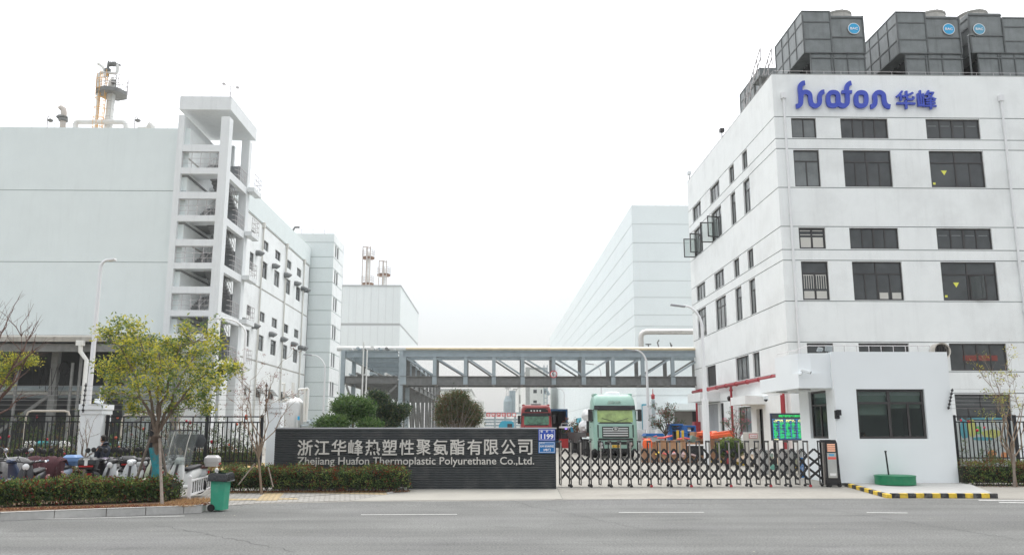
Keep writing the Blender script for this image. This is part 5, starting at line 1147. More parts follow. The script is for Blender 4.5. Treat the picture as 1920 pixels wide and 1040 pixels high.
# mural boards behind the right fence
ym = YF+3; a = PY(1795, 788, ym); b = PY(1893, 842, ym); t = thing('mural_board', 'colourful painted board behind the right fence', 'board', (a.x, ym, .1))
m = MB(); m.box(a.x-.3, b.x+.3, ym, ym+.06, .1, a.z); m.build('panel', [mat('mural_base', (.46, .50, .49), .7)], t, world=True)
rnd = random.Random(3); cm = [mat('mural_teal', (.10, .32, .38), .7), mat('mural_yellow', (.48, .50, .16), .7), mat('mural_red', (.55, .08, .06), .7), mat('mural_green', (.15, .45, .15), .7), mat('mural_orange', (.65, .28, .12), .7)]
for i, (px, py, w_, h2_, c) in enumerate(((1808, 803, .2, .5, 0), (1822, 800, .22, .4, 1), (1816, 790, .1, .06, 2), (1858, 813, .45, .2, 1), (1845, 822, .5, .1, 0), (1860, 850, .2, .15, 4), (1882, 852, .14, .15, 4), (1835, 806, .15, .2, 3), (1850, 784, .9, .05, 0))):
    p = PY(px, py, ym); m = MB(); n = 9; m.prism([(p.x+w_*math.cos(2*math.pi*k/n)*rnd.uniform(.7, 1.1), p.z+h2_*math.sin(2*math.pi*k/n)*rnd.uniform(.7, 1.1)) for k in range(n)], ym-.008-.002*i, ym-.003); m.build('painted_patch', [cm[c]], t, world=True)
# ================================================================ RETRACTABLE GATE
YGt = 29.6
ga = Xat(1052, 870, YGt); gb = Xat(1553, 870, YGt); gtop = Zat(1300, 826, YGt); nfr = 27
gt = thing('retractable_gate', 'black and steel retractable scissor gate closing the entrance', 'gate', ((ga+gb)/2, YGt, 0))
xs = [ga+(gb-ga)*i/nfr for i in range(nfr+1)]; dg_ = .32
xs[-2] = xs[-1]-.17; xs.append(xs[-2]-.15 if 0 else xs[-1]-.09)
xs = sorted(xs); tilt = .035
for i, x in enumerate(xs):
    m = MB(); m.box(x-.022, x+.022, YGt-.02, YGt+.02, .07, gtop-.05); m.build('steel_upright', [gatesteel], gt, world=True)
    m = MB(); m.box(x-tilt-.022, x-tilt+.022, YGt+dg_-.02, YGt+dg_+.02, .07, gtop-.05)
    m.bar((x, YGt-.02, gtop-.02), (x-tilt, YGt+dg_+.02, gtop-.02), .06, .06); m.bar((x, YGt, .1), (x-tilt, YGt+dg_, .1), .05, .05); m.build('arch_frame', [blackp], gt, world=True, bevel=.012)
    if i % 2 == 1:
        m = MB(); m.lathe([(.05, -.025), (.05, .025)], (x, YGt-.06, .05), 12, axis='y'); w_ = m.build('caster', [redp if i % 4 == 1 and i > 8 else rubber], gt, world=True)
        m = MB(); m.lathe([(.05, -.025), (.05, .025)], (x-tilt, YGt+dg_+.04, .05), 12, axis='y'); m.bar((x-.02, YGt-.05, .32), (x+.0, YGt-.06, .09), .04, .03); m.build('caster_fork', [blackp], gt, world=True)
for (y, dx) in ((YGt+.03, -.005), (YGt+.10, -.035)):
    for i in range(len(xs)-1):
        a = xs[i]+dx; b = xs[i+1]+dx; m = MB()
        if b-a < .2: continue
        mid = (a+b)/2
        for (z0, z1) in ((.26, .67), (.67, 1.08)):
            m.bar((a, y, z0), (b, y, z1), .016, .042); m.bar((a, y+.016, z1), (b, y+.016, z0), .016, .042)
        m.bar((a, y, 1.08), (mid, y, 1.31), .014, .034); m.bar((mid, y+.016, 1.31), (b, y+.016, 1.08), .014, .034)
        m.build('scissor_link' if y < YGt+.05 else 'rear_scissor_link', [blackp], gt, world=True)
m = MB(); m.box(sx1, gb+1.5, YGt-.04, YGt+.0, .003, .02); m.build('floor_track', [steelg], gt, world=True)
# motor head
hx0 = Xat(1548, 870, YGt); hx1 = Xat(1569, 870, YGt); t = thing('gate_motor', 'silver gate motor cabinet with red lit display at the right end of the gate', 'gate motor', ((hx0+hx1)/2, YGt, 0))
xm_ = (hx0+hx1)/2; hz = Zat(1558, 825, YGt)
m = MB(); m.prism([(hx0-.02, .08), (hx1+.06, .08), (hx1+.04, .3), (hx1-.0, hz-.1), (hx1-.04, hz), (hx0, hz)], YGt-.1, YGt+.35); m.build('housing', [blackp], t, world=True, bevel=.02)
m = MB(); m.box(hx0+.03, hx1-.05, YGt-.115, YGt-.101, .32, hz-.42); m.build('front_panel', [alu], t, world=True)
m = MB(); m.box(hx0+.03, hx1-.05, YGt-.113, YGt-.101, hz-.38, hz-.08); m.build('display', [mat('display_dark', (.06, .05, .05), .3)], t, world=True)
m = MB()
for i in range(4): z = hz-.14-.07*i; m.box(hx0+.05, hx1-.07, YGt-.12, YGt-.114, z-.022, z+.015)
m.build('display_text', [mat('led_orange', (.85, .45, .3), .5, emit=.5)], t, world=True)
m = MB(); m.box(hx0+.05, hx1-.06, YGt-.12, YGt-.116, .95, 1.03); m.build('sticker', [mat('sticker_red', (.7, .12, .1), .5)], t, world=True)
m = MB(); m.box(hx0+.10, hx1-.12, YGt-.12, YGt-.116, 1.08, 1.13); m.build('sticker', [bac], t, world=True); m = MB(); m.box(hx0+.09, hx1-.09, YGt-.12, YGt-.116, .4, .48); m.build('sticker', [wp], t, world=True)
for x in (hx0+.05, hx1): m = MB(); m.lathe([(.07, -.03), (.07, .03)], (x, YGt-.12, .075), 14, axis='y'); m.lathe([(.03, -.04), (.03, .035)], (x, YGt-.12, .075), 10, axis='y'); m.build('wheel', [rubber], t, world=True)
# ================================================================ LED BOARD
YLd = 39.5; a = PY(1445, 774, YLd); b = PY(1505, 825, YLd); g = gz(YLd)
LW = 3.0; b = Vector((a.x+LW*.62, YLd, b.z)); t = thing('led_board', 'green and yellow lit LED notice board standing behind the gate left of the guardhouse', 'screen', ((a.x+b.x)/2, YLd, g))
m = MB(); m.box(a.x, b.x, YLd, YLd+.15, b.z, a.z); m.build('cabinet', [mat('led_cabinet', (.02, .03, .07), .5)], t, world=True)
m = MB(); m.box(a.x+.05, b.x-.05, YLd-.008, YLd-.002, b.z+.05, a.z-.05); m.build('screen', [mat('led_screen_dark', (.055, .06, .065), .5)], t, world=True)
for x in (a.x+.15, b.x-.15): m = MB(); m.box(x-.05, x+.05, YLd+.03, YLd+.13, g, b.z); m.build('leg', [blackp], t, world=True)
lg = mat('led_green', (.03, .60, .15), .5, emit=.6); ly = mat('led_yellow', (.85, .85, .25), .5, emit=.9); lbm = mat('led_blue', (.06, .25, .65), .5, emit=.8)
W = b.x-a.x; Hh = a.z-b.z
def lt(body, u0, u1, v0, v1, mm, nm='led_text', off=.02): textmesh(nm, body, mm, t, a.x+W*u0, a.x+W*u1, a.z-Hh*v1, a.z-Hh*v0, YLd-.01, .008, off=off, res=1)
lt('园区产业链生产人员动态信息公示', .2, .95, .06, .15, lg, off=.05); lt('今日安全', .80, .95, .17, .21, ly)
for u, s_ in ((.1, '车间名称'), (.38, '岗位当班人员'), (.68, '人数')): lt(s_, u, u+.2, .235, .275, ly, off=.04)
rnd = random.Random(5); words = ['安全', '聚合工段', '正常运行', '一车间', '三十二', '值班人员', '十八', '二车间']
for c in range(6):
    lt('合计' if c % 2 else '项目', .06+c*.155, .15+c*.155, .285, .32, ly)
    lt('\n'.join(rnd.choice(words) for _ in range(11)), .05+c*.155, .05+c*.155+rnd.uniform(.09, .125), .335, .93, lg, off=.05)
lt('日期', .05, .16, .94, .975, ly)
m = MB(); 
for i in range(13): z = a.z-Hh*(.22+i*.06); m.box(a.x+.06, b.x-.06, YLd-.012, YLd-.009, z-.006, z+.006)
m.build('grid_line', [lbm], t, world=True); m = MB()
for c in range(7): x = a.x+W*(.04+c*.153); m.box(x-.006, x+.006, YLd-.0155, YLd-.0125, b.z+.08, a.z-Hh*.22)
m.build('grid_line', [lbm], t, world=True)
# ================================================================ STREET LAMPS
lampw = mat('lamp_pole_white', (.74, .75, .76), .5)
def lamp(pb, pt, ph, Y0, lab, r=.09, headlen=.55, head=None, base=False):
    """pb: pixel low on the pole, pt: pixel where the arm starts to curve, ph: pixel of the lamp head"""
    x = Xat(*pb, Y0); z1 = Zat(*pt, Y0); g = gz(Y0); h = PY(*ph, Y0); sgn = 1 if h.x > x else -1; zt = h.z
    t = thing('street_lamp', lab, 'street lamp', (x, Y0, g), group='street lamps')
    m = MB(); pts = [(x, Y0, g), (x, Y0, z1)]; rs = [r*1.25, r*.75]
    for k in range(1, 8):
        u = k/7; pts.append((x+(h.x-x)*(u**1.6), Y0, z1+(zt-z1)*math.sin(u*math.pi/2))); rs.append(r*(.75-.3*u))
    m.path(pts, rs, 10); 
    if base: m.tube((x, Y0, g), (x, Y0, g+3.2), r*1.7)
    m.build('pole', [lampw], t, world=True, smooth=True)
    m = MB(); m.obox((h.x+sgn*headlen*.4, Y0, zt-.0), (headlen, .22, .08), 0, ry=-sgn*.12 if head is None else head); m.build('lamp_head', [mat('lamp_head_grey', (.30, .31, .33), .4) if headlen > .6 else lampw], t, world=True, bevel=.02)
lamp((166, 752), (188, 500), (204, 487), 33.5, 'tall white street lamp rising behind the left white pillar', .095, .3)
lamp((451, 800), (457, 625), (418, 597), 45, 'white curved street lamp before the stair tower', .085, .4)
lamp((606, 780), (612, 690), (584, 665), 66, 'small white street lamp before the pale green end block', .08, .7)
lamp((1326, 850), (1319, 610), (1282, 573), 41.5, 'tall white street lamp before the side of the right factory', .10, .75, base=True)
lamp((1216, 800), (1214, 680), (1191, 656), 60, 'white street lamp passing in front of the pipe bridge', .10, 1.0)
lamp((1128, 760), (1127, 700), (1112, 682), 78, 'faint street lamp behind the bridge near the green truck', .07, .8)
lamp((1058, 760), (1057, 737), (1044, 727), 110, 'distant street lamp above the blue container', .08, .9)
# ================================================================ FAR BUILDINGS
def farb(lab, pl, pr, pt, Y0, dep, mm, wins=(), side=None):
    x0 = Xat(pl, pt, Y0); x1 = Xat(pr, pt, Y0); zt = Zat((pl+pr)/2, pt, Y0); t = thing('distant_building', lab, 'building', ((x0+x1)/2, Y0, .4), group='distant buildings')
    m = MB(); m.box(x0, x1, Y0, Y0+dep, .3, zt); m.build('wall', [mm], t, world=True)
    m = MB(); m.box(x0-.1, x1+.1, Y0-.1, Y0+dep, zt+.002, zt+.5); m.build('roof_edge', [grey], t, world=True)
    for (a, b, c, d) in wins:
        A = PY(a, b, Y0); B = PY(c, d, Y0); m = MB(); m.box(A.x, B.x, Y0-.06, Y0-.02, B.z, A.z); m.build('window', [glass], t, world=True)
    return t
lwal = mat('distant_white', (.70, .71, .68), .85, var=.05, scale=.2, streak=.1)
farb('white distant block with two square dark windows above the red truck', 990, 1026, 692, 210, 60, lwal, [(1000, 730, 1006.5, 736.5), (1000, 750, 1006.5, 756), (1014, 730, 1016, 737), (1020, 728, 1023, 737)])
farb('narrow distant white block left of the two-window block', 972, 983, 727, 330, 60, lwal, [(974, 740, 976, 756), (974, 762, 976, 775)])
farb('lowest narrow distant white block beside the tall grey pipes', 963, 974, 730, 400, 80, lwal, [(967, 750, 969, 763)])
farb('distant white plant with stepped roof seen left of the grey pier', 982, 992, 725, 300, 50, lwal, [(985, 735, 987, 755)])
farb('far pale building behind the olive bush', 818, 884, 733, 190, 30, lwal, [(822, 745, 830, 752), (840, 745, 848, 752), (870, 745, 878, 752)])
m = MB(); p = PY(988, 690, 150); m.box(p.x-.25, p.x+.5, 150, 150.6, .4, Zat(988, 688, 150)); tag(m.build('concrete_pier', [grey]), 'tall slim grey pier before the distant white block', 'pier')
t = thing('exhaust_stack', 'tall grey kinked exhaust pipe in the distance left of the white blocks', 'pipe', (Xat(958, 760, 160), 160, .4)); m = MB()
def pf(px, py, y=160): p = PY(px, py, y); return (p.x, y, p.z)
m.path([pf(953, 775), pf(953, 760), pf(958, 752), pf(958, 732)], .3); m.tube(pf(962, 780), pf(962, 732), .45); m.lathe([(.9, 0), (.9, 2), (.5, 3)], pf(953, 772), 10); m.build('pipe', [steelb], t, world=True)
t = thing('cell_mast', 'thin distant telecom mast beside the bridge underside', 'mast', (Xat(951, 770, 230), 230, .4)); m = MB(); a = pf(951, 800, 230); b = pf(952, 727, 230); 
for dx in (-.5, .5): m.tube((a[0]+dx, 230, .4), (b[0]+dx*.5, 230, b[2]), .06, n=4)
for i in range(14): z = .4+(b[2]-.4)*i/14; m.tube((b[0]-.5, 230, z), (b[0]+.5, 230, z+1), .05, n=3)
for q in (0, 2.2): m.lathe([(.7, 0), (.7, .15)], (b[0], 230, b[2]-q), 8)
for k in range(5): m.box(b[0]-.8+k*.35, b[0]-.65+k*.35, 229.8, 230.2, b[2]-.3, b[2]+1.3)
m.build('lattice', [mat('mast_grey', (.5, .5, .5), .6)], t, world=True)
# distant ladder frame before the warehouse
t = thing('access_ladder', 'thin distant ladder frame beside the warehouse', 'ladder', (Xat(1024, 720, 200), 200, .4)); m = MB()
for px in (1020, 1026): m.tube(pf(px, 800, 200), pf(px, 684, 200), .12, n=4)
for k in range(14): m.tube(pf(1020, 690+k*8, 200), pf(1026, 690+k*8, 200), .08, n=4)
m.tube(pf(1023, 728, 200), pf(1030, 740, 200), .3); m.build('frame', [steelb], t, world=True)
# distant rack with red slogan squares
t = thing('distant_rack', 'distant grey pipe rack carrying a red slogan left of the red truck', 'pipe rack', (Xat(950, 790, 140), 140, .4)); m = MB()
for z in (774, 786, 791, 797): A = pf(905, z, 140); B = pf(985, z, 140); m.box(A[0], B[0], 140, 140.3, A[2]-.15, A[2]+.15)
for px in (928, 947, 966): A = pf(px, 800, 140); m.box(A[0]-.15, A[0]+.15, 139.9, 140.2, .4, pf(px, 774, 140)[2])
m.build('frame', [steelb], t, world=True)
for i, ch in enumerate('全安产生第一'):
    A = pf(916+i*9.6-4, 773.5, 139.8); B = pf(916+i*9.6+3.5, 780.5, 139.8); m = MB(); m.box(A[0], B[0], 139.8, 139.85, B[2], A[2]); o = m.build('slogan_board', [mat('slogan_red', (.62, .10, .10), .6)], t, world=True)
    textmesh('slogan_character', ch, wp, o, A[0]+.1, B[0]-.1, B[2]+.1, A[2]-.1, 139.79, .02, res=1, off=.02)
c = pf(898, 752, 120); d = pf(907, 800, 120); m = MB(); m.box(pf(893, 752, 120)[0], d[0], 120, 128, .4, c[2]); t = m.build('grey_kiosk', [lwal]); tag(t, 'small white building right of the olive bush', 'building')
# ================================================================ FOLIAGE
def leafmat(name, col, tr=.25):
    m = mat(name, col, .55, var=.30, scale=5, spec=.3); n = m.node_tree; b = n.nodes['Principled BSDF']
    t = n.nodes.new('ShaderNodeBsdfTranslucent'); t.inputs[0].default_value = (*[min(1, c*1.6) for c in col], 1); x = n.nodes.new('ShaderNodeMixShader'); x.inputs[0].default_value = tr
    n.links.new(b.outputs[0], x.inputs[1]); n.links.new(t.outputs[0], x.inputs[2]); n.links.new(x.outputs[0], n.nodes['Material Output'].inputs[0]); return m
lf_d = leafmat('leaf_dark_green', (.045, .085, .030)); lf_g = leafmat('leaf_green', (.095, .155, .045)); lf_l = leafmat('leaf_light_green', (.22, .27, .07)); lf_y = leafmat('leaf_yellow_green', (.50, .46, .06))
lf_r = leafmat('leaf_red', (.19, .035, .02)); lf_b = leafmat('leaf_brown', (.15, .075, .035)); lf_o = leafmat('leaf_olive', (.12, .125, .055)); lf_p = leafmat('pine_needle', (.045, .105, .022)); lf_c = leafmat('cedar_needle', (.035, .055, .035))
bark = mat('bark', (.17, .13, .10), .95, var=.3, scale=8, bump=.8, bscale=15); barkg = mat('bark_grey', (.24, .20, .17), .95, var=.3, scale=8, bump=.6, bscale=15); barkd = mat('bark_dark', (.09, .065, .05), .95, var=.2, scale=8)
RN = random.Random(11)
def leaf(mb, c, l, w_, m, rn=RN, d=None):
    if d is None: d = Vector((rn.gauss(0, 1), rn.gauss(0, 1), rn.gauss(.1, .8))).normalized()
    n = Vector((rn.gauss(0, 1), rn.gauss(0, 1), rn.gauss(0, 1))); s = d.cross(n)
    if s.length < 1e-4: s = Vector((1, 0, 0))
    s = s.normalized()*w_/2; c = Vector(c); u = d*l; k = len(mb.v)
    up = s.cross(d).normalized()*w_*.18
    mb.v += [tuple(c), tuple(c+u*.45+s+up), tuple(c+u), tuple(c+u*.45-s+up)]; mb.f += [(k, k+1, k+2), (k, k+2, k+3)]; mb.m += [m, m]
def cloud(mb, c, r, n, l, w_, wts, rn=RN, shell=.55, lite=None, flat=0):
    """leaves in clumps through an ellipsoid"""
    k = max(3, n//9)
    for i in range(k):
        d = Vector((rn.gauss(0, 1), rn.gauss(0, 1), rn.gauss(0, 1))).normalized(); q = shell+(1-shell)*rn.random(); q *= rn.uniform(.75, 1.08)
        cc = Vector((c[0]+d.x*r[0]*q, c[1]+d.y*r[1]*q, c[2]+d.z*r[2]*q)); mi = rn.choices(range(len(wts)), wts)[0]
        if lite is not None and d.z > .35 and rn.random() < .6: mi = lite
        for j in range(9):
            p = cc+Vector((rn.gauss(0, 1), rn.gauss(0, 1), rn.gauss(0, .8)))*l*.9
            leaf(mb, p, l*rn.uniform(.7, 1.2), w_*rn.uniform(.8, 1.2), mi if rn.random() < .8 else rn.randrange(len(wts)), rn, (d*.5+Vector((rn.gauss(0, 1), rn.gauss(0, 1), rn.gauss(.2, .7)))).normalized())
def wob(a, b, k, amp, rn=RN):
    a = Vector(a); b = Vector(b); pts = [a]
    for i in range(1, k): pts.append(a.lerp(b, i/k)+Vector((rn.gauss(0, 1), rn.gauss(0, 1), rn.gauss(0, .6)))*amp)
    return pts+[b]
def hedge(name, lab, pts, dep, ht, n, l, wts, mats, z0=0., cat='hedge', group='clipped hedges', seed=1, wobble=.07):
    """hedge along a polyline of its front foot; depth goes to +Y"""
    rn = random.Random(seed); t = thing(name, lab, cat, (pts[0][0], pts[0][1]+dep/2, z0), group=group); m = MB(); c = MB(); L_ = []
    for a, b in zip(pts, pts[1:]): L_.append(math.hypot(b[0]-a[0], b[1]-a[1]))
    T = sum(L_)
    def at(s):
        for (a, b), l_ in zip(zip(pts, pts[1:]), L_):
            if s <= l_: u = s/l_; return a[0]+(b[0]-a[0])*u, a[1]+(b[1]-a[1])*u
            s -= l_
        return pts[-1][0], pts[-1][1]
    k = n//7
    for i in range(k):
        s = rn.random()*T; x, y = at(s); q = rn.random(); hh = ht*(1+wobble*math.sin(s*2.1+seed)+wobble*.8*math.sin(s*5.3))
        if q < .50: yy = y+rn.gauss(.0, .05); zz = hh*(.08+.92*rn.random()**.8)
        elif q < .88: yy = y+dep*rn.random(); zz = hh+rn.gauss(0, .035)
        else: yy = y+dep*rn.random(); zz = hh*rn.random()
        if s < .15 or s > T-.15: yy = y+dep*rn.random(); zz = hh*rn.random()
        hi = zz/hh; wt = list(wts)
        if hi > .85: wt = [wts[0]*.6, wts[1], wts[2]*1.3]+[w_*2.6 for w_ in wts[3:]]
        pn = math.sin(s*1.7+seed)+math.sin(s*4.1+2*seed+zz*5)+math.sin(s*9.3+zz*11); wt[0] *= 1+.45*max(0, -pn); wt[2] *= 1+.7*max(0, pn); wt[3] *= 1+1.3*max(0, pn-.8); wt[4] *= 1+1.3*max(0, -pn-.9)
        mi = rn.choices(range(len(wt)), wt)[0]
        for j in range(7):
            leaf(m, (x+rn.gauss(0, l*.8), yy+rn.gauss(0, l*.7), z0+zz+rn.gauss(0, l*.7)), l*rn.uniform(.7, 1.25), l*.55*rn.uniform(.8, 1.2), mi, rn, Vector((rn.gauss(0, .8), rn.gauss(-.6, .7), rn.gauss(.6, .6))).normalized())
    m.build('foliage', mats, t, world=True)
    st = MB(); ns = int(T/.14)
    for i in range(ns):
        x, y = at(T*(i+.5)/ns); 
        for q in (.2, .5, .8):
            yy = y+dep*q; p0 = (x+rn.gauss(0, .04), yy, z0-.02); st.tube(p0, (x+rn.gauss(0, .15), yy+rn.gauss(0, .1), z0+ht*rn.uniform(.7, 1.0)), .012, .005, n=4)
    st.build('stems', [barkd], t, world=True)
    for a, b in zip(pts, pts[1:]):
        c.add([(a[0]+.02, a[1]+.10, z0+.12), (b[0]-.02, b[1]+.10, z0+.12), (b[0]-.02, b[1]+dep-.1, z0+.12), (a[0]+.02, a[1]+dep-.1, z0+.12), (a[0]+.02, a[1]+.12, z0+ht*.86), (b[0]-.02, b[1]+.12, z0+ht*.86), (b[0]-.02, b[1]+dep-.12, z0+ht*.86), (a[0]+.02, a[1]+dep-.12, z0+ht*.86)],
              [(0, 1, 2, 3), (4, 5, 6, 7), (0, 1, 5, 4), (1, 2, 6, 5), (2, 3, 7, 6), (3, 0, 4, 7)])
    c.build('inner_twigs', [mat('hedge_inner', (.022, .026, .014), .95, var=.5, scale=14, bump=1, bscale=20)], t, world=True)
    return t
HM = [lf_d, lf_g, lf_l, lf_r, lf_b]
a = gp(-70, 958, 0); b = gp(0, 949, 0); c = gp(180, 943, 0); d = gp(318, 938, 0)
hedge('hedge', 'low clipped hedge with reddish tips along the kerb in front of the scooters', [a, b, c, d], .95, .53, 17500, .078, [3.2, 3, 1.2, .55, .4], HM, seed=2)
# end tuft towards the bin
hedge('hedge', 'clipped hedge running in front of the left half of the sign wall', [(Xat(412, 905, 28.0), 28.0), (Xat(765, 905, 28.0), 28.0)], .75, .69, 12500, .066, [3, 3, 1.0, .55, .5], HM, seed=3)
hedge('hedge', 'hedge along the foot of the left railing fence behind the scooters', [(-20, 29.6), (Xat(500, 880, 29.6), 29.6)], .9, .66, 13000, .06, [3, 3, 1.2, .4, .35], HM, seed=4)
hedge('hedge', 'autumn tinted hedge below the right railing fence beside the guardhouse', [(Xat(1808, 890, 29.9), 29.9), (Xat(2050, 890, 29.7), 29.7)], .9, .78, 9000, .06, [2, 3, 1.3, .25, 1.3], HM, z0=.0, seed=5)
def litter(lab, x0, x1, y0, y1, n, z, mats, l=.05, seed=1, nm='leaf_litter'):
    rn = random.Random(seed); m = MB()
    for i in range(n): leaf(m, (rn.uniform(x0, x1), rn.uniform(y0, y1), (z if z is not None else gz(y0)+.02)+rn.uniform(.0, .02)), l*rn.uniform(.5, 1.2), l*.5, rn.randrange(len(mats)), rn, Vector((rn.gauss(0, 1), rn.gauss(0, 1), rn.gauss(0, .25))).normalized())
    tag(m.build(nm, mats), lab, 'dead leaves', kind='stuff')
strawm = leafmat('straw', (.40, .25, .12)); 
q0 = gp(-60, 958, 0); q1 = gp(380, 946, 0)
def litter_strip(lab, A, B, dep, n, mats, seed):
    rn = random.Random(seed); m = MB()
    for i in range(n): u = rn.random(); leaf(m, (A[0]+(B[0]-A[0])*u, A[1]+(B[1]-A[1])*u+rn.random()*dep+.16, -.015+rn.random()*.03), .05*rn.uniform(.5, 1.2), .022, rn.randrange(len(mats)), rn, Vector((rn.gauss(0, 1), rn.gauss(0, 1), rn.gauss(0, .3))).normalized())
    tag(m.build('leaf_litter', mats), lab, 'dead leaves', kind='stuff')
litter_strip('brown dead leaves on the soil behind the left kerb', q0, q1, .5, 5000, [lf_b, lf_r, strawm], 1)
a = gp(305, 945, 0); b = gp(380, 941, 0); rn = random.Random(8); m = MB()
for i in range(4200):
    x = rn.uniform(a[0]-.1, b[0]+.1); y = rn.uniform(a[1]-.5, b[1]+1.3)
    leaf(m, (x, y, -.02), rn.uniform(.04, .13), .012, 0 if rn.random() < .85 else 1, rn, Vector((rn.gauss(0, .8), rn.gauss(0, .8), abs(rn.gauss(.5, .4)))).normalized())
tag(m.build('dry_grass', [strawm, lf_b]), 'dry straw coloured grass at the right end of the kerbside strip', 'grass', kind='stuff')
litter_strip('fallen leaves at the foot of the hedge before the sign wall', (Xat(412, 905, 27.7), 27.6), (Xat(765, 905, 27.7), 27.75), .35, 1800, [lf_b, strawm, lf_r], 4)
litter_strip('fallen leaves below the hedge right of the guardhouse', (Xat(1805, 900, 29.5), 29.35), (Xat(2000, 900, 29.5), 29.3), .4, 1200, [lf_b, lf_r, strawm], 6)
# ---------------------------------------------------------------- the yellow green tree
YTr = 24.6
def tp(px, py, dy=0, Y0=YTr): p = PY(px, py, Y0+dy); return Vector((p.x, Y0+dy, p.z))
def clustertree(name, lab, base, fork, CL, r0, lmats, wts, ls, per, lite=None, seed=1, Y0=YTr, dsp=.9, barkm=None, mid=None, cat='tree', group=None, forkz=None, gap=1.0):
    rn = random.Random(seed); f = tp(*fork, 0, Y0); b = tp(*base, 0, Y0); b.z = gz(Y0) if forkz is None else forkz
    t = thing(name, lab, cat, (b.x, Y0, b.z), group=group); m = MB(); m.path(wob(b, f, 4, .02, rn), [r0*1.15, r0, r0*.95, r0*.95, r0*1.1], 10)
    o = m.build('trunk', [barkm or bark], t, world=True, smooth=True); lm = MB(); bm_ = MB()
    mains = []; lo_y = min(c_[1] for c_ in CL); hi_y = max(c_[1] for c_ in CL)
    xsr = [c_[0] for c_ in CL]; lo_, hi_ = min(xsr), max(xsr); nm_ = 6
    for k in range(nm_):     # a few main limbs fanning out of the fork
        px = lo_+(hi_-lo_)*(.12+.76*k/(nm_-1)); top = min([c_[1] for c_ in CL if abs(c_[0]-px) < (hi_-lo_)*.14] or [650])
        e_ = tp(px, top+22+(18 if k in (0, nm_-1) else 0), rn.uniform(-.7, .7), Y0); mp_ = f.lerp(e_, .5)+Vector(((f.x-e_.x)*.10, rn.gauss(0, .1), rn.gauss(0, .08)))
        pts = [((1-u)**2)*f+2*(1-u)*u*mp_+u*u*e_+Vector((rn.gauss(0, .03), rn.gauss(0, .03), 0))*(u > .1) for u in [i/9 for i in range(10)]]
        bm_.path(pts, [r0*(.60-.052*i) for i in range(10)], 7); mains.append(pts)
    for (px, py, rp) in CL:
        c = tp(px, py, rn.uniform(-dsp, dsp), Y0); R = rp*SC(Y0)
        ww = list(wts)
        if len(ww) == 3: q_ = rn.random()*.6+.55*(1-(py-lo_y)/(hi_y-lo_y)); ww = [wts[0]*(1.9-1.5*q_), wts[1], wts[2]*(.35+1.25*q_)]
        cand = sorted([(((q-c).length+max(0, q.z-c.z)*3), i, M) for M in mains for i, q in enumerate(M) if i > 1], key=lambda z_: z_[0])[0]
        s0 = cand[2][cand[1]]; pts = wob(s0, c, 4, .05, rn); r1 = r0*(.52-.05*cand[1])*.6; r1 = max(r1, .009); bm_.path(pts, [r1, r1*.8, r1*.65, r1*.5, r1*.3], 5)
        for k in range(7):
            s_ = pts[rn.choice((2, 3, 4))]; e_ = c+Vector((rn.gauss(0, .42), rn.gauss(0, .42), rn.gauss(.1, .40)))*R*1.05
            bm_.path(wob(s_, e_, 3, R*.08, rn), [.008, .006, .005, .003], 4)
            cloud(lm, e_, (R*.42, R*.45, R*.36), int(per*R*R*gap), ls, ls*.36, ww, rn, .2, lite)
        cloud(lm, c, (R, R, R*.8), int(per*R*R*4.2), ls, ls*.36, ww, rn, .40, lite)
    bm_.build('limbs', [barkm or bark], t, world=True, smooth=True)
    lm.build('crown', lmats, t, world=True); return t, f, b
CL = [(197, 628, 16), (222, 625, 20), (246, 610, 24), (252, 636, 20), (232, 650, 22), (343, 627, 20), (352, 640, 22), (330, 655, 20), (270, 662, 28), (300, 668, 20), (222, 690, 24), (200, 697, 18), (213, 712, 18), (205, 738, 14), (252, 690, 26), (290, 690, 30), (320, 690, 26), (350, 680, 28),
      (375, 655, 18), (395, 632, 18), (405, 650, 14), (390, 690, 24), (375, 712, 26), (340, 722, 28), (300, 730, 26), (262, 724, 24), (240, 745, 20), (252, 768, 14), (350, 748, 20), (385, 742, 18), (405, 722, 16), (408, 700, 18), (425, 690, 13), (440, 692, 9), (326, 770, 12), (230, 665, 18), (386, 765, 10), (285, 645, 16), (312, 644, 12)]
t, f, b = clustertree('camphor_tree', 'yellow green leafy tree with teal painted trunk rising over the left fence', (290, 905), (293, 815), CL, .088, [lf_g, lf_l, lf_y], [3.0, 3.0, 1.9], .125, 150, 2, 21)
m = MB(); m.path([Vector((b.x+.01, YTr-.0, .35)), Vector((b.x+.02, YTr, .9)), tp(287, 838)], [.128, .121, .117], 12); m.build('painted_wrap', [mat('teal_trunk_paint', (.02, .22, .26), .8, var=.25, scale=8, dirt=(.13, .11, .09), dscale=5, damt=.8)], t, world=True, smooth=True)
for (x0, y0, x1, y1, dy) in ((282, 820, 246, 905, .5), (299, 822, 304, 945, -1.6), (300, 825, 322, 905, .5)):
    p = tp(x0, y0, -.15); q = tp(x1, y1, dy); q.z = 0; m = MB(); m.tube(p, q, .035, .045, n=7); m.build('support_pole', [barkg], t, world=True)
m = MB(); [m.lathe([(.16, -.03), (.17, .03)], (tp(291, 820).x, YTr, tp(291, 819).z-.06*k), 10) for k in range(3)]; m.build('rope_binding', [barkd], t, world=True)
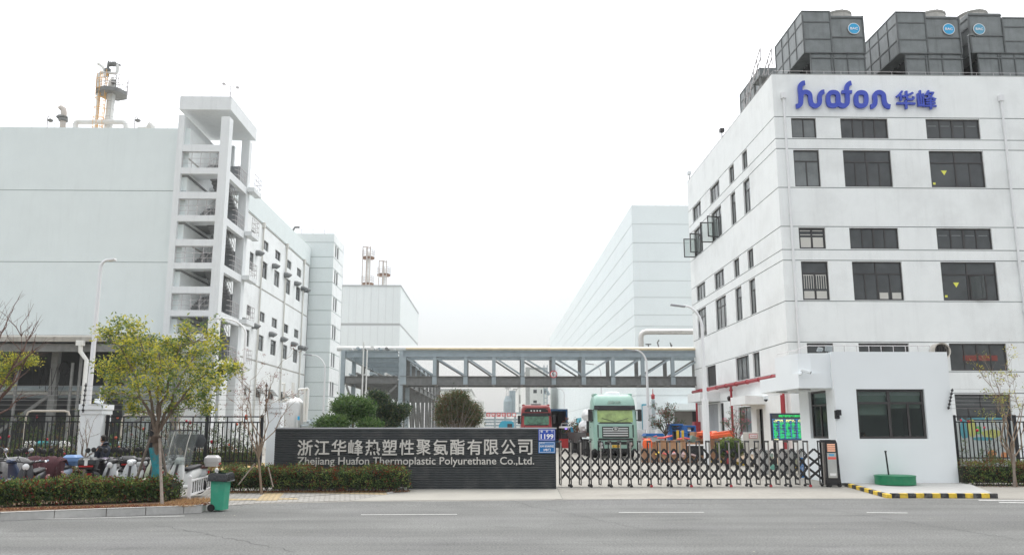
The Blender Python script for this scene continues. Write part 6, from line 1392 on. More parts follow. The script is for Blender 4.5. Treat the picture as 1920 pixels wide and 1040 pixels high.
# ---- bare trees and twigs
def baretree(name, lab, base, tips, r0, Y0, mt, seed=1, twigs=5, leaves=None, ll=.05, z0=None, cat='tree', group=None, fork=None, tw=.5):
    rn = random.Random(seed); b = tp(*base, 0, Y0); b.z = gz(Y0)-.02 if z0 is None else z0; t = thing(name, lab, cat, (b.x, Y0, b.z), group=group); m = MB(); lm = MB()
    f = tp(*fork, 0, Y0) if fork else b+Vector((0, 0, .1))
    if fork: m.path([b, f], [r0*1.2, r0], 7)
    for (px, py) in tips:
        e_ = tp(px, py, rn.uniform(-.6, .6), Y0); pts = wob(f, e_, 5, (e_-f).length*.035, rn); m.path(pts, [r0*.7*(1-.17*i) for i in range(6)], 5)
        for k in range(twigs):
            s = pts[rn.choice((2, 3, 3, 4, 4, 5))]; L_ = (e_-f).length*rn.uniform(.12, .38)*tw/.5; d = ((e_-f).normalized()+Vector((rn.gauss(0, .55), rn.gauss(0, .5), rn.gauss(.15, .45)))).normalized(); e2 = s+d*L_
            m.path(wob(s, e2, 3, L_*.05, rn), [r0*.22, r0*.17, r0*.12, r0*.05], 4)
            for j in range(3): e3 = e2.lerp(s, rn.uniform(0, .6)); e4 = e3+(d+Vector((rn.gauss(0, .6), rn.gauss(0, .6), rn.gauss(.1, .5)))).normalized()*L_*.5; m.tube(e3, e4, r0*.09, r0*.04, n=3)
            if leaves: cloud(lm, e2, (L_*.4,)*3, leaves[1], ll, ll*.45, leaves[2], rn, .2)
    m.build('branches', [mt], t, world=True)
    if leaves: lm.build('leaves', leaves[0], t, world=True)
    return t
t = baretree('young_tree', 'mostly bare young tree at the left edge with a yellow leaf tuft', (-32, 930), [(22, 585), (72, 602), (60, 655), (-10, 600), (40, 630), (-20, 640), (40, 745), (10, 690), (68, 625)], .07, 25.5, mat('twig_reddish', (.16, .10, .085), .9), 5, 6, fork=(-30, 800))
m = MB(); rn = random.Random(4)
for px, py, rp in ((12, 690, 14), (30, 680, 15), (50, 672, 15), (62, 680, 10), (2, 700, 12), (5, 715, 8), (12, 722, 7), (-15, 690, 15), (0, 665, 8), (26, 672, 11)): c = tp(px, py, rn.uniform(-.3, .3), 25.5); cloud(m, c, (rp*.0175, .3, rp*.013), int(3.6*rp*rp*.5), .085, .03, [1, 2, 2], rn, .3, 2)
m.build('leaf_tuft', [lf_g, lf_l, lf_y], t, world=True)
baretree('young_tree', 'bare shrub with twisted twigs before the left white pillar', (160, 890), [(175, 790), (150, 795), (165, 785), (183, 840), (150, 825)], .04, 28.9, barkg, 6, 4, fork=(158, 862))
baretree('young_tree', 'bare young tree with pale suckers at the left end of the sign wall', (492, 900), [(508, 700), (470, 712), (430, 660), (545, 740), (455, 690), (520, 690), (500, 730), (440, 740)], .034, 27.6, mat('sucker_tan', (.24, .18, .13), .9), 7, 5, ([lf_r, lf_b], 2, [1, 1]), fork=(485, 860))
baretree('young_tree', 'cluster of thin tan stems behind the clear windscreen scooter', (338, 880), [(322, 770), (345, 760), (333, 765), (310, 800), (355, 790), (365, 780)], .045, 29.2, MT['sucker_tan'], 8, 3)
m = MB(); p = tp(447, 908, 0, 27.3); q = tp(478, 868, 0, 27.6); m.tube(p, q, .022, n=6); tag(m.build('stake', [barkg]), 'leaning wooden stake in the hedge left of the sign wall', 'stake')
m = MB(); p = tp(512, 912, 0, 27.3); q = tp(503, 875, 0, 27.5); m.tube(p, q, .022, n=6); tag(m.build('stake', [barkg]), 'short wooden stake in the hedge right before the sign wall end', 'stake')
baretree('young_tree', 'bare young tree with a few yellow leaves at the right edge', (1905, 905), [(1862, 700), (1848, 690), (1885, 690), (1925, 700), (1940, 740), (1868, 740), (1900, 720)], .038, 29.5, MT['sucker_tan'], 9, 6, ([lf_l, lf_y, lf_b], 3, [1, 1, 1]), ll=.07, fork=(1898, 862))
m = MB(); p = tp(1901, 905, 0, 29.4); q = tp(1901, 850, 0, 29.4); m.tube((p.x, 29.4, 0), q, .045, n=8); tag(m.build('stake', [barkg]), 'thick wooden stake beside the bare tree at the right edge', 'stake')
# ---- climbing roses on the fences
for i, (px0, px1, l, nf) in enumerate(((0, 70, 'rose bush on the fence at the far left edge', 3), (70, 150, 'rose bush on the fence just left of the white pillar', 3), (192, 262, 'rose bush with orange blooms on the fence right of the white pillar', 7), (262, 340, 'rose bush on the fence behind the teal trunk', 5), (340, 415, 'rose bush with small red blooms on the fence right of the clear windscreen', 6), (415, 490, 'rose bush on the fence left of the sign wall pillar', 4), (1796, 1890, 'sparse rose bush on the fence right of the guardhouse', 3))):
    rn = random.Random(40+i); Yr = (YF+.35) if i < 6 else YF+1.0; t = thing('rose_bush', l, 'rose bush', (Xat((px0+px1)/2, 850, Yr), Yr, .05), group='climbing roses'); m = MB(); lm = MB(); fm = MB()
    for k in range(16):
        x0 = Xat(rn.uniform(px0, px1), 865, Yr); e_ = Vector((x0+rn.gauss(0, .3), Yr+rn.uniform(-.25, .3), rn.uniform(1.2, 2.45 if i < 6 else 2.0))); pts = wob((x0, Yr, .05), e_, 5, .12, rn); m.path(pts, [.014, .012, .01, .008, .006, .004], 4)
        for s in range(6 if i < 6 else 2): p = pts[rn.choice((2, 3, 4, 5))]; cloud(lm, p+Vector((rn.gauss(0, .15), 0, rn.gauss(0, .15))), (.2, .15, .18), 27, .055, .035, [3, 2, .6, .5], rn, .1)
    for k in range(nf):
        p = (Xat(rn.uniform(px0, px1), 820, Yr), Yr-.25, rn.uniform(1.0, 2.5)); r_ = rn.uniform(.04, .065); fm.lathe([(r_*.4, -r_), (r_, -r_*.3), (r_*.9, r_*.5), (r_*.3, r_*.9)], p, 7)
    m.build('stems', [barkd], t, world=True); lm.build('leaves', [lf_d, lf_g, lf_o, lf_b], t, world=True); fm.build('blooms', [mat('rose_orange', (.65, .14, .08), .6) if i in (2, 3, 5) else mat('rose_red', (.5, .03, .06), .6)], t, world=True, smooth=True)
# ---- shrubs in the yard behind the sign
def shrub(name, lab, CLs, Y0, lmats, wts, ls, per, base, seed=1, trunk=.06, lite=None, shell=.6, sticks=0):
    rn = random.Random(seed); b = tp(*base, 0, Y0); b.z = gz(Y0); t = thing(name, lab, 'shrub' if 'tree' not in name else 'tree', tuple(b)); lm = MB(); m = MB()
    for (px, py, rx, ry) in CLs:
        c = tp(px, py, rn.uniform(-.2, .2), Y0); m.path(wob(b, c, 3, .05, rn), [trunk, trunk*.8, trunk*.6, trunk*.3], 6); r = (rx*SC(Y0), rx*SC(Y0)*.8, ry*SC(Y0)); cloud(lm, c, r, int(per*rx*ry), ls, ls*.35, wts, rn, shell, lite)
    for k in range(sticks):
        px, py, rx, ry = rn.choice(CLs); e_ = tp(px+rn.uniform(-rx, rx), py+rn.uniform(-ry, ry*.4), -rx*SC(Y0)*.85, Y0); m.path(wob(b+Vector((0, -.3, .6)), e_, 4, .08, rn), [.03, .025, .02, .012, .006], 4)
    m.build('trunk', [bark if not sticks else barkg], t, world=True); lm.build('crown', lmats, t, world=True); return t
shrub('pine_tree', 'round clipped green pine behind the sign wall', [(662, 766, 36, 19), (650, 762, 22, 16), (680, 768, 20, 15)], 40, [lf_p, lf_g, lf_d], [3, 2, 1.2], .16, 10, (665, 830), 31, .09, 1, .5)
shrub('pine_tree', 'low spreading green pine clump below the round clipped pine', [(628, 793, 28, 10), (610, 795, 14, 8), (690, 797, 22, 7)], 39, [lf_p, lf_g, lf_d], [3, 2, 1], .15, 14, (640, 830), 32, .06, 1, .5)
shrub('cedar_tree', 'dark layered cedar between the round pine and the steel rack', [(712, 748, 14, 9), (708, 762, 16, 9), (728, 765, 18, 9), (715, 782, 24, 10), (740, 778, 20, 8), (752, 770, 13, 6), (700, 795, 24, 9), (725, 795, 28, 9), (758, 766, 9, 4), (700, 742, 9, 6)], 43, [lf_c, lf_d, lf_o], [3, 1.5, .6], .15, 17, (715, 830), 33, .08, None, .3)
shrub('olive_tree', 'large rounded olive green bush with bare stems in front, under the bridge', [(850, 762, 34, 30), (868, 775, 34, 28), (838, 780, 24, 25), (885, 780, 20, 24), (860, 748, 20, 16)], 57, [lf_o, lf_b, lf_d], [3, 1.2, 1.2], .16, 6.5, (856, 836), 34, .07, None, .55, sticks=26)
baretree('young_tree', 'dark bare branched shrub before the warehouse door', (1246, 835), [(1225, 785), (1235, 772), (1250, 768), (1262, 778), (1272, 790), (1245, 780), (1230, 795), (1266, 800), (1256, 772)], .06, 56, barkd, 12, 6, ([lf_d, lf_r], 9, [3, 1]), ll=.13, fork=(1248, 815))
baretree('young_tree', 'dark red leaved shrub left of the green truck', (1072, 850), [(1062, 800), (1070, 795), (1080, 798), (1088, 802), (1066, 808), (1084, 810)], .07, 74, barkd, 13, 6, ([lf_d, lf_r, lf_b], 27, [3, 1, 1]), ll=.2, fork=(1073, 828))
shrub('round_bush', 'round clipped green bush in the striped planter near the factory door', [(1369, 838, 24, 17), (1358, 842, 14, 13), (1380, 840, 14, 14)], 41.5, [lf_d, lf_g, lf_l], [2, 3, 1], .09, 18, (1369, 862), 35, .05, 2, .75)
baretree('flowering_shrub', 'thin shrub with pink flowers before the factory side door', (1388, 862), [(1372, 785), (1380, 770), (1392, 768), (1362, 790), (1400, 780), (1375, 800), (1395, 795), (1355, 785)], .035, 42.5, barkd, 14, 6, ([lf_d, mat('pink_flower', (.65, .06, .14), .6)], 9, [5, 1]), ll=.07, fork=(1385, 830), cat='shrub')
hedge('hedge', 'low brownish inner hedge on the lawn seen through the left fence', [(-27, 41), (Xat(480, 850, 41), 41)], 1.2, .75, 9000, .10, [3, 2, .6, .4, 1.6], HM, z0=.25, seed=9)
# ================================================================ PLANTER KERB BEFORE THE FACTORY
pk_ = thing('striped_kerb', 'black and yellow kerb of the planter behind the gate', 'kerb', (*gp(1400, 874), .2)); A = gp(1307, 863.5); B = gp(1430, 876); C_ = gp(1530, 886)
kr2(pk_, A, B, 8, 0, 0, .15); kr2(pk_, B, C_, 6, 0, 0, .15)
m = MB(); m.add([(A[0], A[1]+.2, gz(A[1])+.12), (B[0], B[1]+.2, gz(B[1])+.12), (C_[0], C_[1]+.2, gz(C_[1])+.12), (XR-.1, 44, gz(44)+.12), (XR-.1, 55, .52), (A[0]+.5, 52, .52)], [(0, 1, 2, 3, 4, 5)]); struct(m.build('planter_soil', [mat('planter_earth', (.38, .29, .20), .95, var=.2, scale=2)]))
# ================================================================ TRUCKS
def grid(fn, nu, nv):
    vs = [fn(i/nu, j/nv) for j in range(nv+1) for i in range(nu+1)]; return vs, [(j*(nu+1)+i, j*(nu+1)+i+1, (j+1)*(nu+1)+i+1, (j+1)*(nu+1)+i) for j in range(nv) for i in range(nu)]
def truck(lab, X, Y0, body, wind, red=False):
    g = gz(Y0); t = thing('truck', lab, 'truck', (X, Y0, g)); 
    R = [(.42, 1.16, .10), (.5, 1.23, .02), (1.0, 1.25, -.02), (1.7, 1.25, .0), (1.98, 1.24, .03), (2.72, 1.21, .20), (2.9, 1.20, .22), (3.25, 1.17, .36), (3.5, 1.08, .55), (3.58, .98, .75)]
    m = MB(); m.rings([rr(-hw, hw, yf, 2.25, .18 if z < 3.4 else .25, z, 4) for z, hw, yf in R]); m.build('cab', [body], t, smooth=True)
    def yfz(z):
        for (z0, _, y0), (z1, _, y1) in zip(R, R[1:]):
            if z0 <= z <= z1: return y0+(y1-y0)*(z-z0)/(z1-z0)
        return .1
    def panel(nm, x0, x1, z0, z1, off, mt, thick=.03, cx=0):
        mm = MB(); n = 10; fr_ = [(x0+(x1-x0)*i/n) for i in range(n+1)]; rs = []
        def cy(x): return .10*max(0, (abs(x)-.85)/.35)**2
        for i in range(n):
            a, b = fr_[i], fr_[i+1]
            vs = [(a, yfz(z0)-off+cy(a), z0), (b, yfz(z0)-off+cy(b), z0), (b, yfz(z1)-off+cy(b), z1), (a, yfz(z1)-off+cy(a), z1)]; vs += [(x, y+thick, z) for x, y, z in vs]
            mm.add(vs, [(0, 1, 2, 3), (0, 1, 5, 4), (3, 2, 6, 7)]+([(0, 3, 7, 4)] if i == 0 else [])+([(1, 2, 6, 5)] if i == n-1 else []))
        return mm.build(nm, [mt], t)
    panel('windscreen', -1.05, 1.05, 2.0, 2.66, .025, wind)
    panel('windscreen_surround', -1.19, 1.19, 1.92, 2.76, .012, blackp)
    panel('sun_visor', -1.16, 1.16, 2.70, 2.93, .11, blackp, .05)
    sil = mat('truck_silver', (.60, .63, .62), .3, metal=.5); dkg = mat('truck_grille_dark', (.025, .028, .028), .5)
    panel('grille', -.76, .76, 1.14, 1.76, .012, dkg)
    for i in range(4): z = 1.23+.13*i; panel('grille_bar', -.70, .70, z, z+.065, .045, sil if not red else dkg)
    for s in (-1, 1):
        m = MB(); m.bar((s*.05, yfz(2.0)-.05, 2.02), (s*.75, yfz(2.3)-.045, 2.22), .02, .025); m.build('wiper', [blackp], t)
    panel('trim_strip', -1.2, 1.2, 1.0, 1.11, .02, blackp); panel('lower_grille', -.62, .62, .76, .93, .02, dkg); panel('bumper_opening', -.78, .78, .40, .55, .03, dkg)
    for s in (-1, 1):
        m = MB(); m.prism([(s*.98, 1.0), (s*.72, .92), (s*.66, .52), (s*.84, .50), (s*1.0, .72)], -.06, .02); h_ = m.build('headlight', [dkg], t); m = MB(); m.lathe([(.09, -.08), (.09, -.06)], (s*.84, 0, .80), 14, axis='y'); m.lathe([(.07, -.08), (.07, -.06)], (s*.80, 0, .62), 14, axis='y'); m.build('lens', [mat('lens_silver', (.6, .62, .63), .15, metal=.6)], h_)
        m = MB(); m.box(*sorted((s*1.02, s*.96)), -.03, .02, 1.15, 1.85); m.build('air_vent', [blackp], t)
        m = MB(); m.box(*sorted((s*1.30, s*1.52)), .05, .25, 2.05, 2.72); mo = m.build('mirror', [blackp], t, bevel=.04); m = MB(); m.tube((s*1.2, .3, 2.66), (s*1.35, .15, 2.66), .03); m.tube((s*1.2, .3, 2.1), (s*1.35, .15, 2.12), .03); m.build('mirror_arm', [blackp], mo)
        m = MB(); m.box(*sorted((s*1.252, s*1.262)), .35, 1.5, 2.0, 2.62); m.build('side_window', [glass], t); m = MB(); m.box(*sorted((s*1.25, s*1.262)), .3, 1.55, .98, 1.0); m.box(*sorted((s*1.25, s*1.27)), 1.35, 1.5, 1.7, 1.75); m.build('door_seam', [blackp], t)
        m = MB(); m.lathe([(.42, -.15), (.50, -.12), (.50, .12), (.42, .15)], (s*1.05, 1.35, .5), 24, axis='x'); w_ = m.build('wheel', [rubber], t, smooth=True); m = MB(); m.lathe([(.24, 0), (.22, .1), (.1, .14)] if s > 0 else [(.24, 0), (.22, -.1), (.1, -.14)], (s*1.07, 1.35, .5), 16, axis='x'); m.build('rim', [alu], w_)
        m = MB(); m.box(*sorted((s*1.16, s*1.25)), .75, 1.0, .45, .95) if 0 else m.box(*sorted((s*.85, s*1.25)), .8, 1.95, 1.0, 1.06); m.build('mudguard', [blackp], t)
    m = MB(); m.box(-.22, .22, -.075, -.045, .60, .735); p_ = m.build('number_plate', [mat('plate_yellow', (.75, .45, .03), .5)], t)
    textmesh('plate_text', '浙C·5M68', blackp, p_, X-.19, X+.19, g+.62, g+.715, Y0-.077, .006, res=1)
    m = MB(); n = 24; m.prism([(.20*math.cos(2*math.pi*k/n), 1.62+.12*math.sin(2*math.pi*k/n)) for k in range(n)], -.09, -.04); e1 = m.build('emblem', [sil], t); m = MB(); m.prism([(.165*math.cos(2*math.pi*k/n), 1.62+.095*math.sin(2*math.pi*k/n)) for k in range(n)], -.10, -.091); m.build('emblem_field', [dkg], e1)
    m = MB(); m.box(-.013, .013, -.11, -.101, 1.54, 1.70); m.prism([(-.13, 1.66), (.13, 1.66), (.05, 1.60), (-.05, 1.60)], -.115, -.101); m.box(-.09, .09, -.108, -.101, 1.57, 1.585); m.build('emblem_bars', [sil], e1)
    m = MB(); m.rings([rr(-.45, .45, .7, 1.3, .15, 3.56), rr(-.40, .40, .75, 1.3, .15, 3.70), rr(-.3, .3, .85, 1.25, .1, 3.74)]); m.build('roof_air_unit', [whiteb if not red else mat('roof_unit_grey', (.4, .4, .4), .5)], t, smooth=True)
    for s in (-1, 1): m = MB(); m.box(*sorted((s*.9, s*1.12)), .8, 1.9, 3.50, 3.64); m.build('roof_fairing', [body], t, bevel=.05)
    if red:
        panel('upper_grille', -.95, .95, 3.0, 3.32, .02, dkg)
        for k in range(4): m = MB(); m.box(-.42+k*.24-.05, -.42+k*.24+.07, .16, .2, 3.04, 3.16); m.build('marker_lamp', [wp], t)
    else:
        textmesh('brand_relief', '解放', mat('relief_pale', (.42, .56, .50), .5), t, X-.38, X+.38, g+3.0, g+3.22, Y0+.30, .05, off=.01)
    # chassis
    m = MB(); m.box(-.45, -.35, 2.2, 6.5, .75, 1.0); m.box(.35, .45, 2.2, 6.5, .75, 1.0); m.box(-.35, .35, 2.3, 2.6, .7, 1.1); m.build('chassis', [blackp], t)
    for yy in (4.2, 5.5):
        for s in (-1, 1): m = MB(); m.lathe([(.42, -.28), (.50, -.25), (.50, .25), (.42, .28)], (s*.98, yy, .5), 20, axis='x'); m.build('wheel', [rubber], t, smooth=True)
    return t
tg = mat('truck_mint_green', (.27, .44, .375), .35, var=.06, scale=2, spec=.5); trd = mat('truck_red', (.40, .05, .05), .4, var=.1, scale=2)
wgn = mat('windscreen_green', (.27, .38, .12), .08, var=.35, scale=2.2, spec=.7); wgr = mat('windscreen_dark_green', (.06, .22, .12), .08, var=.5, scale=3, spec=.7)
TX = PY(1154, 800, 47.5).x; truck('mint green heavy truck facing the gate, loaded flatbed behind it', TX, 47.5, tg, wgn)
RXt = PY(1006, 780, 68).x; truck('red heavy truck seen over the right end of the sign wall', RXt, 68, trd, wgr, True)
# flatbed trailer with white sacks
Yt = 50.6; g = gz(Yt); t = thing('flatbed_trailer', 'long flatbed trailer behind the mint green truck', 'trailer', (TX, Yt+6, g)); m = MB(); m.box(-1.3, 1.3, -6, 7, 1.18, 1.40); m.build('deck', [mat('deck_brown_red', (.13, .06, .05), .8, var=.3)], t); m = MB(); m.box(-1.32, -1.3, -6, 7, 1.12, 1.42); m.box(-1.25, -1.15, -2, 7, .7, 1.17); m.box(1.15, 1.25, -2, 7, .7, 1.17)
m.build('side_rail', [blackp], t); m = MB(); m.box(-1.3, 1.3, -6.05, -6.0, 1.4, 2.1); m.build('headboard', [blackp], t)
for yy in (-1.8, -.6, 3.2, 4.5, 5.8):
    for s in (-1, 1): m = MB(); m.lathe([(.42, -.28), (.50, -.25), (.50, .25), (.42, .28)], (s*1.0, yy, .5), 18, axis='x'); m.build('wheel', [rubber], t, smooth=True)
sackm = mat('white_woven_sack', (.66, .67, .68), .8, var=.12, scale=3, bump=.4, bscale=4); rn = random.Random(2)
def sack(nm, lab, x, y, z, sx, sy_, sz, grp, rot=0):
    m = MB(); rgs = []
    for k in range(7):
        u = k/6; e_ = math.sin(math.pi*min(1, max(0, u)))**.16 if 0 < u < 1 else .82; rgs.append([(px_*1.0, py_2, u*sz) for px_, py_2, _ in rr(-sx/2*e_*rn.uniform(.93, 1.05), sx/2*e_*rn.uniform(.93, 1.05), -sy_/2*e_, sy_/2*e_, min(sx, sy_)*.2*e_, 0, 3)])
    m.rings(rgs); o = m.build(nm, [sackm], None, smooth=True); o.location = (x, y, z); o.rotation_euler = (0, 0, rot); tag(o, lab, 'sack', grp); return o
for k, (dy, dz, l) in enumerate(((-4.4, 1.40, 'white bulk sack nearest the cab, lower layer of the flatbed'), (-4.3, 2.1, 'white bulk sack nearest the cab, upper layer of the flatbed'), (-2.2, 1.40, 'white bulk sack in the middle of the flatbed, lower layer'), (-2.1, 2.12, 'white bulk sack in the middle of the flatbed, upper layer'), (0, 1.4, 'white bulk sack towards the tail of the flatbed'))):
    sack('bulk_sack', l, TX, Yt+6+dy, g+dz, 2.3, 2.0, .75, 'sacks on the flatbed', rn.uniform(-.04, .04))
for k, (px, Yk, n, l) in enumerate(((1186, 66, 2, 'left'), (1200, 67, 2, 'second'), (1222, 70, 2, 'third'), (1240, 69, 2, 'fourth'), (1258, 70, 2, 'fifth'), (1276, 71, 2, 'sixth'), (1292, 72, 2, 'right'))):
    for j in range(n): sack('bulk_sack', '%s white sack stack before the warehouse, %s sack' % ({'left': 'leftmost', 'right': 'rightmost'}.get(l, l+' from the left'), ('bottom', 'top')[j]), Xat(px, 810, Yk), Yk, gz(Yk)+.8*j, .95, .95, .8, 'sack stacks before the warehouse', rn.uniform(-.1, .1))
# blue container
Yc = 76.0; xr2 = Xat(1063.5, 790, Yc); zt = Zat(1050, 768, Yc); t = thing('blue_container', 'open dark blue container trailer right of the red truck', 'container', (xr2-1.25, Yc, .4)); m = MB(); x0 = xr2-2.5
m.box(x0, x0+.08, Yc, Yc+9, .9, zt); m.box(xr2-.08, xr2, Yc, Yc+9, .9, zt); m.box(x0+.08, xr2-.08, Yc, Yc+9, zt-.1, zt); m.box(x0+.08, xr2-.08, Yc, Yc+9, .9, 1.0); m.build('shell', [mat('container_blue', (.015, .06, .14), .6)], t, world=True)
m = MB(); m.box(x0+.08, xr2-.08, Yc+8.9, Yc+9, 1.0, zt-.1); m.build('rear_wall', [interior], t, world=True); m = MB(); m.box(x0-.02, xr2+.05, Yc-.05, Yc-.001, zt-.08, zt+.08); m.box(xr2-.1, xr2+.05, Yc-.05, Yc-.001, .9, zt-.081); m.build('door_frame', [mat('container_edge', (.02, .09, .20), .5)], t, world=True)
m = MB(); m.box(x0+.2, xr2-.2, Yc+.3, Yc+8, .4, .899); m.build('undercarriage', [blackp], t, world=True)
# forklift (rear view)
Yk = 66.0; c = Xat(1061.5, 830, Yk); g = .4; t = thing('forklift', 'red forklift with white overhead guard and blue lamp seen over the gate', 'forklift', (c, Yk, g)); m = MB()
m.prism([(-.42, .85), (.42, .85), (.46, .6), (.2, .22), (-.2, .22), (-.46, .6)], 0, .9); m.build('counterweight', [mat('forklift_red', (.42, .03, .03), .45)], t, bevel=.04)
m = MB(); [m.bar((s*.38, .1, .85), (s*.36, .2, 1.72), .05, .05) for s in (-1, 1)]; [m.bar((s*.38, 1.3, .85), (s*.36, 1.1, 1.72), .05, .05) for s in (-1, 1)]; m.box(-.3, .3, .3, .8, .9, 1.3); m.build('cage', [blackp], t)
m = MB(); m.box(-.45, .45, -.05, 1.3, 1.72, 1.86); m.build('overhead_guard', [wp], t); m = MB(); [m.tube((s*.35, .1, 1.86), (s*.35, .1, 2.06), .02) for s in (-1, 1)]; m.tube((-.35, .1, 2.06), (.35, .1, 2.06), .02); m.build('rack', [railm], t)
m = MB(); m.box(-.08, .08, -.08, -.02, 1.62, 1.7); m.build('blue_lamp', [mat('blue_lamp', (.25, .15, 1), .4, emit=2.5)], t); m = MB()
for s in (-1, 1): m = MB(); m.lathe([(.2, -.08), (.22, -.06), (.22, .06), (.2, .08)], (s*.36, .3, .22), 16, axis='x'); m.build('wheel', [rubber], t)
m = MB(); p = PY(1071, 800, Yk-.5); q = PY(1081, 842, Yk-.5); m.bar((p.x, Yk-.5, p.z), (q.x, Yk-.5, gz(Yk)+.05), .18, .12); tag(m.build('hose_bundle', [mat('blue_hose', (.03, .22, .36), .6)]), 'leaning blue ladder-like bundle beside the forklift', 'bundle')
# blue van roof by the distant rack
p0 = PY(937, 790, 100); p1 = PY(962, 800, 100); t = thing('blue_cart', 'bright blue vehicle top left of the red truck', 'vehicle', ((p0.x+p1.x)/2, 100, .4)); m = MB(); m.prism([(p0.x, 1.2), (p1.x, 1.2), (p1.x, p0.z-.2), (p1.x-.2, p0.z), (p0.x+.3, p0.z), (p0.x, p0.z-.4)], 100, 103); m.build('body', [mat('cart_blue', (.04, .35, .50), .5)], t, world=True, bevel=.1); m = MB(); m.box(p0.x+.9, p1.x-.1, 99.96, 99.99, 1.8, p0.z-.25); m.build('window', [glass], t, world=True)
for xx in (p0.x+.3, p1.x-.3): m = MB(); m.lathe([(.4, 0), (.4, .25)], (xx, 100.1, .8), 14, axis='y'); m.build('wheel', [rubber], t, world=True)
# ================================================================ GOODS IN THE YARD
wood = mat('crate_wood', (.46, .27, .15), .8, var=.2, scale=2, streak=.2); woodd = mat('crate_wood_dark', (.30, .17, .10), .8, var=.2, scale=3)
def ground_at(Y0): return gz(Y0)
def crate(lab, px0, px1, pt, pb, Y0, slats=6, mt=None, group='wooden crates in the yard', dep=.9, zlift=None, rz=0):
    x0 = Xat(px0, pb, Y0); x1 = Xat(px1, pb, Y0); zt = Zat(px0, pt, Y0); z0 = gz(Y0) if zlift is None else Zat(px0, pb, Y0); mt = mt or wood
    t = thing('wooden_crate', lab, 'crate', ((x0+x1)/2, Y0, z0), group=group); w_ = x1-x0; h_ = zt-z0; o = (x0+x1)/2; m = MB(); n = slats
    for i in range(n): a = x0+w_*i/n+.01; b = x0+w_*(i+1)/n-.01; m.box(a, b, Y0-.02, Y0, z0+.06, zt); m.box(a, b, Y0+dep, Y0+dep+.02, z0+.06, zt)
    for i in range(n): a = Y0+.02+(dep-.04)*i/n; m.box(x0-.02, x0, a, a+dep/n-.03, z0+.06, zt); m.box(x1, x1+.02, a, a+dep/n-.03, z0+.06, zt)
    m.build('slatted_sides', [mt], t, world=True); m = MB(); m.box(x0-.04, x1+.04, Y0-.045, Y0-.021, zt-.1, zt); m.box(x0-.04, x1+.04, Y0-.045, Y0-.021, z0+.3*h_, z0+.3*h_+.08); m.box(x0, x1, Y0+.01, Y0+dep-.01, z0, z0+.1); m.build('batten', [woodd], t, world=True); return t
crate('large open wooden crate under the orange bits, left of the yellow posts', 1237, 1269, 825, 857, 43.5)
crate('smaller wooden crate at the left end of the yard goods behind the orange hose', 1217, 1236, 828, 857, 44.5, 4)
crate('tall slatted crate right of the yellow posts', 1288, 1308, 829, 856, 43, 7)
crate('cream wooden box leaning right of the large crate', 1270, 1287, 824, 854, 45, 3, mat('crate_pale', (.52, .38, .24), .8))
crate('round-edged slatted wooden crate raised above the others by the lamp pole', 1304, 1334, 809, 828, 45.5, 9, zlift=1, dep=1.2)
crate('wooden crate behind the lamp pole on the right', 1326, 1346, 832, 858, 44.6, 5)
crate('low wooden crate under the raised slatted crate', 1306, 1324, 828, 856, 46, 4)
crate('wooden box right behind the round bush', 1345, 1362, 828, 856, 46.5, 4)
def pile(lab, nm, cat, mt, px, py, Y0, n, size, spread, seed, group=None, z0=None):
    rn = random.Random(seed); t = thing(nm, lab, cat, (Xat(px, py, Y0), Y0, gz(Y0)), group=group); c = tp(px, py, 0, Y0)
    for k in range(n):
        m = MB(); p = c+Vector((rn.gauss(0, spread), rn.gauss(0, .2), abs(rn.gauss(0, .12)))); s = size*rn.uniform(.6, 1.2); m.obox(p, (s*1.5, s*.5, s*.35), rn.uniform(-1, 1), ry=rn.uniform(-.4, .4)); m.build('piece', [mt], t, world=True, bevel=.03)
    return t
pile('heap of orange plastic barriers on the crates by the lamp pole', 'barrier_heap', 'barriers', orange, 1322, 818, 44.8, 9, .55, .32, 1)
t = thing('plastic_barrier', 'long orange plastic barrier lying above the round bush', 'barrier', tuple(tp(1355, 815, 0, 44))); c = tp(1355, 816, 0, 44); m = MB(); m.obox(c, (1.2, .4, .22), 0, ry=-.12); m.obox(c+Vector((0, 0, .15)), (1.0, .25, .14), 0, ry=-.12); m.build('barrier_body', [orange], t, world=True, bevel=.05); m = MB(); m.box(c.x-.6, c.x+.6, 44-.1, 44+.3, gz(44), c.z-.18); m.build('stand', [woodd], t, world=True)
pile('scattered red and pink plastic scraps on top of the large crate', 'scrap_heap', 'scraps', mat('scrap_red', (.65, .12, .11), .6), 1253, 823, 43.8, 8, .22, .4, 2)
pile('red scraps on the ground before the crates', 'scrap_heap', 'scraps', MT['scrap_red'], 1262, 853, 42.6, 6, .2, .4, 3)
pile('white and pink rags on the ground before the crates', 'rag_heap', 'rags', mat('rag_pinkish', (.55, .42, .42), .9), 1275, 856, 42.2, 6, .25, .3, 4)
pile('yellow plastic scraps on the ground before the crates', 'scrap_heap', 'scraps', yellow, 1238, 852, 42.4, 4, .16, .12, 5)
t = thing('orange_bag', 'bright orange round bundle at the left of the yard goods', 'bag', tuple(tp(1213, 838, 0, 43.6))); c = tp(1214, 832, 0, 43.6); m = MB(); m.lathe([(.08, -.26), (.22, -.2), (.27, 0), (.22, .2), (.08, .28)], c, 12); m.build('bundle', [mat('bag_orange', (.75, .12, .03), .6, bump=.6, bscale=6)], t, world=True, smooth=True); m = MB(); m.box(c.x-.3, c.x+.3, 43.4, 43.9, gz(43.6), c.z-.2); m.build('box_below', [woodd], t, world=True)
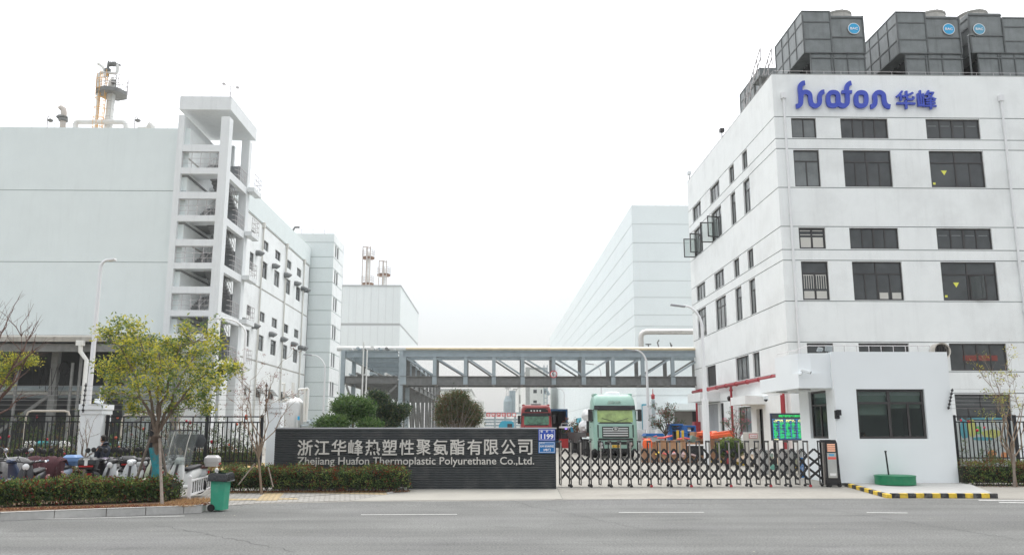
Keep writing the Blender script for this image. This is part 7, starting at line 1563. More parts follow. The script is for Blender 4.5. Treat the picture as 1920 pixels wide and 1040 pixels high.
t = thing('platform_trolley', 'trolley with a bright blue top behind the left crates', 'trolley', tuple(tp(1227, 820, 0, 48))); m = MB(); a = tp(1209, 812, 0, 48); b = tp(1247, 817, 0, 48); m.prism([(a.x, b.z), (b.x, b.z), (b.x-.1, a.z), (a.x+.12, a.z)], 48, 49.2); m.build('blue_top', [blue], t, world=True); m = MB(); m.box(a.x+.1, b.x-.05, 48.05, 49.1, b.z-.2, b.z-.01); [m.box(x, x+.1, 48.1, 48.2, gz(48), b.z-.2) for x in (a.x+.15, b.x-.25)]; m.build('frame', [steelb], t, world=True)
for px, l in ((1271, 'left yellow upright post above the crates'), (1280.5, 'right yellow upright post above the crates')):
    c = tp(px, 812, 0, 47); m = MB(); m.box(c.x-.06, c.x+.06, 47, 47.1, gz(47), Zat(px, 806, 47)); m.box(c.x-.15, c.x+.15, 46.95, 47.3, 1.2, 1.35); tag(m.build('yellow_post', [yellow]), l, 'post', 'yellow posts')
def bluemach(lab, px0, px1, pt, pb, Y0):
    a = tp(px0, pt, 0, Y0); b = tp(px1, pb, 0, Y0); t = thing('lifting_machine', lab, 'machine', ((a.x+b.x)/2, Y0, gz(Y0)), group='blue machines before the warehouse'); w_ = b.x-a.x; h_ = a.z-b.z
    m = MB(); m.box(a.x, b.x, Y0, Y0+1, a.z-.12, a.z); m.box(a.x, a.x+.15, Y0, Y0+1, gz(Y0), a.z-.12); m.box(b.x-.12, b.x, Y0, Y0+1, b.z, a.z-.12); m.box(a.x+.15, b.x, Y0+.1, Y0+1, b.z+h_*.4, b.z+h_*.55); m.box(a.x+.15, b.x, Y0+.1, Y0+1, b.z, b.z+.12); m.build('blue_frame', [blue], t, world=True, bevel=.03)
    m = MB(); m.box(a.x+.3, b.x-.2, Y0+.2, Y0+.8, gz(Y0), b.z+h_*.38); m.build('motor', [blackp], t, world=True); return t
bluemach('blue stacker machine left of the warehouse door opening', 1256, 1282, 794, 808, 56); bluemach('blue stacker machine before the warehouse door, right one', 1285, 1306, 797, 820, 54); bluemach('small blue machine between the two taller ones', 1281, 1289, 809, 822, 53)
c = tp(1298, 823, 0, 43.8); t = thing('grey_box', 'tilted grey green box on the crates by the lamp pole', 'box', tuple(c)); m = MB(); m.obox(c, (.26, .3, .34), .2, ry=.5); m.build('box_shell', [mat('box_grey_green', (.14, .20, .17), .6)], t, world=True, bevel=.02); m = MB(); m.box(c.x-.2, c.x+.2, 43.7, 44.1, gz(43.8), c.z-.2); m.build('support', [woodd], t, world=True)
c = tp(1308, 834, 0, 42.4); t = thing('work_table', 'low black table with a white sheet on top among the crates', 'table', (c.x, 42.4, gz(42.4))); m = MB(); m.obox((c.x, 42.7, c.z), (.9, .7, .05)); m.build('white_sheet', [wp], t, world=True); m = MB(); m.box(c.x-.38, c.x+.38, 42.45, 42.95, c.z-.5, c.z-.03); [m.box(c.x+s*.36-.03, c.x+s*.36+.03, 42.5, 42.56, gz(42.4), c.z-.5) for s in (-1, 1)]; m.build('table_frame', [blackp], t, world=True)
c = tp(1363, 850, 0, 40.5); t = thing('fire_extinguisher', 'small red fire extinguisher before the round bush', 'extinguisher', (c.x, 40.5, gz(40.5))); m = MB(); z0 = gz(40.5); m.lathe([(.07, z0+.12), (.085, z0+.14), (.085, z0+.62), (.05, z0+.7), (.02, z0+.74)], (c.x, 40.5, 0), 12); m.build('cylinder', [redp], t, world=True, smooth=True); m = MB(); m.box(c.x-.06, c.x+.08, 40.48, 40.52, z0+.74, z0+.78); m.path([(c.x+.05, 40.5, z0+.75), (c.x+.13, 40.5, z0+.6), (c.x+.1, 40.5, z0+.3)], .012, n=5); m.lathe([(.1, z0), (.1, z0+.12)], (c.x, 40.5, 0), 10); m.build('valve_and_hose', [blackp], t, world=True)
# steel cabinet with red lettered sign
c0 = tp(1401, 812, 0, 40); c1 = tp(1426, 845, 0, 40); t = thing('steel_cabinet', 'beige steel cabinet with red bordered notice before the factory door', 'cabinet', ((c0.x+c1.x)/2, 40, gz(40))); m = MB(); m.box(c0.x, c1.x, 40, 40.7, c1.z+.3 if 0 else gz(40)+.9, c0.z+.05); m.box(c0.x, c0.x+.12, 40, 40.7, gz(40), gz(40)+.9); m.box(c1.x-.12, c1.x, 40, 40.7, gz(40), gz(40)+.9); m.build('housing', [mat('cabinet_beige', (.48, .46, .42), .5)], t, world=True, bevel=.02)
m = MB(); m.box(c0.x+.08, c1.x-.12, 39.97, 39.995, c0.z-.22, c0.z-.03); n_ = m.build('notice', [mat('notice_red', (.55, .05, .06), .5)], t, world=True); m = MB(); m.box(c0.x+.1, c1.x-.14, 39.96, 39.969, c0.z-.20, c0.z-.05); m.build('notice_face', [wp], n_, world=True); textmesh('notice_text', '消防水泵房', redp, n_, c0.x+.12, c1.x-.16, c0.z-.17, c0.z-.08, 39.957, .004, res=1)
# turnstiles, yellow bin and blue board in the passage
tsm = mat('turnstile_steel', (.42, .42, .41), .4, metal=.4)
for i, (px, Yq, l) in enumerate(((1436, 35.5, 'left steel turnstile cabinet behind the gate'), (1483, 35.5, 'middle steel turnstile cabinet behind the gate'), (1521, 34.5, 'right steel turnstile cabinet beside the guardhouse'))):
    c = Xat(px, 870, Yq); g = gz(Yq); t = thing('turnstile', l, 'turnstile', (c, Yq, g), group='turnstiles in the passage'); m = MB(); m.box(c-.15, c+.15, Yq, Yq+1.2, g, g+.95); m.build('cabinet', [tsm], t, world=True, bevel=.03); m = MB(); m.box(c-.16, c+.16, Yq-.02, Yq+1.22, g+.951, g+1.0); m.build('top_plate', [alu], t, world=True); m = MB(); m.box(c+.17, c+.5, Yq+.5, Yq+.52, g+.35, g+.85); m.build('flap', [glassmat('flap_glass%d' % i, (.2, .3, .25), .4)], t, world=True)
c0 = tp(1500, 857, 0, 33); t = thing('standing_board', 'narrow blue upright board with white characters behind the gate', 'board', (c0.x, 33, gz(33))); m = MB(); m.box(c0.x, c0.x+.12, 33, 33.04, gz(33)+.05, c0.z); m.build('panel', [pb2], t, world=True); textmesh('board_text', '出\n入\n登\n记', wp, t, c0.x+.03, c0.x+.09, gz(33)+.2, c0.z-.1, 32.998, .004, res=1)
m = MB(); c = tp(1474, 868, 0, 37); m.box(c.x-.18, c.x+.18, 37, 37.3, gz(37), c.z+.1); tag(m.build('yellow_bin', [mat('bin_yellow', (.62, .48, .12), .6)], bevel=.03), 'small yellow bin seen through the gate under the LED board', 'bin')
m = MB(); c = tp(1452, 872, 0, 38); m.box(c.x-.16, c.x+.16, 38, 38.3, gz(38), c.z+.05); tag(m.build('teal_bin', [mat('bin_teal', (.15, .38, .32), .6)], bevel=.03), 'pale teal bin seen through the gate under the LED board', 'bin')
# wall camera under the canopy and lantern on the factory wall
p = PY(1436, 748, 37); t = thing('dome_camera', 'white dome camera hanging from an arm left of the guardhouse canopy', 'camera', tuple(p)); m = MB(); m.path([(p.x-.15, 37, p.z+.4), (p.x-.05, 37, p.z+.35), (p.x, 37, p.z+.2)], .02); m.tube((p.x-.4, 37, p.z+.1), (p.x+.6, 36.6, p.z+.2), .015); m.lathe([(.11, .0), (.12, .15), (.03, .2)], p, 12); m.build('housing', [whiteb], t, world=True, smooth=True); m = MB(); m.lathe([(.03, -.1), (.08, -.05), (.09, 0)], p, 12); m.build('dome', [blackp], t, world=True, smooth=True)
p = PX(1367, 746, XR-.3); t = thing('wall_lantern', 'small dark lamp on the factory side wall between the canopies', 'lamp', tuple(p)); m = MB(); m.lathe([(.06, -.2), (.12, -.1), (.14, .05), (.05, .15)], p, 10); m.tube(p, (XR-.01, p.y, p.z-.1), .03); m.build('lamp_body', [frame], t, world=True)
# ================================================================ SCOOTERS
def loft(mb, secs, n=12, m=0, pw=2.6):
    """secs: (x, zc, hw, hh); cross sections are superellipses in the yz plane"""
    rs = []
    for x, zc, hw, hh in secs:
        r = []
        for i in range(n):
            t = 2*math.pi*i/n; c, s = math.cos(t), math.sin(t); r.append((x, hw*math.copysign(abs(c)**(2/pw), c), zc+hh*math.copysign(abs(s)**(2/pw), s)))
        rs.append(r)
    mb.rings(rs, m)
chrome = mat('chrome', (.6, .6, .62), .15, metal=.9); seatm = mat('seat_black', (.02, .02, .022), .55); lensm = mat('headlight_lens', (.75, .77, .78), .1, spec=.7); tailm = mat('tail_red', (.45, .02, .02), .3)
def scooter(lab, px, py, Y0, rz, body, seat=None, box=None, cover=None, screen=False, scale=1.0, lamp='oval'):
    x = Xat(px, py, Y0); seat = seat or seatm
    t = thing('scooter', lab, 'scooter', (x, Y0, -.02 if x < -9.4 else gz(Y0)), rz, 'parked scooters'); t.scale = (scale*1.06,)*3
    m = MB(); loft(m, [(-.80, .66, .05, .04), (-.74, .64, .13, .11), (-.5, .58, .17, .16), (-.22, .50, .17, .20), (-.05, .42, .15, .16), (.0, .34, .12, .08)]); loft(m, [(-.2, .27, .13, .07), (.0, .25, .17, .06), (.3, .26, .16, .06), (.36, .30, .12, .06)])
    m.build('body', [body], t, smooth=True)
    m = MB()      # leg shield: upright lofted slab
    rs = []
    for z, xc, hw, th in ((.24, .36, .13, .05), (.4, .40, .19, .05), (.6, .38, .21, .05), (.78, .34, .17, .06), (.92, .28, .12, .06)): rs.append(rr(xc-th, xc+th, -hw, hw, th*.8, z, 3))
    m.rings(rs); m.build('front_shield', [body], t, smooth=True)
    m = MB(); loft(m, [(.12, .98, .03, .02), (.16, .99, .10, .06), (.26, .99, .13, .07), (.36, .96, .10, .06), (.40, .93, .05, .04)]); m.build('handlebar_cowl', [body if lamp == 'oval' else blackp], t, smooth=True)
    m = MB(); m.lathe([(.07, 0), (.06, .03), (.02, .05)] if lamp == 'oval' else [(.085, 0), (.09, .03), (.04, .06)], (.38, 0, .94 if lamp == 'oval' else .88), 14, axis='x'); m.build('headlight', [lensm], t, smooth=True)
    m = MB(); m.path([(.14, -.34, 1.02), (.2, -.2, 1.0), (.24, 0, .98), (.2, .2, 1.0), (.14, .34, 1.02)], .018, 6); m.tube((.12, -.36, 1.02), (.18, -.24, 1.01), .026); m.tube((.12, .36, 1.02), (.18, .24, 1.01), .026); hb = m.build('handlebar', [blackp], t, smooth=True)
    for s in (-1, 1):
        m = MB(); m.path([(.2, s*.22, 1.02), (.22, s*.3, 1.15), (.2, s*.33, 1.24)], .008, 4); m.lathe([(.02, -.015), (.075, -.01), (.07, .01), (.01, .02)], (.2, s*.34, 1.28), 10, axis='x'); m.build('mirror', [chrome if cover == 'grey' else blackp], t, smooth=True)
    for xx, r in ((.62, .235), (-.55, .235)):
        m = MB(); m.lathe([(r*.72, -.045), (r*.95, -.05), (r, 0), (r*.95, .05), (r*.72, .045)], (xx, 0, r), 24, axis='y'); w_ = m.build('tyre', [rubber], t, smooth=True); m = MB(); m.lathe([(r*.7, -.02), (r*.7, .02)], (xx, 0, r), 16, axis='y'); m.lathe([(.05, -.06), (.05, .06)], (xx, 0, r), 8, axis='y'); m.build('rim', [alu], w_)
    m = MB(); m.path([(.36, .0, .9), (.5, 0, .55), (.56, .0, .42)], .035, 6); [m.tube((.54, s*.08, .5), (.62, s*.08, .235), .02) for s in (-1, 1)]; m.build('front_fork', [blackp], t, smooth=True)
    m = MB(); rs = []
    for k in range(7): a_ = math.radians(20+k*22); c_, s_ = math.cos(a_), math.sin(a_); rs.append([(.62+c_*q, hw, .235+s_*q) for q, hw in ((.25, -.07), (.285, -.04), (.285, .04), (.25, .07))])
    m.rings(rs); m.build('front_fender', [body], t, smooth=True)
    m = MB(); loft(m, [(-.78, .77, .06, .03), (-.70, .78, .13, .05), (-.45, .76, .15, .055), (-.2, .73, .14, .05), (-.06, .70, .08, .04)], m=0); m.build('seat', [seat], t, smooth=True)
    m = MB(); m.box(-.835, -.79, -.09, .09, .60, .68); m.build('tail_light', [tailm], t, bevel=.01)
    if box:
        m = MB(); m.rings([rr(-1.08, -.72, -.20, .20, .06, .80), rr(-1.12, -.68, -.235, .235, .07, .93)]); m.build('top_box', [box], t, smooth=True); m = MB(); m.rings([rr(-1.13, -.67, -.24, .24, .08, .935), rr(-1.12, -.68, -.235, .235, .08, 1.05), rr(-1.05, -.75, -.17, .17, .07, 1.12)]); m.build('top_box_lid', [box], t, smooth=True); m = MB(); m.box(-1.135, -1.10, -.18, .18, .86, .90); m.build('reflector', [tailm], t)
    if cover:   # quilted wind apron draped over bars and front
        cm_ = {'grey': mat('grey_quilt', (.26, .26, .26), .9, var=.3, scale=6, bump=1, bscale=9), 'floral': mat('maroon_floral_quilt', (.065, .022, .028), .9, var=.2, scale=5, bump=.6, bscale=9)}[cover]
        m = MB(); n = 10; rows_ = []
        rn = random.Random(int(px)); prof = [(.0, .97, .40), (.12, 1.09, .42), (.30, 1.06, .42), (.44, .90, .36), (.50, .68, .31), (.50, .42, .27), (.46, .30, .25)]
        vs = [(xx+.10*abs(math.cos(math.pi*j/n))*(-1)+rn.gauss(0, .012), -hw+2*hw*j/n, zz-(.10*(abs(j-n/2)/(n/2))**2)+rn.gauss(0, .012)) for xx, zz, hw in prof for j in range(n+1)]
        fs = [(i*(n+1)+j, i*(n+1)+j+1, (i+1)*(n+1)+j+1, (i+1)*(n+1)+j) for i in range(len(prof)-1) for j in range(n)]
        m.add(vs, fs); o = m.build('wind_cover', [cm_], t, smooth=True); s_ = o.modifiers.new('thick', 'SOLIDIFY'); s_.thickness = .025
        for k in (-1, 1):
            m2 = MB(); m2.add([(.02, k*.40, .93), (.30, k*.43, .98), (.44, k*.38, .6), (.34, k*.36, .36), (.12, k*.40, .5)], [(0, 1, 2, 3, 4)])
            o = m2.build('side_flap', [cm_], t); s_ = o.modifiers.new('thick', 'SOLIDIFY'); s_.thickness = .03
        if cover == 'floral':
            for k in range(12):
                c = Vector((.515-.04*rn.random(), rn.uniform(-.25, .25), rn.uniform(.4, .8))) if k < 6 else Vector((rn.uniform(.1, .3), rn.choice((-1, 1))*.455, rn.uniform(.6, .95)))
                m2 = MB(); m2.lathe([(.035, -.03), (.035, .03)], c, 6, axis='x' if k < 6 else 'y'); m2.build('printed_flower', [mat('flower_pink', (.62, .38, .38), .8)], t)
    if screen:
        m = MB(); P = [(-.36, .62), (-.40, 1.0), (-.38, 1.62), (.38, 1.62), (.40, 1.0), (.36, .62)]
        sm_ = MT.get('plastic_screen') or glassmat('plastic_screen', (.25, .27, .27), .38)
        vs = []; 
        for z, hw, xx in ((.85, .40, .52), (1.1, .44, .50), (1.4, .44, .42), (1.75, .42, .26)):
            for j in range(9): y = -hw+2*hw*j/8; vs.append((xx-.10*(y/hw)**2, y, z))
        m.add(vs, [(i*9+j, i*9+j+1, (i+1)*9+j+1, (i+1)*9+j) for i in range(3) for j in range(8)]); m.build('clear_screen', [sm_], t, smooth=True)
        m = MB(); m.path([(.16, -.42, 1.76), (.26, 0, 1.77), (.16, .42, 1.76)], .02, 6); m.build('screen_top_bar', [blackp], t)
        for yy in (-.24, .24): m = MB(); m.path([(.47, yy, .85), (.46, yy, 1.1), (.38, yy, 1.4), (.22, yy, 1.74)], .014, 5); m.build('screen_strap', [mat('strap_white', (.6, .58, .55), .7)], t)
        m = MB(); m.rings([rr(-.45, .10, -.30, .30, .12, 1.30), rr(-.5, .12, -.36, .36, .14, 1.50), rr(-.4, .10, -.32, .32, .14, 1.66)]); o = m.build('folded_rain_hood', [mat('hood_black', (.03, .035, .04), .6, bump=.5, bscale=6)], t, smooth=True)
        m = MB(); [m.tube((.05, s*.3, 1.0), (-.1, s*.3, 1.35), .012) for s in (-1, 1)]; m.build('hood_bracket', [blackp], t)
    return t
def pm(n, c, r=.3): return mat('scooter_'+n, c, r, var=.05, spec=.5)
R_ = math.radians
cream_ = pm('cream', (.62, .60, .48)); greyb = pm('blue_grey', (.25, .31, .40)); blk = pm('black', (.02, .02, .025)); slv = pm('silver', (.50, .52, .54)); wht = pm('white', (.68, .69, .68)); mar = pm('maroon', (.07, .015, .025)); pur = pm('purple', (.05, .03, .08)); navy = pm('navy', (.04, .06, .12)); lbl = pm('light_blue', (.16, .28, .50)); crm2 = pm('pale_green', (.50, .55, .42))
boxb = mat('top_box_black', (.03, .033, .037), .4); boxbl = mat('top_box_blue', (.13, .24, .46), .4); boxs = mat('top_box_silver', (.48, .47, .47), .35); brn = mat('seat_brown', (.12, .05, .045), .5)
YS2 = 26.4
scooter('navy scooter cut by the left edge, its box nearest the road', 4, 890, 25.6, R_(70), navy, box=navy)
scooter('cream scooter with a black seat pad, second from the left edge', 14, 890, 27.2, R_(100), cream_)
scooter('scooter under a grey quilted wind cover with chrome mirrors', 34, 890, 26.6, R_(-80), slv, cover='grey')
scooter('blue grey scooter under a maroon floral wind cover', 66, 890, 26.8, R_(-60), greyb, cover='floral')
scooter('black scooter with bare handlebars in front of the floral cover', 58, 890, 25.2, R_(-82), blk, lamp='round')
scooter('scooter with a light blue top box and floral cover right of the first', 98, 890, 26.9, R_(-98), greyb, box=boxbl, cover='floral')
t = scooter('black scooter whose large black top box with white strap faces the road', 181, 890, 26.4, R_(100), blk, box=boxb)
m = MB(); m.box(-1.15, -1.135, -.04, .04, .90, 1.08); m.box(-1.15, -1.10, -.07, .07, 1.05, 1.09); m.build('white_strap', [wp], t)
scooter('dark purple scooter behind the strapped top box', 196, 890, 27.8, R_(-70), pur)
scooter('silver and black scooter leaning right of the strapped top box', 222, 890, 26.4, R_(-105), slv, lamp='round')
scooter('white scooter with black top box left of the teal trunk', 236, 890, 27.7, R_(115), wht, box=boxb)
scooter('maroon scooter with a round headlight just left of the teal trunk', 262, 890, 27.2, R_(-75), mar, lamp='round')
scooter('silver scooter with curved front fender left of the teal trunk', 249, 890, 26.0, R_(-80), slv)
scooter('pale green scooter behind the teal trunk', 297, 890, 26.8, R_(-98), crm2, box=boxb)
scooter('white scooter with a big clear plastic windscreen and black rain hood', 345, 900, 26.3, R_(-100), wht, screen=True, scale=1.05)
scooter('silver scooter with brown seat and silver top box behind the white railing', 336, 900, 27.0, R_(192), slv, seat=brn, box=boxs)
scooter('dark scooter with tall mirrors between the cream and grey covered ones', 24, 890, 28.0, R_(-95), blk)
scooter('white and black scooter right of the strapped top box, second row', 210, 890, 28.3, R_(-85), wht, lamp='round')
scooter('black scooter with a round headlight right behind the teal trunk', 280, 890, 28.0, R_(-92), blk, lamp='round')
scooter('light scooter tail just left of the windscreen scooter', 318, 890, 27.6, R_(95), cream_)
# ================================================================ WHEELIE BIN
bn = G(404, 959.5); Yb_ = bn.y+.3; t = thing('wheelie_bin', 'green wheelie bin lined with a black bag at the end of the kerb', 'bin', (bn.x, Yb_, -.196), R_(84)); gb_ = mat('bin_green', (.035, .30, .19), .5, var=.1, scale=4, dirt=(.12, .30, .22), dscale=5, damt=.35)
m = MB(); m.rings([rr(-.19, .19, -.18, .18, .03, .04), rr(-.20, .20, -.185, .185, .04, .3), rr(-.21, .21, -.21, .21, .04, .93)]); m.build('body', [gb_], t, smooth=True)
m = MB(); m.box(-.22, .22, -.225, .225, .90, .94); m.path([(-.18, .22, .92), (-.18, .27, .92), (.18, .27, .92), (.18, .22, .92)], .018, 6); m.build('rim', [gb_], t, bevel=.01)
m = MB(); rn = random.Random(5); rs = []
for z, e_ in ((.84, .012), (.88, .03), (.93, .035), (.98, .03), (1.0, -.02), (.96, -.06), (.80, -.08)):
    rs.append([(x_*(1+rn.uniform(-.03, .03))+math.copysign(e_, x_), y_*(1+rn.uniform(-.02, .02))+math.copysign(e_, y_), z+rn.uniform(-.025, .025)) for x_, y_, _ in rr(-.205, .205, -.205, .205, .05, 0, 5)])
m.rings(rs); m.build('bag', [mat('bag_black', (.015, .016, .018), .25, bump=.8, bscale=12)], t, smooth=True)
for s in (-1, 1): m = MB(); m.lathe([(.05, -.025), (.095, -.025), (.1, 0), (.095, .025), (.05, .025)], (s*.215, .14, .1), 20, axis='x'); m.build('wheel', [rubber], t, smooth=True)
# ================================================================ WHITE RAILING
A = PZ(354, 936, -.02); B = PZ(404, 916, 0); t = thing('white_railing', 'short low white plastic railing behind the green bin', 'railing', tuple(A)); wpl = mat('white_plastic', (.74, .74, .75), .4, var=.03)
ux = (B-A).normalized()
for P, h_ in ((A, .60), (B, .62)): m = MB(); m.obox((P.x, P.y, h_/2-.02), (.09, .09, h_), math.atan2(ux.y, ux.x)); m.obox((P.x, P.y, h_), (.11, .11, .05), math.atan2(ux.y, ux.x)); m.lathe([(.05, 0), (.04, .04), (.01, .06)], (P.x, P.y, h_+.02), 8); m.build('post', [wpl], t, world=True)
for z in (.10, .50): m = MB(); m.bar((A.x, A.y, z), (B.x, B.y, z), .05, .045); m.build('rail', [wpl], t, world=True)
m = MB(); n = 13
for i in range(1, n): p = A.lerp(B, i/n); m.bar((p.x, p.y, .12), (p.x, p.y, .48), .028, .028)
m.build('balusters', [wpl], t, world=True)
# white bucket lying on the strip
p = PZ(331, 933, 0); t = MB().path([(p.x-.12, p.y, .08), (p.x+.12, p.y+.05, .09)], [.09, .11], 14).build('bucket', [wpl], smooth=True); tag(t, 'small white bucket lying at the end of the kerbside hedge', 'bucket')
# ================================================================ PEOPLE
skin = mat('skin', (.50, .30, .21), .6, var=.05, spec=.3); jk = mat('navy_jacket', (.012, .018, .035), .7, var=.2, scale=8, bump=.5, bscale=12); tr_ = mat('dark_trousers', (.015, .017, .025), .8, var=.2, scale=6); hr = mat('black_hair', (.012, .009, .008), .6); shoe = mat('shoe_black', (.015, .015, .015), .5)
def skinmesh(name, V, E, Rd, mt, parent, root=0, lv=2):
    me = bpy.data.meshes.new(name); me.from_pydata(V, E, []); me.materials.append(mt); o = bpy.data.objects.new(name, me); COL.objects.link(o); o.parent = parent
    md = o.modifiers.new('skin', 'SKIN'); md.use_smooth_shade = True
    for i, r in enumerate(Rd): r = r if isinstance(r, tuple) else (r, r); me.skin_vertices[0].data[i].radius = r
    for i in range(len(V)): me.skin_vertices[0].data[i].use_root = (i == root)
    s = o.modifiers.new('sub', 'SUBSURF'); s.levels = lv; s.render_levels = lv; return o
def headmesh(mb, c, s=1., n=18, fwd=(1, 0)):
    """head facing fwd, lofted from rings with brow, nose, mouth and chin"""
    fx, fy = fwd; rows_ = [(-.115, .030, .035, .020), (-.10, .045, .050, .030), (-.075, .058, .062, .022), (-.05, .064, .072, .014), (-.02, .070, .078, .006), (.02, .074, .082, .0), (.05, .076, .086, -.004), (.08, .070, .080, -.008), (.105, .050, .058, -.010), (.118, .020, .024, -.010)]
    rs = []
    for z, hw, hd, off in rows_:
        r = []
        for i in range(n):
            t = 2*math.pi*i/n; u = hd*math.cos(t)+off; v = hw*math.sin(t)
            if abs(math.sin(t)) < .25 and math.cos(t) > 0:
                u += {-.02: .020, -.05: .006, .02: .006}.get(z, 0)*(1-abs(math.sin(t))/.25*.6)
                if z == .02: u -= .0
            if .15 < abs(math.sin(t)) < .6 and math.cos(t) > 0 and z == .02: u -= .010
            r.append((c[0]+s*(u*fx-v*fy), c[1]+s*(u*fy+v*fx), c[2]+s*z))
        rs.append(r)
    mb.rings(rs)
def person(lab, loc, rz, seated=False, kind='phone'):
    t = thing('person', lab, 'person', loc, rz); H_ = .47 if seated else .86     # pelvis height, local +x is the way the person faces
    V = [(0, 0, H_), (0, 0, H_+.16), (.0, 0, H_+.34), (.0, 0, H_+.50), (.005, 0, H_+.58), (.02, 0, H_+.66)]; E = [(0, 1), (1, 2), (2, 3), (3, 4), (4, 5)]; Rd = [(.12, .15), (.105, .14), (.115, .165), (.075, .10), .052, .055]
    if seated: knee = (.42, .5); ank = (.40, .09)
    else: knee = (.03, .47); ank = (-.02, .08)
    hands = []
    for s in (-1, 1):
        k = len(V); lean = .10*s if not seated else 0
        V += [(0.0, s*.09, H_-.04), (knee[0]+lean*.5, s*.11, knee[1]), (ank[0]+lean, s*.11, ank[1]), (ank[0]+lean+.12, s*.12, .04)]; E += [(0, k), (k, k+1), (k+1, k+2), (k+2, k+3)]; Rd += [.085, .055, .042, (.035, .04)]
        k = len(V); sh = (0, s*.18, H_+.50)
        el = (.02, s*.23, H_+.22); wr = (.24, s*.12, H_+.32) if (kind == 'phone' and s < 0) or seated else (.08, s*.22, H_-.02)
        V += [sh, el, wr]; E += [(3, k), (k, k+1), (k+1, k+2)]; Rd += [.058, .042, .028]; hands.append((Vector(wr), (Vector(wr)-Vector(el)).normalized(), s, k+2))
    for w_, d, s, wi in hands:       # palm, four bent fingers of different length, and thumb
        side = Vector((0, 0, 1)).cross(d).normalized() if abs(d.z) < .9 else Vector((1, 0, 0)); dn = d.cross(side).normalized(); k = len(V); p = w_+d*.075; V.append(tuple(w_+d*.03)); V.append(tuple(p)); E += [(wi, k), (k, k+1)]; Rd += [(.02, .03), (.017, .034)]
        for q, L_ in ((-1.5, .062), (-.5, .075), (.5, .070), (1.5, .055)):
            j = len(V); b_ = p+side*q*.017+d*.012; V += [tuple(b_), tuple(b_+d*L_*.55-dn*.006), tuple(b_+d*L_*.85-dn*.024)]; E += [(k+1, j), (j, j+1), (j+1, j+2)]; Rd += [.009, .0085, .007]
        j = len(V); b_ = w_+d*.045+side*.026*(-s); V += [tuple(b_), tuple(b_+side*.022*(-s)+d*.025), tuple(b_+side*.026*(-s)+d*.052-dn*.01)]; E += [(k, j), (j, j+1), (j+1, j+2)]; Rd += [.011, .010, .008]
    o = skinmesh('body', V, E, Rd, skin, t)
    hc = (.045, 0, H_+.775); m = MB(); headmesh(m, hc); hd_ = m.build('head', [skin], o, smooth=True); hd_.parent = o
    m = MB()
    for s in (-1, 1): m.lathe([(.008, -.012), (.022, -.006), (.024, .008), (.01, .012)], (hc[0]-.01, s*.078, hc[2]), 8, axis='y')
    m.build('ears', [skin], o, smooth=True); m = MB()
    for s in (-1, 1): m.lathe([(.004, -.006), (.011, 0), (.004, .006)], (hc[0]+.078, s*.030, hc[2]+.018), 8, axis='x')
    m.build('eyes', [blackp], o); m = MB(); m.path([(hc[0]+.082, -.022, hc[2]-.058), (hc[0]+.090, 0, hc[2]-.056), (hc[0]+.082, .022, hc[2]-.058)], .005, 5); m.build('mouth', [mat('lip', (.35, .14, .11), .6)], o)
    m = MB(); n = 16; rs = []
    for z, g_, fr0 in ((-.06, 1.04, .9), (-.01, 1.10, .5), (.05, 1.12, .35), (.085, 1.13, -.4), (.115, 1.0, -1), (.133, .5, -1)):
        hw = {(-.06): .062, (-.01): .072, (.05): .077, (.085): .072, (.115): .056, (.133): .04}[z]; r = []
        for i in range(n):
            tt = 2*math.pi*i/n; u = (hw+.008)*math.cos(tt)*g_-.008; v = hw*g_*math.sin(tt)
            if fr0 > -1 and math.cos(tt) > fr0-.55: u = min(u, .012 if z < .06 else .06)
            r.append((hc[0]+u, v, hc[2]+z))
        rs.append(r)
    m.rings(rs); m.build('hair', [hr], t, smooth=True)
    # jacket: torso and sleeves, slightly larger than the body
    V = [(0, 0, H_-.02), (0, 0, H_+.10), (0, 0, H_+.30), (0, 0, H_+.46), (.0, 0, H_+.565)]; E = [(0, 1), (1, 2), (2, 3), (3, 4)]; Rd = [(.17, .21), (.165, .20), (.18, .225), (.14, .18), (.08, .09)]
    for w_, d, s, wi in hands:
        el = Vector((.02, s*.23, H_+.22)); k = len(V); V += [(0, s*.185, H_+.49), tuple(el), tuple(w_-d*.015)]; E += [(3, k), (k, k+1), (k+1, k+2)]; Rd += [.092, .078, .056]
    skinmesh('jacket', V, E, Rd, jk, t)
    m = MB(); rs = []
    for q, (xx, zz, r1, r2) in enumerate(((-.02, .56, .085, .10), (-.07, .585, .10, .12), (-.10, .63, .085, .11), (-.075, .665, .05, .08))): rs.append([(xx+r1*math.cos(2*math.pi*i/14)*.9, r2*math.sin(2*math.pi*i/14), H_+zz-.03*math.cos(2*math.pi*i/14)) for i in range(14)])
    m.rings(rs); m.build('hood', [jk], t, smooth=True)
    V = [(0, 0, H_+.06), (0, 0, H_-.03)]; E = [(0, 1)]; Rd = [(.135, .17), (.13, .16)]
    for s in (-1, 1): lean = .10*s if not seated else 0; k = len(V); V += [(.01 if not seated else .08, s*.095, H_-.08 if not seated else H_-.01), (knee[0]+lean*.5, s*.11, knee[1]), (ank[0]+lean, s*.11, ank[1]+.03)]; E += [(1, k), (k, k+1), (k+1, k+2)]; Rd += [.10, .072, .058]
    skinmesh('trousers', V, E, Rd, tr_, t)
    for s in (-1, 1): lean = .10*s if not seated else 0; m = MB(); x0 = ank[0]+lean; m.rings([rr(x0-.07, x0+.19, s*.11-.045, s*.11+.045, .04, .0), rr(x0-.07, x0+.18, s*.11-.045, s*.11+.045, .04, .05), rr(x0-.06, x0+.05, s*.11-.04, s*.11+.04, .035, .10)]); m.build('shoe', [shoe], t, smooth=True)
    if kind == 'phone' and not seated:
        w_ = hands[0][0]+hands[0][1]*.1; m = MB(); m.obox((w_.x+.01, w_.y, w_.z+.025), (.012, .07, .14), 0, ry=-.4); m.build('phone', [blackp], t, bevel=.004)
    return t
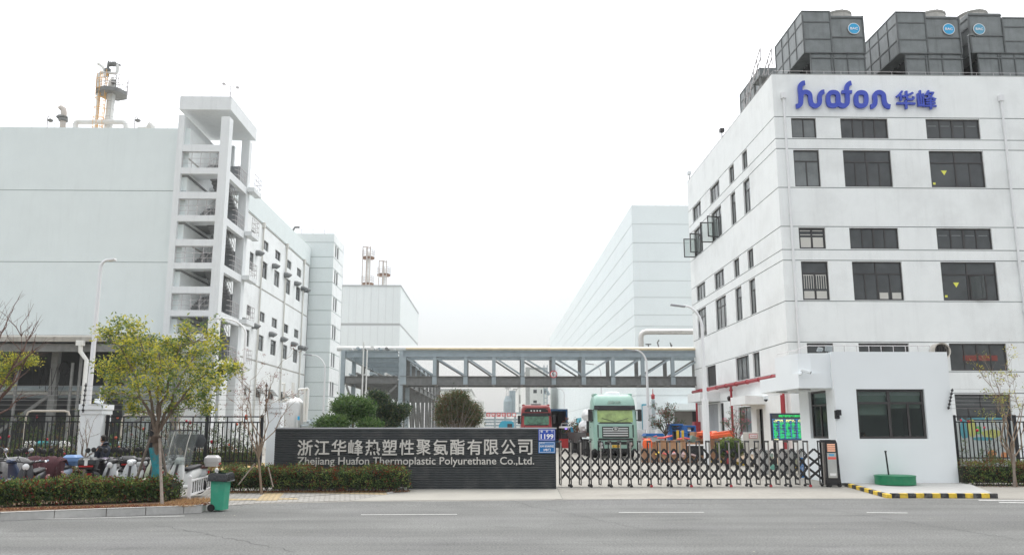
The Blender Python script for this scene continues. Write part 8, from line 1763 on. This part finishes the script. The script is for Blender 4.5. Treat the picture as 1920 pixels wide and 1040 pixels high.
p = tp(192, 840, 0, 28.5); person('person in a dark hooded jacket standing beside the white pillar facing left', (p.x+.03, 28.5, .03), R_(155))
# guard seated inside the guardhouse
p = tp(1612, 800, 0, YG+1.1); person('person seated at a desk behind the guardhouse window', (p.x+.12, YG+1.25, .52), R_(0), seated=True, kind='desk')
t = thing('desk_chair', 'dark swivel chair under the seated person in the guardhouse', 'chair', (p.x+.05, YG+1.25, .03)); m = MB(); m.obox((p.x+.05, YG+1.25, .86), (.48, .48, .08)); m.build('seat', [blackp], t, world=True, bevel=.02); m = MB(); m.obox((p.x-.24, YG+1.25, 1.3), (.07, .44, .6)); m.build('backrest', [blackp], t, world=True, bevel=.03); m = MB(); m.tube((p.x+.05, YG+1.25, .08), (p.x+.05, YG+1.25, .82), .03); m.box(p.x-.2, p.x+.3, YG+1.22, YG+1.28, .03, .08); m.box(p.x+.02, p.x+.08, YG+1.0, YG+1.5, .08, .12); m.build('base', [steelg], t, world=True)
t = thing('desk', 'desk with monitor behind the guardhouse window', 'desk', (p.x+1.3, YG+1.2, .03)); m = MB(); m.box(p.x+.42, p.x+2.2, YG+.8, YG+1.6, 1.22, 1.27); [m.box(x_, x_+.05, YG+.85, YG+1.55, .03, 1.22) for x_ in (p.x+.5, p.x+2.1)]; m.build('table_top', [mat('desk_grey', (.30, .30, .30), .6)], t, world=True); m = MB(); m.box(p.x+1.5, p.x+2.0, YG+.9, YG+.95, 1.4, 1.75); m.box(p.x+1.72, p.x+1.78, YG+.93, YG+.98, 1.27, 1.4); m.build('monitor', [blackp], t, world=True)
t = thing('white_box', 'pale box on the desk behind the guardhouse window', 'box', (p.x+1.9, YG+.85, 1.27)); m = MB(); m.box(p.x+1.45, p.x+2.05, YG+.55, YG+.78, 1.27, 1.5); m.build('box_shell', [mat('carton_pale', (.55, .52, .45), .8)], t, world=True); m = MB(); m.box(p.x+1.43, p.x+2.07, YG+.53, YG+.80, 1.501, 1.54); m.build('lid', [wp], t, world=True)

# ================================================================ HAZE
m = MB(); m.box(-420, 420, -30, 620, -1.3, 46); hz_ = m.build('haze', [], None); tag(hz_, 'thin pale haze over the whole site', 'haze', kind='stuff')
hm = bpy.data.materials.new('haze_air'); hm.use_nodes = True; n = hm.node_tree; n.nodes.clear(); pv_ = n.nodes.new('ShaderNodeVolumePrincipled'); pv_.inputs['Color'].default_value = (.93, .96, .97, 1); pv_.inputs['Density'].default_value = .00035; pv_.inputs['Anisotropy'].default_value = .2
oo = n.nodes.new('ShaderNodeOutputMaterial'); n.links.new(pv_.outputs[0], oo.inputs['Volume']); hz_.data.materials.clear(); hz_.data.materials.append(hm)
